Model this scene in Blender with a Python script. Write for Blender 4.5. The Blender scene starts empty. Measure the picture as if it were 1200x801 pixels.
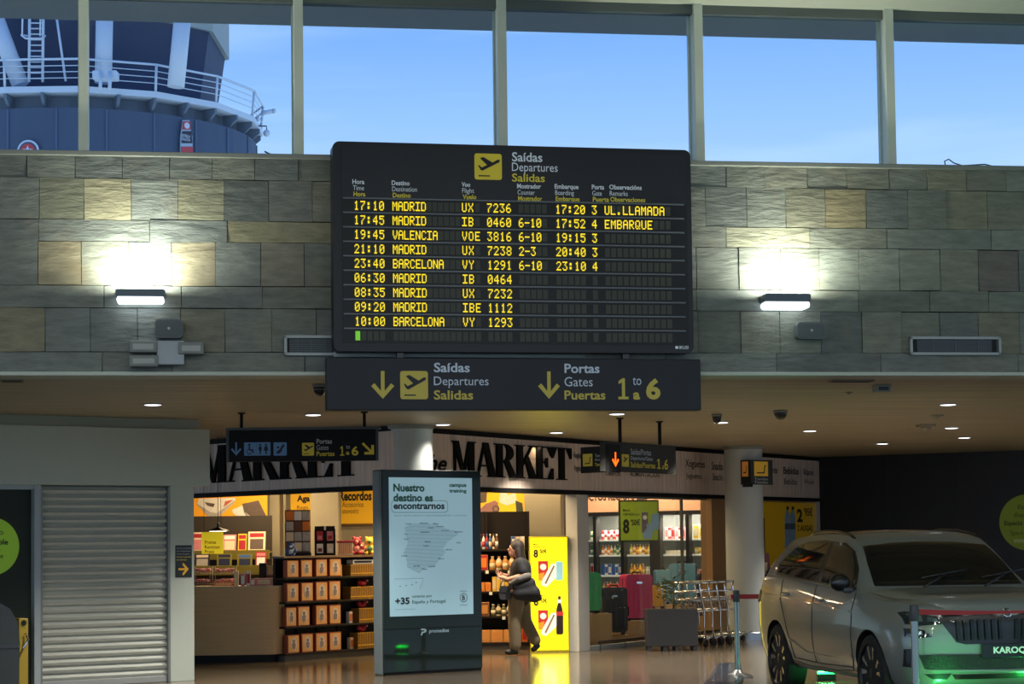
import bpy, bmesh, math, random
from mathutils import Vector as V, Matrix
from mathutils.bvhtree import BVHTree

random.seed(7)
SC = bpy.context.scene
COL = SC.collection
rad = math.radians

# ------------------------------------------------------------------ camera
FPX, CX, CY, SHIFT = 2400.0, 600.0, 400.5, 100.0
CAM = V((0.0, 0.0, 1.5))
PITCH, ROLL = math.atan(138.5 / FPX), 0.0125
FWD = V((0, math.cos(PITCH), math.sin(PITCH)))
U0 = V((0, -math.sin(PITCH), math.cos(PITCH)))
R0 = V((1, 0, 0))
CR = math.cos(ROLL) * R0 - math.sin(ROLL) * U0
CU = math.sin(ROLL) * R0 + math.cos(ROLL) * U0
cd = bpy.data.cameras.new('camera')
cam = bpy.data.objects.new('camera', cd)
COL.objects.link(cam)
mw = Matrix.Identity(4)
for i in range(3):
    mw[i][0], mw[i][1], mw[i][2], mw[i][3] = CR[i], CU[i], -FWD[i], CAM[i]
cam.matrix_world = mw
cd.sensor_width = 36.0
cd.lens = FPX / 1200.0 * 36.0
cd.shift_y = SHIFT / 1200.0
cd.clip_end = 600
SC.camera = cam

# ------------------------------------------------------------------ exposure, sky, large lights
SC.view_settings.view_transform = 'Standard'
SC.view_settings.look = 'None'
SC.view_settings.exposure = 0.0
SC.view_settings.gamma = 1.0
SC.view_settings.use_curve_mapping = False

SKY_STRENGTH = 1.3
HALL_LAMP_W = 128.0        # each lamp added under the hall ceiling
SHOP_LAMP_W = 95.0        # each shop ceiling panel
FRIDGE_LAMP_W = 16.0
WALL_LAMP_W = 42.0
DOWN_W = 150.0

world = bpy.data.worlds.new('sky')
SC.world = world
world.use_nodes = True
nt = world.node_tree
nt.nodes.clear()
n_out = nt.nodes.new('ShaderNodeOutputWorld')
n_bg = nt.nodes.new('ShaderNodeBackground')
n_tc = nt.nodes.new('ShaderNodeTexCoord')
n_sep = nt.nodes.new('ShaderNodeSeparateXYZ')
n_rmp = nt.nodes.new('ShaderNodeValToRGB')
n_map = nt.nodes.new('ShaderNodeMapping')
n_noi = nt.nodes.new('ShaderNodeTexNoise')
n_cr = nt.nodes.new('ShaderNodeValToRGB')
n_mix = nt.nodes.new('ShaderNodeMixRGB')
nt.links.new(n_tc.outputs['Generated'], n_sep.inputs[0])
nt.links.new(n_sep.outputs['Z'], n_rmp.inputs['Fac'])
e = n_rmp.color_ramp.elements
e[0].position, e[0].color = 0.0, (0.50, 0.70, 0.93, 1)
e[1].position, e[1].color = 1.0, (0.06, 0.18, 0.60, 1)
for pos, c in ((0.17, (0.39, 0.60, 0.98, 1)), (0.205, (0.30, 0.52, 0.95, 1)), (0.25, (0.18, 0.39, 0.86, 1)), (0.4, (0.11, 0.30, 0.74, 1))):
    k = e.new(pos); k.color = c
n_map.inputs['Scale'].default_value = (3.0, 3.0, 26.0)
nt.links.new(n_tc.outputs['Generated'], n_map.inputs['Vector'])
nt.links.new(n_map.outputs[0], n_noi.inputs['Vector'])
n_noi.inputs['Scale'].default_value = 1.6
n_noi.inputs['Detail'].default_value = 3.0
nt.links.new(n_noi.outputs['Fac'], n_cr.inputs['Fac'])
n_cr.color_ramp.elements[0].position, n_cr.color_ramp.elements[0].color = 0.45, (0, 0, 0, 1)
n_cr.color_ramp.elements[1].position, n_cr.color_ramp.elements[1].color = 0.72, (0.35, 0.35, 0.35, 1)
nt.links.new(n_cr.outputs['Color'], n_mix.inputs['Fac'])
nt.links.new(n_rmp.outputs['Color'], n_mix.inputs['Color1'])
n_mix.inputs['Color2'].default_value = (0.62, 0.80, 1.0, 1)
nt.links.new(n_mix.outputs[0], n_bg.inputs['Color'])
n_bg.inputs['Strength'].default_value = SKY_STRENGTH
nt.links.new(n_bg.outputs[0], n_out.inputs[0])

def area(name, loc, power, sx, sy, col=(1, 1, 1), rot=(0, 0, 0), spread=180):
    l = bpy.data.lights.new(name, 'AREA')
    l.shape = 'RECTANGLE'; l.size = sx; l.size_y = sy
    l.energy = power; l.color = col; l.spread = rad(spread)
    o = bpy.data.objects.new(name, l); COL.objects.link(o)
    o.location = loc; o.rotation_euler = rot
    return o

# unseen lamps added under the hall ceiling to warm the bluish sky light
for hx in (-9.0, -3.0, 3.0, 9.0):
    for hy in (-2.0, 3.5, 8.5):
        area('hall_fill_light', (hx, hy, 6.2), HALL_LAMP_W, 0.9, 0.9, (1.0, 0.98, 0.88))
# shop ceiling panels; the last is added to brighten the food shelves
for hx, hy, k in ((-3.6, 30.2, .65), (-1.6, 28.6, 1.0), (0.3, 30.8, 1.0), (2.6, 33.2, .7), (-4.5, 33.0, .7), (-1.0, 32.6, .7), (-0.2, 28.2, .55)):
    area('shop_ceiling_light', (hx, hy, 2.84), SHOP_LAMP_W * k, 1.2, 0.6, (1.0, 0.74, 0.42))

# ------------------------------------------------------------------ pixel geometry
def ray(u, v):
    return FWD + CR * ((u - CX) / FPX) + CU * ((CY + SHIFT - v) / FPX)

def zhit(u, v, z=0.0):
    d = ray(u, v)
    return CAM + d * ((z - CAM.z) / d.z)

class Pl:
    """a vertical plane: local x to the right, y away from the viewer, z up"""
    def __init__(s, P, yaw):
        s.P = V(P); s.yaw = yaw; a = rad(yaw)
        s.R = V((math.cos(a), math.sin(a), 0)); s.Y = V((-math.sin(a), math.cos(a), 0))
    def hit(s, u, v, y=0.0):
        d = ray(u, v)
        return CAM + d * (((s.P + s.Y * y) - CAM).dot(s.Y) / d.dot(s.Y))
    def xz(s, u, v, y=0.0):
        h = s.hit(u, v, y) - s.P
        return h.dot(s.R), h.z
    def box(s, u0, v0, u1, v1, y=0.0):
        um, vm = (u0 + u1) / 2, (v0 + v1) / 2
        return s.xz(u0, vm, y)[0], s.xz(um, v1, y)[1], s.xz(u1, vm, y)[0], s.xz(um, v0, y)[1]
    def at(s, u, v, y=0.0):
        return Pl(s.hit(u, v, y), s.yaw)
    def w(s, x, y, z):
        return s.P + s.R * x + s.Y * y + V((0, 0, z))

def plane_by(a, b):
    d = b - a
    return Pl(a, math.degrees(math.atan2(d.y, d.x)))

# ------------------------------------------------------------------ materials
def lin(c):
    return tuple((x / 255 / 12.92) if x / 255 <= .04045 else ((x / 255 + .055) / 1.055) ** 2.4 for x in c[:3]) + (1,)

MATS = {}
def mat(name, c, rough=.5, metal=0.0, var=0.06, scale=6.0, bump=0.0, emit=0.0, coat=0.0, spec=.5, ecol=None, stretch=None):
    if name in MATS:
        return MATS[name]
    m = bpy.data.materials.new(name); m.use_nodes = True
    t = m.node_tree; b = t.nodes['Principled BSDF']
    c4 = lin(c)
    b.inputs['Roughness'].default_value = rough
    b.inputs['Metallic'].default_value = metal
    b.inputs['Coat Weight'].default_value = coat
    b.inputs['Coat Roughness'].default_value = .06
    b.inputs['Specular IOR Level'].default_value = spec
    tc = t.nodes.new('ShaderNodeTexCoord'); mp = t.nodes.new('ShaderNodeMapping')
    no = t.nodes.new('ShaderNodeTexNoise'); mx = t.nodes.new('ShaderNodeMixRGB')
    t.links.new(tc.outputs['Object'], mp.inputs[0]); t.links.new(mp.outputs[0], no.inputs['Vector'])
    if stretch: mp.inputs['Scale'].default_value = stretch
    no.inputs['Scale'].default_value = scale; no.inputs['Detail'].default_value = 4
    mx.inputs['Color1'].default_value = tuple(x * (1 - var) for x in c4[:3]) + (1,)
    mx.inputs['Color2'].default_value = tuple(min(1, x * (1 + var)) for x in c4[:3]) + (1,)
    t.links.new(no.outputs['Fac'], mx.inputs['Fac'])
    t.links.new(mx.outputs[0], b.inputs['Base Color'])
    if bump:
        bp = t.nodes.new('ShaderNodeBump'); bp.inputs['Strength'].default_value = bump
        bp.inputs['Distance'].default_value = .01
        t.links.new(no.outputs['Fac'], bp.inputs['Height']); t.links.new(bp.outputs[0], b.inputs['Normal'])
    if emit:
        b.inputs['Emission Color'].default_value = lin(ecol or c)
        b.inputs['Emission Strength'].default_value = emit
    MATS[name] = m
    return m

def glass_mat(name, tint, gloss_lo=.04, ior=1.5, rough=0.0):
    """thin pane: clear transmission with a mirror-like share that grows at grazing angles"""
    if name in MATS: return MATS[name]
    m = bpy.data.materials.new(name); m.use_nodes = True
    t = m.node_tree; t.nodes.clear()
    o = t.nodes.new('ShaderNodeOutputMaterial'); mx = t.nodes.new('ShaderNodeMixShader')
    tr = t.nodes.new('ShaderNodeBsdfTransparent'); gl = t.nodes.new('ShaderNodeBsdfGlossy')
    tr.inputs[0].default_value = tint; gl.inputs['Roughness'].default_value = rough
    ge = t.nodes.new('ShaderNodeNewGeometry'); dp = t.nodes.new('ShaderNodeVectorMath'); dp.operation = 'DOT_PRODUCT'
    t.links.new(ge.outputs['Incoming'], dp.inputs[0]); t.links.new(ge.outputs['Normal'], dp.inputs[1])
    def mth(op, a_, b_):
        n = t.nodes.new('ShaderNodeMath'); n.operation = op
        for k, x in enumerate((a_, b_)):
            if x is None: continue
            if isinstance(x, (int, float)): n.inputs[k].default_value = x
            else: t.links.new(x, n.inputs[k])
        return n.outputs[0]
    s_ = mth('POWER', mth('SUBTRACT', 1.0, mth('ABSOLUTE', dp.outputs['Value'], None)), 5.0)     # share of mirror by angle, the same from both sides
    t.links.new(mth('ADD', mth('MULTIPLY', s_, .9), gloss_lo * .6), mx.inputs[0])
    t.links.new(tr.outputs[0], mx.inputs[1]); t.links.new(gl.outputs[0], mx.inputs[2])
    t.links.new(mx.outputs[0], o.inputs[0])
    MATS[name] = m
    return m

# ------------------------------------------------------------------ mesh builder
class MB:
    def __init__(s):
        s.bm = bmesh.new(); s.mi = 0
    def _tag(s, before):
        s.bm.faces.ensure_lookup_table()
        for f in s.bm.faces[before:] if before else s.bm.faces:
            f.material_index = s.mi
    def box(s, x0, y0, z0, x1, y1, z1, bevel=0.0, seg=2):
        nb = len(s.bm.faces)
        vs = [s.bm.verts.new((x, y, z)) for x in (x0, x1) for y in (y0, y1) for z in (z0, z1)]
        q = ((0, 1, 3, 2), (4, 6, 7, 5), (0, 4, 5, 1), (2, 3, 7, 6), (0, 2, 6, 4), (1, 5, 7, 3))
        fs = [s.bm.faces.new([vs[i] for i in k]) for k in q]
        if bevel:
            es = list({e for f in fs for e in f.edges})
            r = bmesh.ops.bevel(s.bm, geom=es, offset=bevel, segments=seg, affect='EDGES', profile=.5)
            for f in r['faces']: f.material_index = s.mi
        s._tag(nb if not bevel else 0) if not bevel else [setattr(f, 'material_index', s.mi) for f in fs if f.is_valid]
        return s
    def prism(s, poly, y0, y1):
        """polygon in local x,z extruded along y"""
        a = [s.bm.verts.new((x, y0, z)) for x, z in poly]
        b = [s.bm.verts.new((x, y1, z)) for x, z in poly]
        n = len(poly)
        fs = [s.bm.faces.new(a), s.bm.faces.new(b[::-1])]
        for i in range(n):
            j = (i + 1) % n
            fs.append(s.bm.faces.new((a[i], b[i], b[j], a[j])))
        for f in fs: f.material_index = s.mi
        return s
    def prismz(s, poly, z0, z1):
        """polygon in x,y extruded along z"""
        a = [s.bm.verts.new((x, y, z0)) for x, y in poly]
        b = [s.bm.verts.new((x, y, z1)) for x, y in poly]
        n = len(poly)
        fs = [s.bm.faces.new(a[::-1]), s.bm.faces.new(b)]
        for i in range(n):
            j = (i + 1) % n
            fs.append(s.bm.faces.new((a[i], a[j], b[j], b[i])))
        for f in fs: f.material_index = s.mi
        return s
    def cyl(s, p0, p1, r0, r1=None, n=16, cap=True):
        p0, p1 = V(p0), V(p1); r1 = r0 if r1 is None else r1
        d = (p1 - p0).normalized()
        t = V((0, 0, 1)) if abs(d.z) < .9 else V((1, 0, 0))
        a = d.cross(t).normalized(); b = d.cross(a)
        A, B = [], []
        for i in range(n):
            k = 2 * math.pi * i / n
            o = a * math.cos(k) + b * math.sin(k)
            A.append(s.bm.verts.new(p0 + o * r0)); B.append(s.bm.verts.new(p1 + o * r1))
        fs = []
        for i in range(n):
            j = (i + 1) % n
            f = s.bm.faces.new((A[i], A[j], B[j], B[i])); f.smooth = True; fs.append(f)
        if cap:
            if r0 > 1e-6: fs.append(s.bm.faces.new(A[::-1]))
            if r1 > 1e-6: fs.append(s.bm.faces.new(B))
        for f in fs: f.material_index = s.mi
        return s
    def tube(s, pts, r, n=8):
        pts = [V(p) for p in pts]; rings = []; pa = None
        for i, p in enumerate(pts):
            d = (pts[min(i + 1, len(pts) - 1)] - pts[max(i - 1, 0)]).normalized()
            if pa is None:
                t = V((0, 0, 1)) if abs(d.z) < .9 else V((1, 0, 0)); pa = d.cross(t).normalized()
            else:
                pa = (pa - d * pa.dot(d)).normalized()
            b = d.cross(pa)
            rr = r[i] if isinstance(r, (list, tuple)) else r
            rings.append([s.bm.verts.new(p + (pa * math.cos(2 * math.pi * k / n) + b * math.sin(2 * math.pi * k / n)) * rr) for k in range(n)])
        for A, B in zip(rings, rings[1:]):
            for k in range(n):
                f = s.bm.faces.new((A[k], A[(k + 1) % n], B[(k + 1) % n], B[k])); f.smooth = True; f.material_index = s.mi
        for f in (s.bm.faces.new(rings[0][::-1]), s.bm.faces.new(rings[-1])): f.material_index = s.mi
        return s
    def lathe(s, prof, c=(0, 0, 0), n=20, axis='z'):
        c = V(c); rings = []
        for r, h in prof:
            ring = []
            for k in range(n):
                a = 2 * math.pi * k / n; x, y = r * math.cos(a), r * math.sin(a)
                ring.append(s.bm.verts.new(c + (V((x, y, h)) if axis == 'z' else V((x, h, y)))))
            rings.append(ring)
        for A, B in zip(rings, rings[1:]):
            for k in range(n):
                f = s.bm.faces.new((A[k], A[(k + 1) % n], B[(k + 1) % n], B[k])); f.smooth = True; f.material_index = s.mi
        for f in (s.bm.faces.new(rings[0][::-1]), s.bm.faces.new(rings[-1])): f.material_index = s.mi
        return s
    def ball(s, c, r, n=14, sc=(1, 1, 1), rot=None):
        m = Matrix.Translation(V(c)) @ (rot.to_4x4() if rot else Matrix.Identity(4)) @ Matrix.Diagonal((r * sc[0], r * sc[1], r * sc[2], 1))
        rr = bmesh.ops.create_uvsphere(s.bm, u_segments=n, v_segments=max(6, n * 2 // 3), radius=1, matrix=m)
        for f in {f for v_ in rr['verts'] for f in v_.link_faces}: f.smooth = True; f.material_index = s.mi
        return s
    def quad(s, a, b, c, d):
        f = s.bm.faces.new([s.bm.verts.new(V(p)) for p in (a, b, c, d)]); f.material_index = s.mi
        return s
    def build(s, name, m, parent=None, smooth=False, sharp=None, fix=True):
        if fix: bmesh.ops.recalc_face_normals(s.bm, faces=s.bm.faces)
        me = bpy.data.meshes.new(name)
        s.bm.to_mesh(me); s.bm.free()
        for k in (m if isinstance(m, (list, tuple)) else (m,)): me.materials.append(k)
        if smooth:
            for p in me.polygons: p.use_smooth = True
            me.set_sharp_from_angle(angle=rad(sharp or 35))
        o = bpy.data.objects.new(name, me); COL.objects.link(o)
        if parent: o.parent = parent
        return o

def tag(o, label, cat, group=None):
    o['label'] = label; o['category'] = cat
    if group: o['group'] = group
    return o
def thing(name, label, cat, loc=(0, 0, 0), yaw=0.0, group=None):
    o = bpy.data.objects.new(name, None); COL.objects.link(o)
    if isinstance(loc, Pl): yaw = loc.yaw; loc = loc.P
    o.location = loc; o.rotation_euler = (0, 0, rad(yaw)); o.empty_display_size = .1
    return tag(o, label, cat, group)
def place(o, loc, yaw=0.0):
    if isinstance(loc, Pl): yaw = loc.yaw; loc = loc.P
    o.location = loc; o.rotation_euler = (0, 0, rad(yaw))
    return o
def struct(o):
    o['kind'] = 'structure'; return o
def dup(o, loc, yaw=None, label=None, group=None, parent=None):
    c = o.copy(); COL.objects.link(c)
    if parent: c.parent = parent
    if loc is not None: c.location = loc
    if yaw is not None: c.rotation_euler = (0, 0, rad(yaw))
    if label: c['label'] = label
    if group: c['group'] = group
    for ch in list(o.children):
        d = dup(ch, None, parent=c)
    return c

def rrect(x0, z0, x1, z1, r, n=5):
    r = min(r, abs(x1 - x0) / 2 - 1e-4, abs(z1 - z0) / 2 - 1e-4); out = []
    for cx, cz, a0 in ((x1 - r, z1 - r, 0), (x0 + r, z1 - r, 90), (x0 + r, z0 + r, 180), (x1 - r, z0 + r, 270)):
        for k in range(n + 1):
            a = rad(a0 + 90 * k / n); out.append((cx + r * math.cos(a), cz + r * math.sin(a)))
    return out
def rect(x0, z0, x1, z1): return [(x0, z0), (x1, z0), (x1, z1), (x0, z1)]
def circ(cx, cz, r, n=32, rz=None): return [(cx + r * math.cos(2 * math.pi * k / n), cz + (rz or r) * math.sin(2 * math.pi * k / n)) for k in range(n)]
def fit(poly, x0, z0, x1, z1): return [(x0 + (x1 - x0) * a, z0 + (z1 - z0) * b) for a, b in poly]

_tc = {}
def text_geo(body, bold=0.0, shear=0.0):
    k = (body, bold, shear)
    if k in _tc: return _tc[k]
    cu = bpy.data.curves.new('lettering', 'FONT'); cu.body = body; cu.size = 1; cu.offset = bold * 1.3; cu.shear = shear
    cu.resolution_u = 3
    o = bpy.data.objects.new('lettering', cu); COL.objects.link(o)
    dg = bpy.context.evaluated_depsgraph_get(); dg.update()
    me = o.evaluated_get(dg).to_mesh()
    vs = [(v.co.x, v.co.y) for v in me.vertices]; fs = [tuple(p.vertices) for p in me.polygons]
    o.evaluated_get(dg).to_mesh_clear()
    bpy.data.objects.remove(o); bpy.data.curves.remove(cu)
    _tc[k] = (vs, fs)
    return vs, fs
def add_text(mb, body, x0, z0, x1, z1, y, bold=0.0, shear=0.0):
    """letters as flat faces in the local x,z plane at depth y, their bounds fitted to the box"""
    vs, fs = text_geo(body, bold, shear)
    if not vs: return
    a0, a1 = min(v[0] for v in vs), max(v[0] for v in vs); b0, b1 = min(v[1] for v in vs), max(v[1] for v in vs)
    n = [mb.bm.verts.new((x0 + (v[0] - a0) / (a1 - a0) * (x1 - x0), y, z0 + (v[1] - b0) / max(1e-6, b1 - b0) * (z1 - z0))) for v in vs]
    for f in fs:
        try:
            g = mb.bm.faces.new([n[i] for i in f]); g.material_index = mb.mi
        except ValueError: pass
def is_one(s): return s == '1'
def text_px(parent, pl, body, u0, v0, u1, v1, m, y=0.0, bold=0.0, name='lettering', shear=0.0):
    mb = MB(); b = pl.box(u0, v0, u1, v1, y)
    if is_one(body): mb.prism(fit(ONE, *b), y, y + .002)
    else: add_text(mb, body, *b, y, bold, shear)
    return mb.build(name, m, parent, fix=False)
def poly_px(mb, pl, poly, u0, v0, u1, v1, y0, y1):
    mb.prism(fit(poly, *pl.box(u0, v0, u1, v1, y0)), y0, y1)

ORD = ['first', 'second', 'third', 'fourth', 'fifth', 'sixth', 'seventh', 'eighth', 'ninth', 'tenth', 'eleventh', 'twelfth', 'thirteenth', 'fourteenth', 'fifteenth', 'sixteenth']

# shared materials
white = mat('white_paint', (205, 206, 200), .5)
lightgrey = mat('light_grey_metal', (150, 155, 152), .4, .3)
offwhite = mat('off_white_panel', (178, 180, 172), .55)
black = mat('black_plastic', (20, 20, 22), .55, spec=.25)
dkgrey = mat('dark_grey_metal', (52, 54, 56), .4, .2)
chrome = mat('chrome', (215, 215, 215), .15, 1.0)
steel = mat('brushed_steel', (150, 150, 150), .3, .9)
sign_dark = mat('sign_charcoal', (24, 28, 36), .45, spec=.3)
sign_yel = mat('sign_yellow', (212, 190, 44), .5, emit=.10)
sign_white = mat('sign_white', (200, 208, 216), .5, emit=.12)
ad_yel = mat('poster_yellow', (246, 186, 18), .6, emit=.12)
ink = mat('black_ink', (18, 18, 18), .7)
wood = mat('oak_veneer', (176, 146, 104), .5, var=.16, scale=3, stretch=(1, 1, 18))
# ================================================================== the setting
CEIL = 3.0
WP = zhit(600, 441, CEIL); WP.z = 0
WALL = Pl(WP, 8.7)                                   # stone wall above the opening
BRD = Pl(WALL.hit(600, 300, -.26) * 1, 11.0); BRD.P.z = 0

# --- floor
def floor_mat():
    m = bpy.data.materials.new('polished_floor_tiles'); m.use_nodes = True
    t = m.node_tree; b = t.nodes['Principled BSDF']
    tc = t.nodes.new('ShaderNodeTexCoord'); mp = t.nodes.new('ShaderNodeMapping'); br = t.nodes.new('ShaderNodeTexBrick')
    no = t.nodes.new('ShaderNodeTexNoise'); mx = t.nodes.new('ShaderNodeMixRGB')
    t.links.new(tc.outputs['Object'], mp.inputs[0]); t.links.new(mp.outputs[0], br.inputs['Vector'])
    mp.inputs['Rotation'].default_value = (0, 0, rad(-8.7))
    br.offset = 0; br.inputs['Scale'].default_value = 1.0
    br.inputs['Brick Width'].default_value = 1.2; br.inputs['Row Height'].default_value = .6
    br.inputs['Mortar Size'].default_value = .004
    br.inputs['Color1'].default_value = lin((112, 98, 80)); br.inputs['Color2'].default_value = lin((105, 92, 75))
    br.inputs['Mortar'].default_value = lin((70, 62, 52))
    t.links.new(tc.outputs['Object'], no.inputs['Vector']); no.inputs['Scale'].default_value = 40
    mx.blend_type = 'MULTIPLY'; mx.inputs['Fac'].default_value = .25
    t.links.new(br.outputs['Color'], mx.inputs['Color1']); t.links.new(no.outputs['Color'], mx.inputs['Color2'])
    t.links.new(mx.outputs[0], b.inputs['Base Color'])
    b.inputs['Roughness'].default_value = .13; b.inputs['Specular IOR Level'].default_value = .6
    return m
struct(MB().box(-16, -8, -.2, 24, 60, 0).build('floor', floor_mat()))

# --- stone wall: individual slabs of split slate in courses, one mesh
def stone_mat():
    m = bpy.data.materials.new('split_slate'); m.use_nodes = True
    t = m.node_tree; b = t.nodes['Principled BSDF']
    at = t.nodes.new('ShaderNodeAttribute'); at.attribute_name = 'stone'
    tc = t.nodes.new('ShaderNodeTexCoord'); mp = t.nodes.new('ShaderNodeMapping')
    n1 = t.nodes.new('ShaderNodeTexNoise'); n2 = t.nodes.new('ShaderNodeTexNoise'); n3 = t.nodes.new('ShaderNodeTexNoise')
    t.links.new(tc.outputs['Object'], mp.inputs[0]); mp.inputs['Scale'].default_value = (1.2, 1.2, 4.5)
    mp.inputs['Rotation'].default_value = (0, .15, 0)
    t.links.new(mp.outputs[0], n1.inputs['Vector']); n1.inputs['Scale'].default_value = 4.0; n1.inputs['Detail'].default_value = 9; n1.inputs['Roughness'].default_value = .65
    t.links.new(tc.outputs['Object'], n2.inputs['Vector']); n2.inputs['Scale'].default_value = 2.2; n2.inputs['Detail'].default_value = 5
    t.links.new(mp.outputs[0], n3.inputs['Vector']); n3.inputs['Scale'].default_value = 1.3; n3.inputs['Detail'].default_value = 6; n3.inputs['Distortion'].default_value = 1.2
    r1 = t.nodes.new('ShaderNodeValToRGB'); r1.color_ramp.elements[0].position = .3; r1.color_ramp.elements[1].position = .75
    r1.color_ramp.elements[0].color = (.66, .66, .66, 1); r1.color_ramp.elements[1].color = (1.26, 1.26, 1.22, 1)
    t.links.new(n1.outputs['Fac'], r1.inputs[0])
    mu = t.nodes.new('ShaderNodeMixRGB'); mu.blend_type = 'MULTIPLY'; mu.inputs[0].default_value = 1
    t.links.new(at.outputs['Color'], mu.inputs[1]); t.links.new(r1.outputs[0], mu.inputs[2])
    r2 = t.nodes.new('ShaderNodeValToRGB'); r2.color_ramp.elements[0].position = .58; r2.color_ramp.elements[1].position = .72
    r2.color_ramp.elements[0].color = (0, 0, 0, 1); r2.color_ramp.elements[1].color = (.28, .28, .28, 1)
    t.links.new(n2.outputs['Fac'], r2.inputs[0])
    mr = t.nodes.new('ShaderNodeMixRGB'); t.links.new(r2.outputs[0], mr.inputs[0])
    t.links.new(mu.outputs[0], mr.inputs[1]); mr.inputs[2].default_value = lin((132, 112, 74))
    t.links.new(mr.outputs[0], b.inputs['Base Color']); b.inputs['Roughness'].default_value = .62
    ad = t.nodes.new('ShaderNodeMath'); ad.operation = 'ADD'
    t.links.new(n1.outputs['Fac'], ad.inputs[0]); t.links.new(n3.outputs['Fac'], ad.inputs[1])
    bp = t.nodes.new('ShaderNodeBump'); bp.inputs['Strength'].default_value = .8; bp.inputs['Distance'].default_value = .02
    t.links.new(ad.outputs[0], bp.inputs['Height']); t.links.new(bp.outputs[0], b.inputs['Normal'])
    return m

def build_wall():
    zz = [WALL.xz(600, v)[1] for v in (190, 216.5, 263.5, 288, 338, 363.5, 413.5, 437)]
    X0, X1 = -7.4, 7.6
    pal = [(112, 116, 110), (120, 124, 114), (104, 108, 104), (126, 126, 110), (116, 118, 104), (98, 103, 101), (128, 130, 118), (108, 110, 100), (136, 132, 112)]
    over = [(88, 235, (140, 138, 104)), (136, 235, (172, 156, 112)), (237, 238, (150, 142, 104)), (272, 275, (146, 132, 86)),
            (88, 313, (142, 122, 84)), (243, 313, (138, 118, 84)), (20, 388, (136, 118, 82)), (250, 388, (126, 118, 92)), (345, 312, (124, 112, 92)),
            (977, 250, (168, 144, 92)), (931, 238, (146, 138, 106)), (1150, 253, (150, 140, 104)), (1114, 207, (142, 132, 98)), (1185, 325, (118, 98, 90)),
            (1018, 388, (134, 130, 112)), (1150, 382, (140, 130, 96)), (1025, 205, (136, 132, 110)), (20, 235, (104, 106, 100)), (160, 238, (128, 132, 126)), (275, 238, (92, 96, 94)), (325, 238, (112, 108, 102)), (870, 275, (150, 144, 112))]
    ov = [(WALL.xz(a, b), c) for a, b, c in over]
    bm = bmesh.new(); cl = bm.loops.layers.float_color.new('stone')
    rnd = random.Random(11)
    off = [.10, .33, 0, .36, .2, .40, .05]
    for r in range(7):
        z1, z0 = zz[r], zz[r + 1]
        short = r in (2, 4, 6)
        x = X0 + off[r] - .4
        if r in (1, 3, 5):
            x = WALL.xz((112, 0, 112, 0, 112, 0, 0)[r], 300)[0] - 14 * .383 + (.03 if r == 3 else .05 if r == 5 else 0)
        while x < X1:
            w = (rnd.uniform(.55, 1.15) if short else .383 + rnd.uniform(-.02, .02))
            if r == 0: w = .383 + rnd.uniform(-.03, .03)
            x1 = x + w
            c = rnd.choice(pal)
            for (ox, oz), oc in ov:
                if x < ox < x1 and z0 < oz < z1: c = oc
            kk = .55 if c in pal else .50
            c = [kk * q + (1 - kk) * g_ for q, g_ in zip(c, (104, 110, 104))]; k0 = rnd.uniform(.90, 1.06)
            c = lin([min(255, k * k0) for k in c])
            d = rnd.uniform(.029, .037); g = .0025
            vs = []
            for (px, pz) in ((x + g, z0 + g), (x1 - g, z0 + g), (x1 - g, z1 - g), (x + g, z1 - g)):
                vs.append(bm.verts.new((px + rnd.uniform(-.002, .002), -d + rnd.uniform(-.004, .004), pz + rnd.uniform(-.004, .004))))
            bk = [bm.verts.new((v.co.x, .05, v.co.z)) for v in vs]
            fs = [bm.faces.new(vs)] + [bm.faces.new((vs[i], bk[i], bk[(i + 1) % 4], vs[(i + 1) % 4])) for i in range(4)]
            for f in fs:
                for l in f.loops: l[cl] = c
            x = x1
    # mortar backing
    mb = MB(); mb.bm = bm
    n = len(bm.faces); bm.faces.ensure_lookup_table()
    mb.box(X0, .04, zz[7], X1, .34, zz[0] - .01)
    bm.faces.ensure_lookup_table()
    for f in bm.faces[n:]:
        for l in f.loops: l[cl] = lin((58, 58, 52))
    o = mb.build('wall_front', stone_mat()); place(o, WALL); struct(o)
    # aluminium sill on top, lip trim below
    o = MB().box(X0, -.07, zz[0] - .012, X1, .36, zz[0] + .03, .006).build('trim_1', mat('sill_grey', (120, 124, 116), .5)); place(o, WALL); struct(o)
    zl = WALL.xz(600, 441)[1]
    o = MB().box(X0, -.10, zl, X1, .34, zz[7] + .004, .008).build('trim_2', mat('lip_trim', (176, 182, 170), .5)); place(o, WALL); struct(o)
    return zz
ZZ = build_wall()
ZS = ZZ[0] + .03

# --- windows over the wall
WIN_GLASS = glass_mat('window_glass', (.93, .96, .97, 1), ior=1.45)
alu = mat('window_aluminium', (204, 208, 190), .45)
ZH = WALL.xz(1039, 14)[1]
mull = [WALL.xz(u, 120, .10)[0] for u in (98.5, 349.5, 587.3, 816.8, 1040)]
mull = [mull[0] - 1.96] + mull + [mull[4] + 1.75]
for i, x in enumerate(mull):
    mb = MB()
    mb.box(x - .042, .0, ZS - .05, x + .042, .16, ZH + .3, .006)
    mb.box(x - .055, .16, ZS - .05, x + .03, .22, ZH + .3)
    o = mb.build('trim_%d' % (i + 3), alu); place(o, WALL); struct(o)
for i, (a, b) in enumerate(zip(mull, mull[1:])):
    fr = MB()
    fr.box(a + .04, .05, ZH - .055, b - .04, .15, ZH + .05, .004)
    fr.box(a + .04, .05, ZS - .05, b - .04, .15, ZS + .012, .004)
    w = fr.build('window_%d' % (i + 1), mat('window_frame_dark', (92, 98, 92), .5)); place(w, WALL); struct(w)
    MB().box(a + .03, .095, ZS, b - .03, .105, ZH).build('window_pane', WIN_GLASS, w)

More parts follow.
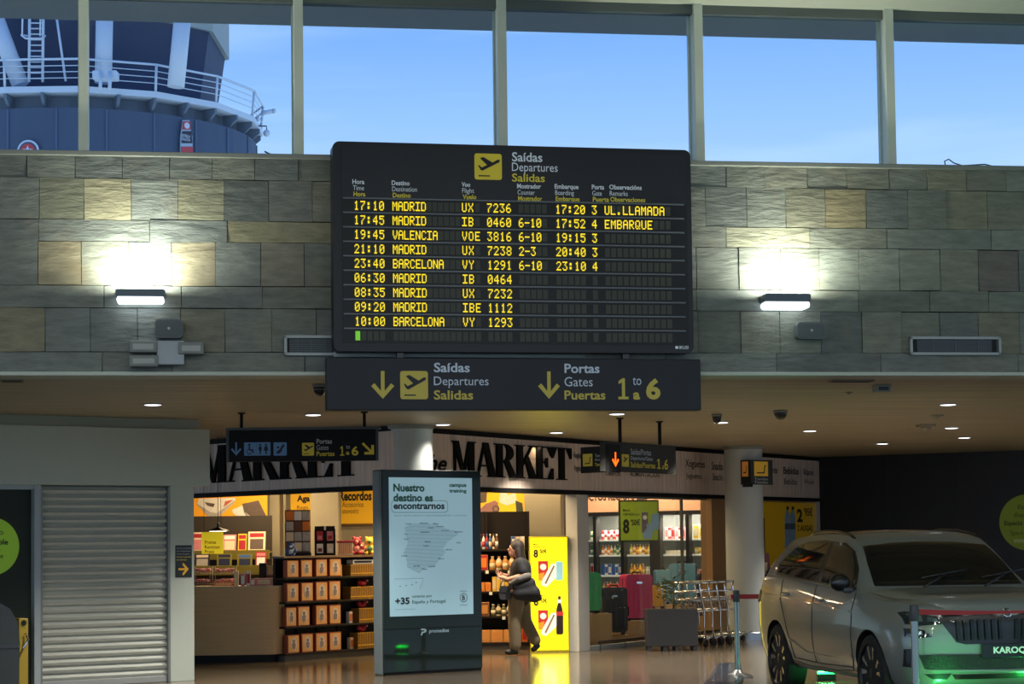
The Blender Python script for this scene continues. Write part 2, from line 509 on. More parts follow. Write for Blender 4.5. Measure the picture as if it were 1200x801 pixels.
# --- roof overhang outside the windows
o = MB().box(-9, .24, ZH + .005, 9, 1.08, ZH + .45).build('trim_20', mat('overhang_soffit', (206, 210, 210), .7, stretch=(1, 6, 1)))
place(o, WALL); struct(o)

# --- hall ceiling (plaster), lower timber-slat ceiling
o = MB().box(-16, -27, ZH + .03, 16, .2, ZH + .35).build('ceiling', mat('ceiling_plaster', (206, 208, 190), .7, bump=.05)); place(o, WALL); struct(o)
def slat_mat():
    m = bpy.data.materials.new('ceiling_slats'); m.use_nodes = True
    t = m.node_tree; b = t.nodes['Principled BSDF']
    tc = t.nodes.new('ShaderNodeTexCoord'); mp = t.nodes.new('ShaderNodeMapping'); no = t.nodes.new('ShaderNodeTexNoise')
    t.links.new(tc.outputs['Object'], mp.inputs[0]); mp.inputs['Scale'].default_value = (.25, 5, 1)
    t.links.new(mp.outputs[0], no.inputs['Vector']); no.inputs['Scale'].default_value = 2.0; no.inputs['Detail'].default_value = 5
    r = t.nodes.new('ShaderNodeValToRGB'); r.color_ramp.elements[0].color = lin((140, 130, 106)); r.color_ramp.elements[1].color = lin((170, 158, 130))
    r.color_ramp.elements[0].position = .35; r.color_ramp.elements[1].position = .65
    t.links.new(no.outputs['Fac'], r.inputs[0]); t.links.new(r.outputs[0], b.inputs['Base Color']); b.inputs['Roughness'].default_value = .45
    return m
mb = MB()
y = .30
while y < 34:                                            # long boards with a thin shadow gap
    mb.box(-16, y, CEIL, 22, y + .193, CEIL + .02); y += .2
mb.box(-16, .30, CEIL + .02, 22, 34, CEIL + .1)
o = mb.build('ceiling_lower', slat_mat()); place(o, WALL); struct(o)

# --- shuttered unit on the left: wall, fascia, pillar, cornice
SH = Pl(zhit(228, 797), 36.0)
x_end = SH.xz(246, 535, -.10)[0]
zf0, zf1 = SH.xz(230, 569, -.1)[1], SH.xz(235, 503, -.1)[1]
xs0, xs1 = SH.xz(46.5, 690)[0], SH.xz(199.5, 690)[0]
paint = mat('bulkhead_paint', (170, 176, 164), .55, var=.04)
mb = MB()
mb.box(-6, -.10, zf0, x_end, .3, zf1, .006)
mb.box(xs1, 0, 0, 0, .3, zf0 + .01, .004)
mb.box(-6, .22, 0, xs1, .3, zf0)
o = mb.build('wall_left', paint); place(o, SH); struct(o)
o = MB().box(-6, .05, zf1 - .01, x_end - .05, .3, CEIL).build('trim_12', mat('cornice_paint', (180, 176, 152), .6)); place(o, SH); struct(o)
mb = MB(); xf0 = SH.xz(39, 690)[0]
mb.box(xf0, -.03, 0, xs0, .22, zf0 + .01, .004)
mb.box(-6, -.02, zf0 - .05, xs0, .2, zf0 + .01)
o = mb.build('trim_13', mat('door_post_grey', (150, 158, 160), .45)); place(o, SH); struct(o)
o = MB().box(-6, .06, 0, xf0, .09, zf0 - .05).build('door_1', mat('dark_glazed_panel', (42, 48, 42), .45, spec=.15)); place(o, SH); struct(o)
# back of the left side so that the dark stays behind the unit
o = MB().box(-6, .3, 0, x_end - .1, .5, CEIL).build('wall_left_back', paint); place(o, SH); struct(o)

# --- shop front planes
FLp = plane_by(zhit(228, 580.5, 2.24), zhit(440, 571, 2.24)); FLp.P.z = 0
FRp = plane_by(zhit(560, 573, 2.24), zhit(848, 582, 2.24)); FRp.P.z = 0
# --- navy wall on the right
NP = FRp.hit(960, 560, .0); NP.z = 0
NAVY = Pl(NP, -29.0)
navy = mat('navy_panel', (11, 17, 27), .45, var=.1, scale=2)
mb = MB()
for k in range(9):
    mb.box(.0 + k * 1.25, 0, 0, .0 + k * 1.25 + 1.244, .1, CEIL)
o = mb.build('wall_right', navy); place(o, NAVY); struct(o)

ZB = 2.24
# shop back walls and ceiling
BW = Pl((0, 33.6, 0), 0)
o = MB().box(-11, 0, 0, 1.2, .15, CEIL).build('wall_back', mat('shop_wall_beige', (132, 122, 100), .7)); place(o, BW); struct(o)
FD = Pl(ray(760, 700) * 1.0, 0)
d = ray(760, 700); FD = Pl(CAM + d * (37.0 / d.y), -31.0); FD.P.z = 0
o = MB().box(-5.0, .85, 0, 2.2, 1.0, CEIL).build('wall_back_right', mat('shop_wall_beige', (132, 122, 100))); place(o, FD); struct(o)

# end wall strip of the shop next to the far column
a = FRp.xz(831, 690, .12)[0]; b2 = FRp.xz(851, 690, .12)[0]
o = MB().box(a, .05, 0, b2 + .1, .25, ZB + .1).build('wall_shop_end', mat('tan_panel', (150, 116, 76), .6, var=.12, stretch=(1, 1, .2))); place(o, FRp); struct(o)
a3 = FRp.xz(851, 690)[0]; b3 = FRp.xz(966, 690)[0] + .5
o = MB().box(a3 + .05, .08, 0, b3, .25, ZB + .1).build('wall_shop_side', mat('tan_panel', (150, 116, 76))); place(o, FRp); struct(o)
# ================================================================== pictograms
PLANE = [(.12, .55), (.18, .54), (.26, .46), (.46, .56), (.20, .82), (.33, .86), (.66, .66), (.84, .77), (.93, .77), (.91, .68), (.29, .34), (.22, .37)]
ARROW = [(.42, 1), (.58, 1), (.58, .28), (.86, .56), (1.0, .46), (.5, 0), (0, .46), (.14, .56), (.42, .28)]
ARROW_R = [(0, .42), (0, .58), (.66, .58), (.38, .86), (.48, 1), (1, .5), (.48, 0), (.38, .14), (.66, .42)]
ARROW_DR = [(0, .88), (.12, 1), (.72, .40), (.72, .80), (.92, .80), (.92, .08), (.2, .08), (.2, .28), (.60, .28)]
CART = [(.10, .18), (.16, .18), (.16, .24), (.72, .24), (.78, .80), (.95, .80), (.95, .73), (.85, .73), (.78, .14), (.10, .14)]

ONE = [(.34, 0), (.34, .78), (.02, .68), (.02, .82), (.42, 1), (.62, 1), (.62, 0)]
ONE = [(.0, 0), (1, 0), (1, .12), (.66, .12), (.66, 1), (.42, 1), (.04, .86), (.04, .72), (.36, .80), (.36, .12), (0, .12)]
def picto(parent, pl, u0, v0, u1, v1, y, kind='plane', m=None, name='pictogram'):
    x0, z0, x1, z1 = pl.box(u0, v0, u1, v1, y)
    mb = MB(); mb.prism(rrect(x0, z0, x1, z1, (x1 - x0) * .09), y, y - .004)
    o = mb.build(name, m or sign_yel, parent)
    mb = MB()
    if kind == 'plane':
        mb.prism(fit(PLANE, x0, z0, x1, z1), y - .004, y - .007)
        mb.prism(fit(rect(.14, .12, .56, .165), x0, z0, x1, z1), y - .004, y - .007)
    elif kind == 'cart':
        mb.prism(fit(CART, x0, z0, x1, z1), y - .004, y - .007)
        for a in (.28, .64): mb.prism(fit(circ(a, .10, .05, 12), x0, z0, x1, z1), y - .004, y - .007)
    g = mb.build('pictogram_symbol', sign_dark, o)
    return o

# ================================================================== departures board
B = BRD.at(602, 410)
T = thing('departures_board', 'large black flight departures board hung on the stone wall, with yellow dot-matrix rows', 'departures board', B)
x0, z0, x1, z1 = B.box(390.5, 170.5, 811, 412.5)
mb = MB(); mb.prism(rrect(x0, z0, x1, z1, .06, 6), 0, .20)
casing = mb.build('casing', mat('board_casing', (17, 21, 29), .4, spec=.35), T)
mb = MB(); mb.box(x0 + .02, .20, z0 - .03, x1 + .035, .25, z1 - .6, .005)
mb.build('mounting_frame', mat('frame_light', (150, 156, 150), .5), T)
# inner recessed panel: header sheet and the matrix field
hx0, hz0, hx1, hz1 = B.box(400, 176, 803, 236)
MB().prism(rrect(hx0, hz0, hx1, hz1, .02), -.004, 0).build('header_panel', mat('board_header', (20, 25, 34), .4, spec=.35), T)
mx0, mz0, mx1, mz1 = B.box(401, 236, 806, 403)
MB().box(mx0, -.004, mz0, mx1, 0, mz1).build('matrix_field', mat('matrix_black', (10, 12, 16), .4, spec=.3), T)
picto(T, B, 556, 180, 588, 210.5, -.004)
txt_y = mat('board_yellow', (205, 188, 50), .5, emit=.10)
for s, u0, v0, u1, v1, m, bo in (('Saídas', 600, 178.5, 635.5, 189.5, sign_white, .012), ('Departures', 600, 191, 653.5, 204, sign_white, 0), ('Salidas', 600, 203.5, 638.5, 213, txt_y, .012)):
    text_px(T, B, s, u0, v0, u1, v1, m, -.006, bo)
heads = [(('Hora', 'Time', 'Hora'), 413, 426.5, 210), (('Destino', 'Destination', 'Destino'), 459, 480, 211.5), (('Voo', 'Flight', 'Vuelo'), 541, 551, 213.3),
         (('Mostrador', 'Counter', 'Mostrador'), 606, 634, 215.3), (('Embarque', 'Boarding', 'Embarque'), 650, 678, 215.8), (('Porta', 'Gate', 'Puerta'), 693.5, 708, 216.3), (('Observacións', 'Remarks', 'Observaciones'), 714, 752, 216.6)]
wid = {'Hora': 14, 'Time': 13, 'Destino': 21, 'Destination': 29, 'Voo': 10, 'Flight': 14, 'Vuelo': 16, 'Mostrador': 28, 'Counter': 20, 'Embarque': 28, 'Boarding': 22, 'Porta': 14.5, 'Gate': 11, 'Puerta': 19, 'Observacións': 38, 'Remarks': 21, 'Observaciones': 41}
for ss, u0, u1, v in heads:
    for k, s in enumerate(ss):
        desc = 1.6 if any(c in s for c in 'gqy') else 0
        text_px(T, B, s, u0 + k * .6, v + k * 7.2, u0 + k * .6 + wid[s], v + 5.6 + k * 7.2 + desc, txt_y if k == 2 else sign_white, -.006, 0 if k == 1 else .018, 'column_heading')
# dot-matrix rows
FONT = {'0': '0E11131519110E', '1': '040C040404040E', '2': '0E11010204081F', '3': '1F02040201110E', '4': '02060A121F0202', '5': '1F101E0101110E', '6': '0608101E11110E',
        '7': '1F010204080808', '8': '0E11110E11110E', '9': '0E11110F01020C', ':': '000C0C000C0C00', '-': '0000001F000000', '.': '00000000000C0C',
        'A': '0E11111F111111', 'B': '1E11111E11111E', 'C': '0E11101010110E', 'D': '1E11111111111E', 'E': '1F10101E10101F', 'I': '1F04040404041F', 'L': '1010101010101F',
        'M': '111B1515111111', 'N': '11191915131311', 'O': '0E11111111110E', 'Q': '0E11111115120D', 'R': '1E11111E141211', 'U': '1111111111110E', 'V': '111111110A0A04',
        'X': '11110A040A1111', 'Y': '11110A04040404', ' ': '00000000000000'}
dot_on = mat('matrix_dot_lit', (240, 214, 28), .5, emit=.95, var=0, ecol=(238, 208, 30))
dot_gr = mat('matrix_dot_green', (110, 190, 50), .5, emit=.6, var=0)
cell_m = mat('matrix_cell_unlit', (66, 68, 60), .5, spec=.3)
line_m = mat('divider_strip', (92, 98, 104), .4, .3)
rows = [('17:10', 'MADRID', 'UX', '7236', '', '17:20', '3', 'UL.LLAMADA'), ('17:45', 'MADRID', 'IB', '0460', '6-10', '17:52', '4', 'EMBARQUE'),
        ('19:45', 'VALENCIA', 'VOE', '3816', '6-10', '19:15', '3', ''), ('21:10', 'MADRID', 'UX', '7238', '2-3', '20:40', '3', ''),
        ('23:40', 'BARCELONA', 'VY', '1291', '6-10', '23:10', '4', ''), ('06:30', 'MADRID', 'IB', '0464', '', '', '', ''), ('08:35', 'MADRID', 'UX', '7232', '', '', '', ''),
        ('09:20', 'MADRID', 'IBE', '1112', '', '', '', ''), ('10:00', 'BARCELONA', 'VY', '1293', '', '', '', ''), ('', '', '', '', '', '', '', '')]
cols = [(415.5, 5, 7.35), (460.5, 12, 6.72), (542, 3, 7.6), (571.5, 4, 7.45), (608.5, 5, 6.9), (652, 5, 7.2), (694.5, 1, 7), (709.5, 11, 7.15)]
for r in range(10):
    vt = 239.0 + r * 16.62
    if r: pass
    # slight slope of the rows is the board's own perspective: lay them out in its local frame
    zc = mz1 - (mz1 - mz0) * (r + .5) / 10.0
    zh = .040
    row_cells, lit = [], MB()
    for (u, n, pt), s in zip(cols, rows[r]):
        for k in range(n):
            a, _ = B.xz(u + k * pt, 320, -.004); b, _ = B.xz(u + k * pt + 5.6, 320, -.004)
            row_cells.append((a, b))
            ch = s[k] if k < len(s) else ' '
            g = FONT[ch]
            for yy in range(7):
                bits = int(g[2 * yy:2 * yy + 2], 16)
                for xx in range(5):
                    if bits >> (4 - xx) & 1:
                        dx = (b - a) / 5; dz = 2 * zh / 7
                        px, pz = a + dx * xx, zc + zh - dz * (yy + 1)
                        lit.box(px + dx * .04, -.012, pz + dz * .06, px + dx * .98, -.007, pz + dz * .96)
    mb = MB(); bm = mb.bm; prev = None                      # one continuous strip: cells stand a little proud of the gaps
    for a, b in row_cells:
        c = [[bm.verts.new((x, y, z)) for z in (zc - zh, zc + zh)] for x, y in ((a, -.0045), (a, -.007), (b, -.007), (b, -.0045))]
        for p, q in zip(c, c[1:]): bm.faces.new((p[0], q[0], q[1], p[1]))
        if prev: bm.faces.new((prev[0], c[0][0], c[0][1], prev[1])).material_index = 1
        prev = c[-1]
    mb.build('character_cells', (cell_m, MATS['matrix_black']), T, fix=False)
    if r < 9:
        lit.build('flight_row', dot_on, T)
    else:
        a, _ = B.xz(416.5, 395, -.004); b, _ = B.xz(422, 395, -.004)
        lit.box(a, -.012, zc - zh, b, -.007, zc + zh).build('cursor_block', dot_gr, T)
    zt = zc + (mz1 - mz0) / 20
    MB().box(mx0 + .01, -.016, zt - .006, mx1 - .03, -.004, zt + .006).build('divider_strip', line_m, T)
lx0, lz0, lx1, lz1 = B.box(791, 405, 806.5, 408.8)
mb = MB(); add_text(mb, 'IKUSI', lx0 + .038, lz0, lx1, lz1, -.003, .01)
mb.prism(circ(lx0 + .016, (lz0 + lz1) / 2, .014, 16), -.003, -.001)
mb.build('maker_mark', sign_white, T)

# ================================================================== big sign under the board
S = BRD.at(602, 481)
T = thing('direction_sign', 'wide charcoal departures and gates 1 to 6 sign mounted below the flight board', 'sign', S)
x0, z0, x1, z1 = S.box(383, 419.5, 821.5, 480.5)
MB().box(x0, 0, z0, x1, .16, z1, .008).build('panel', mat('big_sign_panel', (24, 28, 36), .45, spec=.3), T)
for u in (470, 735):
    a = S.xz(u, 419)[0]; MB().box(a - .03, .04, z1 - .01, a + .03, .12, z1 + .05, .004).build('bracket', dkgrey, T)
by = mat('big_sign_yellow', (176, 160, 62), .5, emit=.06)
bw = mat('big_sign_white', (176, 188, 204), .5, emit=.06)
mb = MB(); poly_px(mb, S, ARROW, 435, 434.5, 462, 467, 0, -.004); mb.build('arrow', by, T)
mb = MB(); poly_px(mb, S, ARROW, 630.5, 435, 656, 467, 0, -.004); mb.build('arrow', by, T)
picto(T, S, 469, 434.5, 501.5, 467.5, 0, m=by)
for s, u0, v0, u1, v1, m, bo in (('Saídas', 508.5, 424.8, 550.5, 436, bw, .016), ('Departures', 508.5, 441, 572.5, 454.5, bw, 0), ('Salidas', 508.5, 457, 554.5, 468, by, .016),
                                 ('Portas', 661.5, 426, 702.5, 437, bw, .016), ('Gates', 661.5, 441.5, 694.5, 452.5, bw, 0), ('Puertas', 661.5, 457.3, 709.5, 468, by, .016),
                                 ('1', 724.5, 443, 736.5, 467.5, by, .03), ('to', 741.5, 442, 751.5, 451, bw, 0), ('a', 742, 459.5, 750, 468, by, .03), ('6', 757, 443, 774, 468, by, .03)):
    text_px(T, S, s, u0, v0, u1, v1, m, -.003, bo)

# ================================================================== bright wall lamps, speakers, junction boxes, grilles on the stone wall
lamp_on = mat('lamp_diffuser_lit', (235, 248, 255), .4, emit=5.0, var=0)
def wall_lamp(u0, v0, u1, v1, label):
    P = WALL.at((u0 + u1) / 2, v1, -.05)
    T = thing('wall_washer_lamp', label, 'lamp', P, group='bright linear lamps on the stone wall')
    x0, z0, x1, z1 = P.box(u0, v0, u1, v1)
    w = x1 - x0; h = z1 - z0
    mb = MB(); mb.prism(rrect(x0, h * .42, x1, h * .98, .02), -.17, .045); mb.build('housing', mat('lamp_housing', (70, 82, 92), .4, .4), T)
    MB().box(x0 + .02, .03, h * .3, x1 - .02, .08, h * .9).build('bracket', dkgrey, T)
    mb = MB(); mb.prism(rrect(x0 + w * .03, 0.0, x1 - w * .03, h * .45, .025), -.165, .0); mb.build('diffuser', lamp_on, T)
    l = area('wall_washer_light', P.w((x0 + x1) / 2, -.21, h + .03), WALL_LAMP_W, .42, .10, (.97, 1.0, .86), (rad(180 - 18), 0, rad(P.yaw)))
    return T
wall_lamp(136, 341, 194, 356.5, 'bright linear wall lamp above the grey junction boxes, left of the flight board')
wall_lamp(890, 346, 944, 363, 'bright linear wall lamp on the stone between the flight board and the long vent grille')

def speaker(u0, v0, u1, v1, label):
    P = WALL.at((u0 + u1) / 2, v1, -.05)
    T = thing('wall_speaker', label, 'speaker', P, group='small grey speakers under the wall lamps')
    x0, z0, x1, z1 = P.box(u0, v0, u1, v1)
    m = mat('speaker_grey', (92, 98, 100), .6)
    mb = MB(); mb.prism(rrect(x0, z0, x1, z1, .035), -.10, .0); mb.build('cabinet', m, T)
    mb = MB(); mb.prism(rrect(x0 + .012, z0 + .012, x1 - .012, z1 - .012, .03), -.108, -.10); mb.build('grille', mat('speaker_mesh', (84, 90, 92), .8, scale=200, bump=.4), T)
    mb = MB(); mb.prism(circ((x0 + x1) / 2, (z0 + z1) / 2, .012, 12), -.112, -.108); mb.build('badge', lightgrey, T)
speaker(181.5, 375, 214.5, 397, 'small grey wall speaker just above the white junction boxes')
speaker(930.5, 378.5, 964, 398, 'small grey wall speaker under the lamp beside the long vent grille')

P = WALL.at(196, 429, -.05)
T = thing('junction_box_cluster', 'white electrical box with grey emergency lights at both sides, on the stone wall', 'electrical box', P)
jm = mat('junction_white', (150, 158, 164), .5); jg = mat('junction_grey', (112, 116, 114), .5)
b = P.box(184, 400, 216, 428)
MB().box(b[0], -.09, b[1], b[2], 0, b[3], .008).build('centre_box', jm, T)
for a in ((152, 400, 184.5, 414), (152, 417, 185.5, 430.5), (209, 402, 239, 416)):
    b = P.box(*a)
    o = MB().box(b[0], -.11, b[1], b[2], 0, b[3], .01).build('light_unit', jg, T)
    MB().box(b[0] + .03, -.115, b[1] + .025, b[2] - .03, -.11, b[3] - .03).build('diffuser', mat('unit_diffuser', (150, 152, 146), .4), o)

def grille(u0, v0, u1, v1, label):
    P = WALL.at((u0 + u1) / 2, v1, -.045)
    T = thing('vent_grille', label, 'vent', P, group='framed air grilles in the stone wall')
    x0, z0, x1, z1 = P.box(u0, v0, u1, v1); t = .024
    mb = MB()
    mb.box(x0, -.03, z0, x1, 0, z0 + t); mb.box(x0, -.03, z1 - t, x1, 0, z1); mb.box(x0, -.03, z0, x0 + t, 0, z1); mb.box(x1 - t, -.03, z0, x1, 0, z1)
    mb.build('frame', mat('grille_frame', (140, 146, 146), .4, .3), T)
    MB().box(x0 + t, -.006, z0 + t, x1 - t, -.001, z1 - t).build('backing', mat('grille_dark', (58, 66, 72), .6), T)
    mb = MB()
    for k in range(1, 7): mb.box(x0 + t, -.014, z0 + t + (z1 - z0 - 2 * t) * k / 7 - .003, x1 - t, -.006, z0 + t + (z1 - z0 - 2 * t) * k / 7 + .003)
    for k in range(1, 4): mb.box(x0 + (x1 - x0) * k / 4 - .003, -.018, z0 + t, x0 + (x1 - x0) * k / 4 + .003, -.006, z1 - t)
    mb.build('louvre', mat('grille_slat', (84, 92, 96), .5, .2), T)
    mb = MB()
    for k in (.06, .93): mb.box(x0 + (x1 - x0) * k - .02, -.022, z0 + t, x0 + (x1 - x0) * k + .015, -.012, z1 - t)
    mb.build('damper', black, T)
grille(1065.5, 394.5, 1172, 416, 'long metal air vent grille low in the stone wall, beyond the lamp and speaker')
grille(333, 393, 396, 416.5, 'metal air vent grille half hidden behind the bottom corner of the flight board')

P = WALL.at(1130, 195.5, .02)
mb = MB(); mb.tube([P.w(*p) - P.P for p in ((-.18, 0, 0), (-.19, 0, .05), (-.15, 0, .07), (-.1, 0, .035), (-.02, 0, .012), (.1, 0, .02), (.2, 0, .028), (.3, 0, .006))], .006)
o = mb.build('cable', mat('cable_black', (40, 50, 60), .5)); o.location = P.P
tag(o, 'loose thin cable curled on the window sill above the long vent grille', 'cable')
P = WALL.at(318, 184, .02)
mb = MB(); mb.tube([P.w(*p) - P.P for p in ((-.06, 0, .05), (-.02, 0, .03), (.05, 0, .012), (.12, 0, .008))], .007)
o = mb.build('cable', mat('cable_black', (40, 50, 60), .5)); o.location = P.P
tag(o, 'short dark cable end on the window sill in front of the control tower', 'cable')

# ================================================================== fittings of the lower ceiling
led = mat('downlight_lit', (240, 244, 255), .4, emit=2.6, var=0)
DL = [(179, 473, 'over the roller shutter'), (367, 485, 'between the hanging toilets sign and the big gates sign'), (519, 496.5, 'in front of the shop fascia beside the round column'), (652, 506, 'above the letters on the right half of the shop fascia'),
      (723, 484, 'under the big sign, over the rod of the hanging V sign'), (845, 494, 'next to the dome camera by the end of the big sign'), (949, 504, 'over the pale end of the shop fascia'),
      (1034, 519, 'lowest over the navy wall'), (1111, 473, 'highest of those over the car'), (1115, 500.5, 'in the middle of three stacked over the windscreen'), (1130, 512, 'closest to the navy wall over the car bonnet')]
proto = None
for u, v, w in DL:
    p = zhit(u, v, CEIL)
    lab = 'round recessed downlight %s' % w
    if proto is None:
        proto = thing('ceiling_downlight', lab, 'downlight', p, group='downlights in the timber ceiling')
        MB().lathe([(.085, 0), (.105, -.004), (.105, -.010), (.085, -.012)], n=24).build('trim_ring', mat('downlight_ring', (168, 168, 160), .4), proto)
        MB().lathe([(.084, -.004), (.084, -.014), (.05, -.018), (.01, -.019)], n=24).build('diffuser', led, proto)
    else:
        dup(proto, p, label=lab)
    l = bpy.data.lights.new('downlight_beam', 'SPOT'); l.energy = DOWN_W * (.6 if 'column' in w else 4); l.spot_size = rad(105); l.spot_blend = .8; l.shadow_soft_size = .08; l.color = (1, .95, .86)
    o = bpy.data.objects.new('downlight_beam', l); COL.objects.link(o); o.location = p - V((0, 0, .05))

def dome(u, v, r, label):
    p = zhit(u, v, CEIL)
    T = thing('dome_camera', label, 'camera', p, group='dome cameras on the timber ceiling')
    MB().lathe([(r * 1.1, 0), (r * 1.15, -.01), (r * 1.05, -.03)], n=20).build('base_ring', mat('camera_base', (120, 116, 104), .5), T)
    MB().lathe([(r, -.03), (r * .95, -.05), (r * .75, -.085), (r * .4, -.105), (.005, -.11)], n=20).build('dome', mat('camera_dome', (26, 28, 28), .15, coat=.5), T)
dome(840, 485, .055, 'small black dome camera on the ceiling beyond the big gates sign')
dome(914.5, 480.5, .075, 'larger black dome camera on the ceiling, alone over the car side of the column')
dome(374.5, 450, .06, 'dark dome camera peeping out beside the arrow end of the big sign')
def sensor(u, v, s, h, label, kind):
    p = zhit(u, v, CEIL)
    m = mat('sensor_cream', (150, 140, 118), .5)
    T = thing(kind, label, 'sensor', p, 8.7)
    mb = MB(); mb.box(-s, -s, -h * .35, s, s, 0, .004); mb.build('base_plate', m, T)
    mb = MB(); mb.lathe([(s * .8, -h * .35), (s * .55, -h * .7), (.01, -h)], n=4 if kind == 'pyramid_detector' else 18); mb.build('head', m, T)
sensor(1085, 497, .10, .09, 'cream pyramid-shaped detector on the ceiling over the car, beside a small square one', 'pyramid_detector')
sensor(1098, 486, .06, .05, 'small square detector plate on the ceiling over the car', 'smoke_detector')
sensor(995, 459, .03, .025, 'tiny round sprinkler rose on the ceiling near the front lip over the car', 'sprinkler')
p = zhit(1033, 451, CEIL)
T = thing('emergency_light', 'white box emergency light under the ceiling close to the front lip', 'lamp', p, 8.7)
MB().box(-.075, -.06, -.07, .075, .06, 0, .006).build('housing', mat('emergency_housing', (140, 138, 124), .5), T)
MB().box(-.05, -.064, -.055, .05, -.058, -.02).build('lens', dkgrey, T)
for (u0, v0, u1, v1), lab in (((972, 444, 1022, 447.5), 'dark slot air diffuser in the ceiling edge below the wall speaker'), ((0, 443, 28, 447), 'dark slot air diffuser in the ceiling edge at the shuttered unit')):
    p0, p1 = zhit(u0, (v0 + v1) / 2, CEIL), zhit(u1, (v0 + v1) / 2, CEIL)
    m = (p0 + p1) / 2; w = (p1 - p0).length / 2
    T = thing('slot_diffuser', lab, 'vent', m, 8.7, 'slot diffusers at the ceiling edge')
    mb = MB(); mb.box(-w, -.07, -.012, w, .07, 0); mb.build('frame', mat('slot_frame', (110, 102, 84), .5), T)
    mb = MB(); mb.box(-w + .02, -.05, -.016, w - .02, -.01, -.012); mb.box(-w + .02, .01, -.016, w - .02, .05, -.012); mb.build('slot', black, T)

# ================================================================== hanging signs
def rod(T, x, y, z0, z1, m=black):
    mb = MB(); mb.cyl((x, y, z0), (x, y, z1), .018, n=10); mb.cyl((x, y, z1 - .015), (x, y, z1), .04, n=14); mb.build('hanging_rod', m, T)

PH = zhit(283, 483, CEIL); PH.z = 0
H = Pl(PH, 4.0).at(355, 540)
T = thing('hanging_sign', 'hanging black sign with blue toilet pictograms and a yellow gates arrow', 'sign', H)
x0, z0, x1, z1 = H.box(265, 501.5, 443.5, 540)
zc = CEIL - H.P.z
MB().box(x0 + .02, 0, z0, x1 - .02, .10, z1, .006).build('panel', mat('hanging_panel', (17, 18, 21), .6, spec=.2), T)
mb = MB(); mb.box(x0, -.005, z0 + .0, x0 + .03, .105, z1 + .005); mb.build('end_cap', dkgrey, T)
mb = MB(); mb.box(x1 - .03, -.005, z0, x1, .105, z1 + .005); mb.build('end_cap', dkgrey, T)
MB().box(x0, -.01, z1 - .015, x1 + .03, .11, z1 + .012, .004).build('top_rail', mat('rail_grey', (70, 74, 76), .4, .3), T)
for u in (283, 427): rod(T, H.xz(u, 490, .05)[0], .05, z1, zc)
blue = mat('sign_blue', (84, 122, 164), .5, emit=.05); cy = mat('hang_yellow', (190, 168, 40), .5, emit=.06); cw = mat('hang_white', (150, 155, 158), .5, emit=.05)
mb = MB(); poly_px(mb, H, ARROW, 270.5, 518, 283, 533.5, 0, -.003); mb.build('arrow', blue, T)
def panel_px(u0, v0, u1, v1, m, name='pictogram'):
    b = H.box(u0, v0, u1, v1); return MB().prism(rrect(*b, .008), -.003, 0).build(name, m, T), b
def man(mb, x0, z0, x1, z1, skirt=False):
    w = x1 - x0; h = z1 - z0; c = (x0 + x1) / 2
    mb.prism(circ(c, z1 - h * .12, h * .10, 12), -.006, -.003)
    mb.prism([(c - w * .3, z0 + h * .74), (c + w * .3, z0 + h * .74), (c + w * (.45 if skirt else .3), z0 + h * .34), (c + w * .14, z0 + h * .34), (c + w * .14, z0), (c - w * .14, z0), (c - w * .14, z0 + h * .34), (c - w * (.45 if skirt else .3), z0 + h * .34)], -.006, -.003)
o, b = panel_px(286, 518, 317, 533.5, blue); w = b[2] - b[0]; h = b[3] - b[1]
mb = MB(); man(mb, b[0] + w * .52, b[1] + h * .1, b[0] + w * .70, b[1] + h * .9); man(mb, b[0] + w * .74, b[1] + h * .1, b[0] + w * .92, b[1] + h * .9, True)
mb.box(b[0] + w * .47, -.006, b[1] + h * .08, b[0] + w * .475, -.003, b[1] + h * .92)
cx0 = b[0] + w * .2; mb.prism(circ(cx0, b[1] + h * .82, h * .09, 12), -.006, -.003)
mb.prism([(cx0 - w * .03, b[1] + h * .7), (cx0 + w * .03, b[1] + h * .7), (cx0 + w * .03, b[1] + h * .48), (cx0 + w * .14, b[1] + h * .48), (cx0 + w * .19, b[1] + h * .2), (cx0 + w * .14, b[1] + h * .2), (cx0 + w * .11, b[1] + h * .38), (cx0 - w * .03, b[1] + h * .38)], -.006, -.003)
mb.prism([(cx0 + w * .10 * math.cos(rad(a)), b[1] + h * .32 + h * .24 * math.sin(rad(a))) for a in range(130, 400, 20)] + [(cx0 + w * .075 * math.cos(rad(a)), b[1] + h * .32 + h * .17 * math.sin(rad(a))) for a in range(390, 120, -20)], -.006, -.003)
mb.build('pictogram_symbol', sign_dark, o)
o, b = panel_px(320.5, 518, 336, 533.5, blue); w = b[2] - b[0]; h = b[3] - b[1]
mb = MB(); mb.prism([(b[0] + w * q, b[1] + h * s) for q, s in ((.2, .25), (.5, .5), (.62, .75), (.8, .85), (.85, .7), (.72, .6), (.6, .3), (.45, .15), (.25, .15))], -.006, -.003); mb.prism(circ(b[0] + w * .35, b[1] + h * .62, h * .09, 12), -.006, -.003)
mb.build('pictogram_symbol', sign_dark, o)
picto(T, H, 354, 518.5, 368, 533.5, 0, m=cy)
for s, u0, v0, u1, v1, m, bo in (('Portas', 371, 514, 389, 519.6, cw, .012), ('Gates', 371, 521, 385, 527, cw, 0), ('Puertas', 371, 528.5, 392, 534, cy, .012), ('1', 398.5, 522.5, 403.5, 533.5, cy, .02), ('to', 405.5, 521.5, 410, 525.5, cw, 0), ('a', 405.5, 529, 409.5, 532.5, cy, .02), ('6', 412, 522.5, 420, 533.5, cy, .02)):
    text_px(T, H, s, u0, v0, u1, v1, m, -.003, bo)
mb = MB(); poly_px(mb, H, ARROW_DR, 424, 518, 439.5, 533.5, 0, -.004); mb.build('arrow', cy, T)

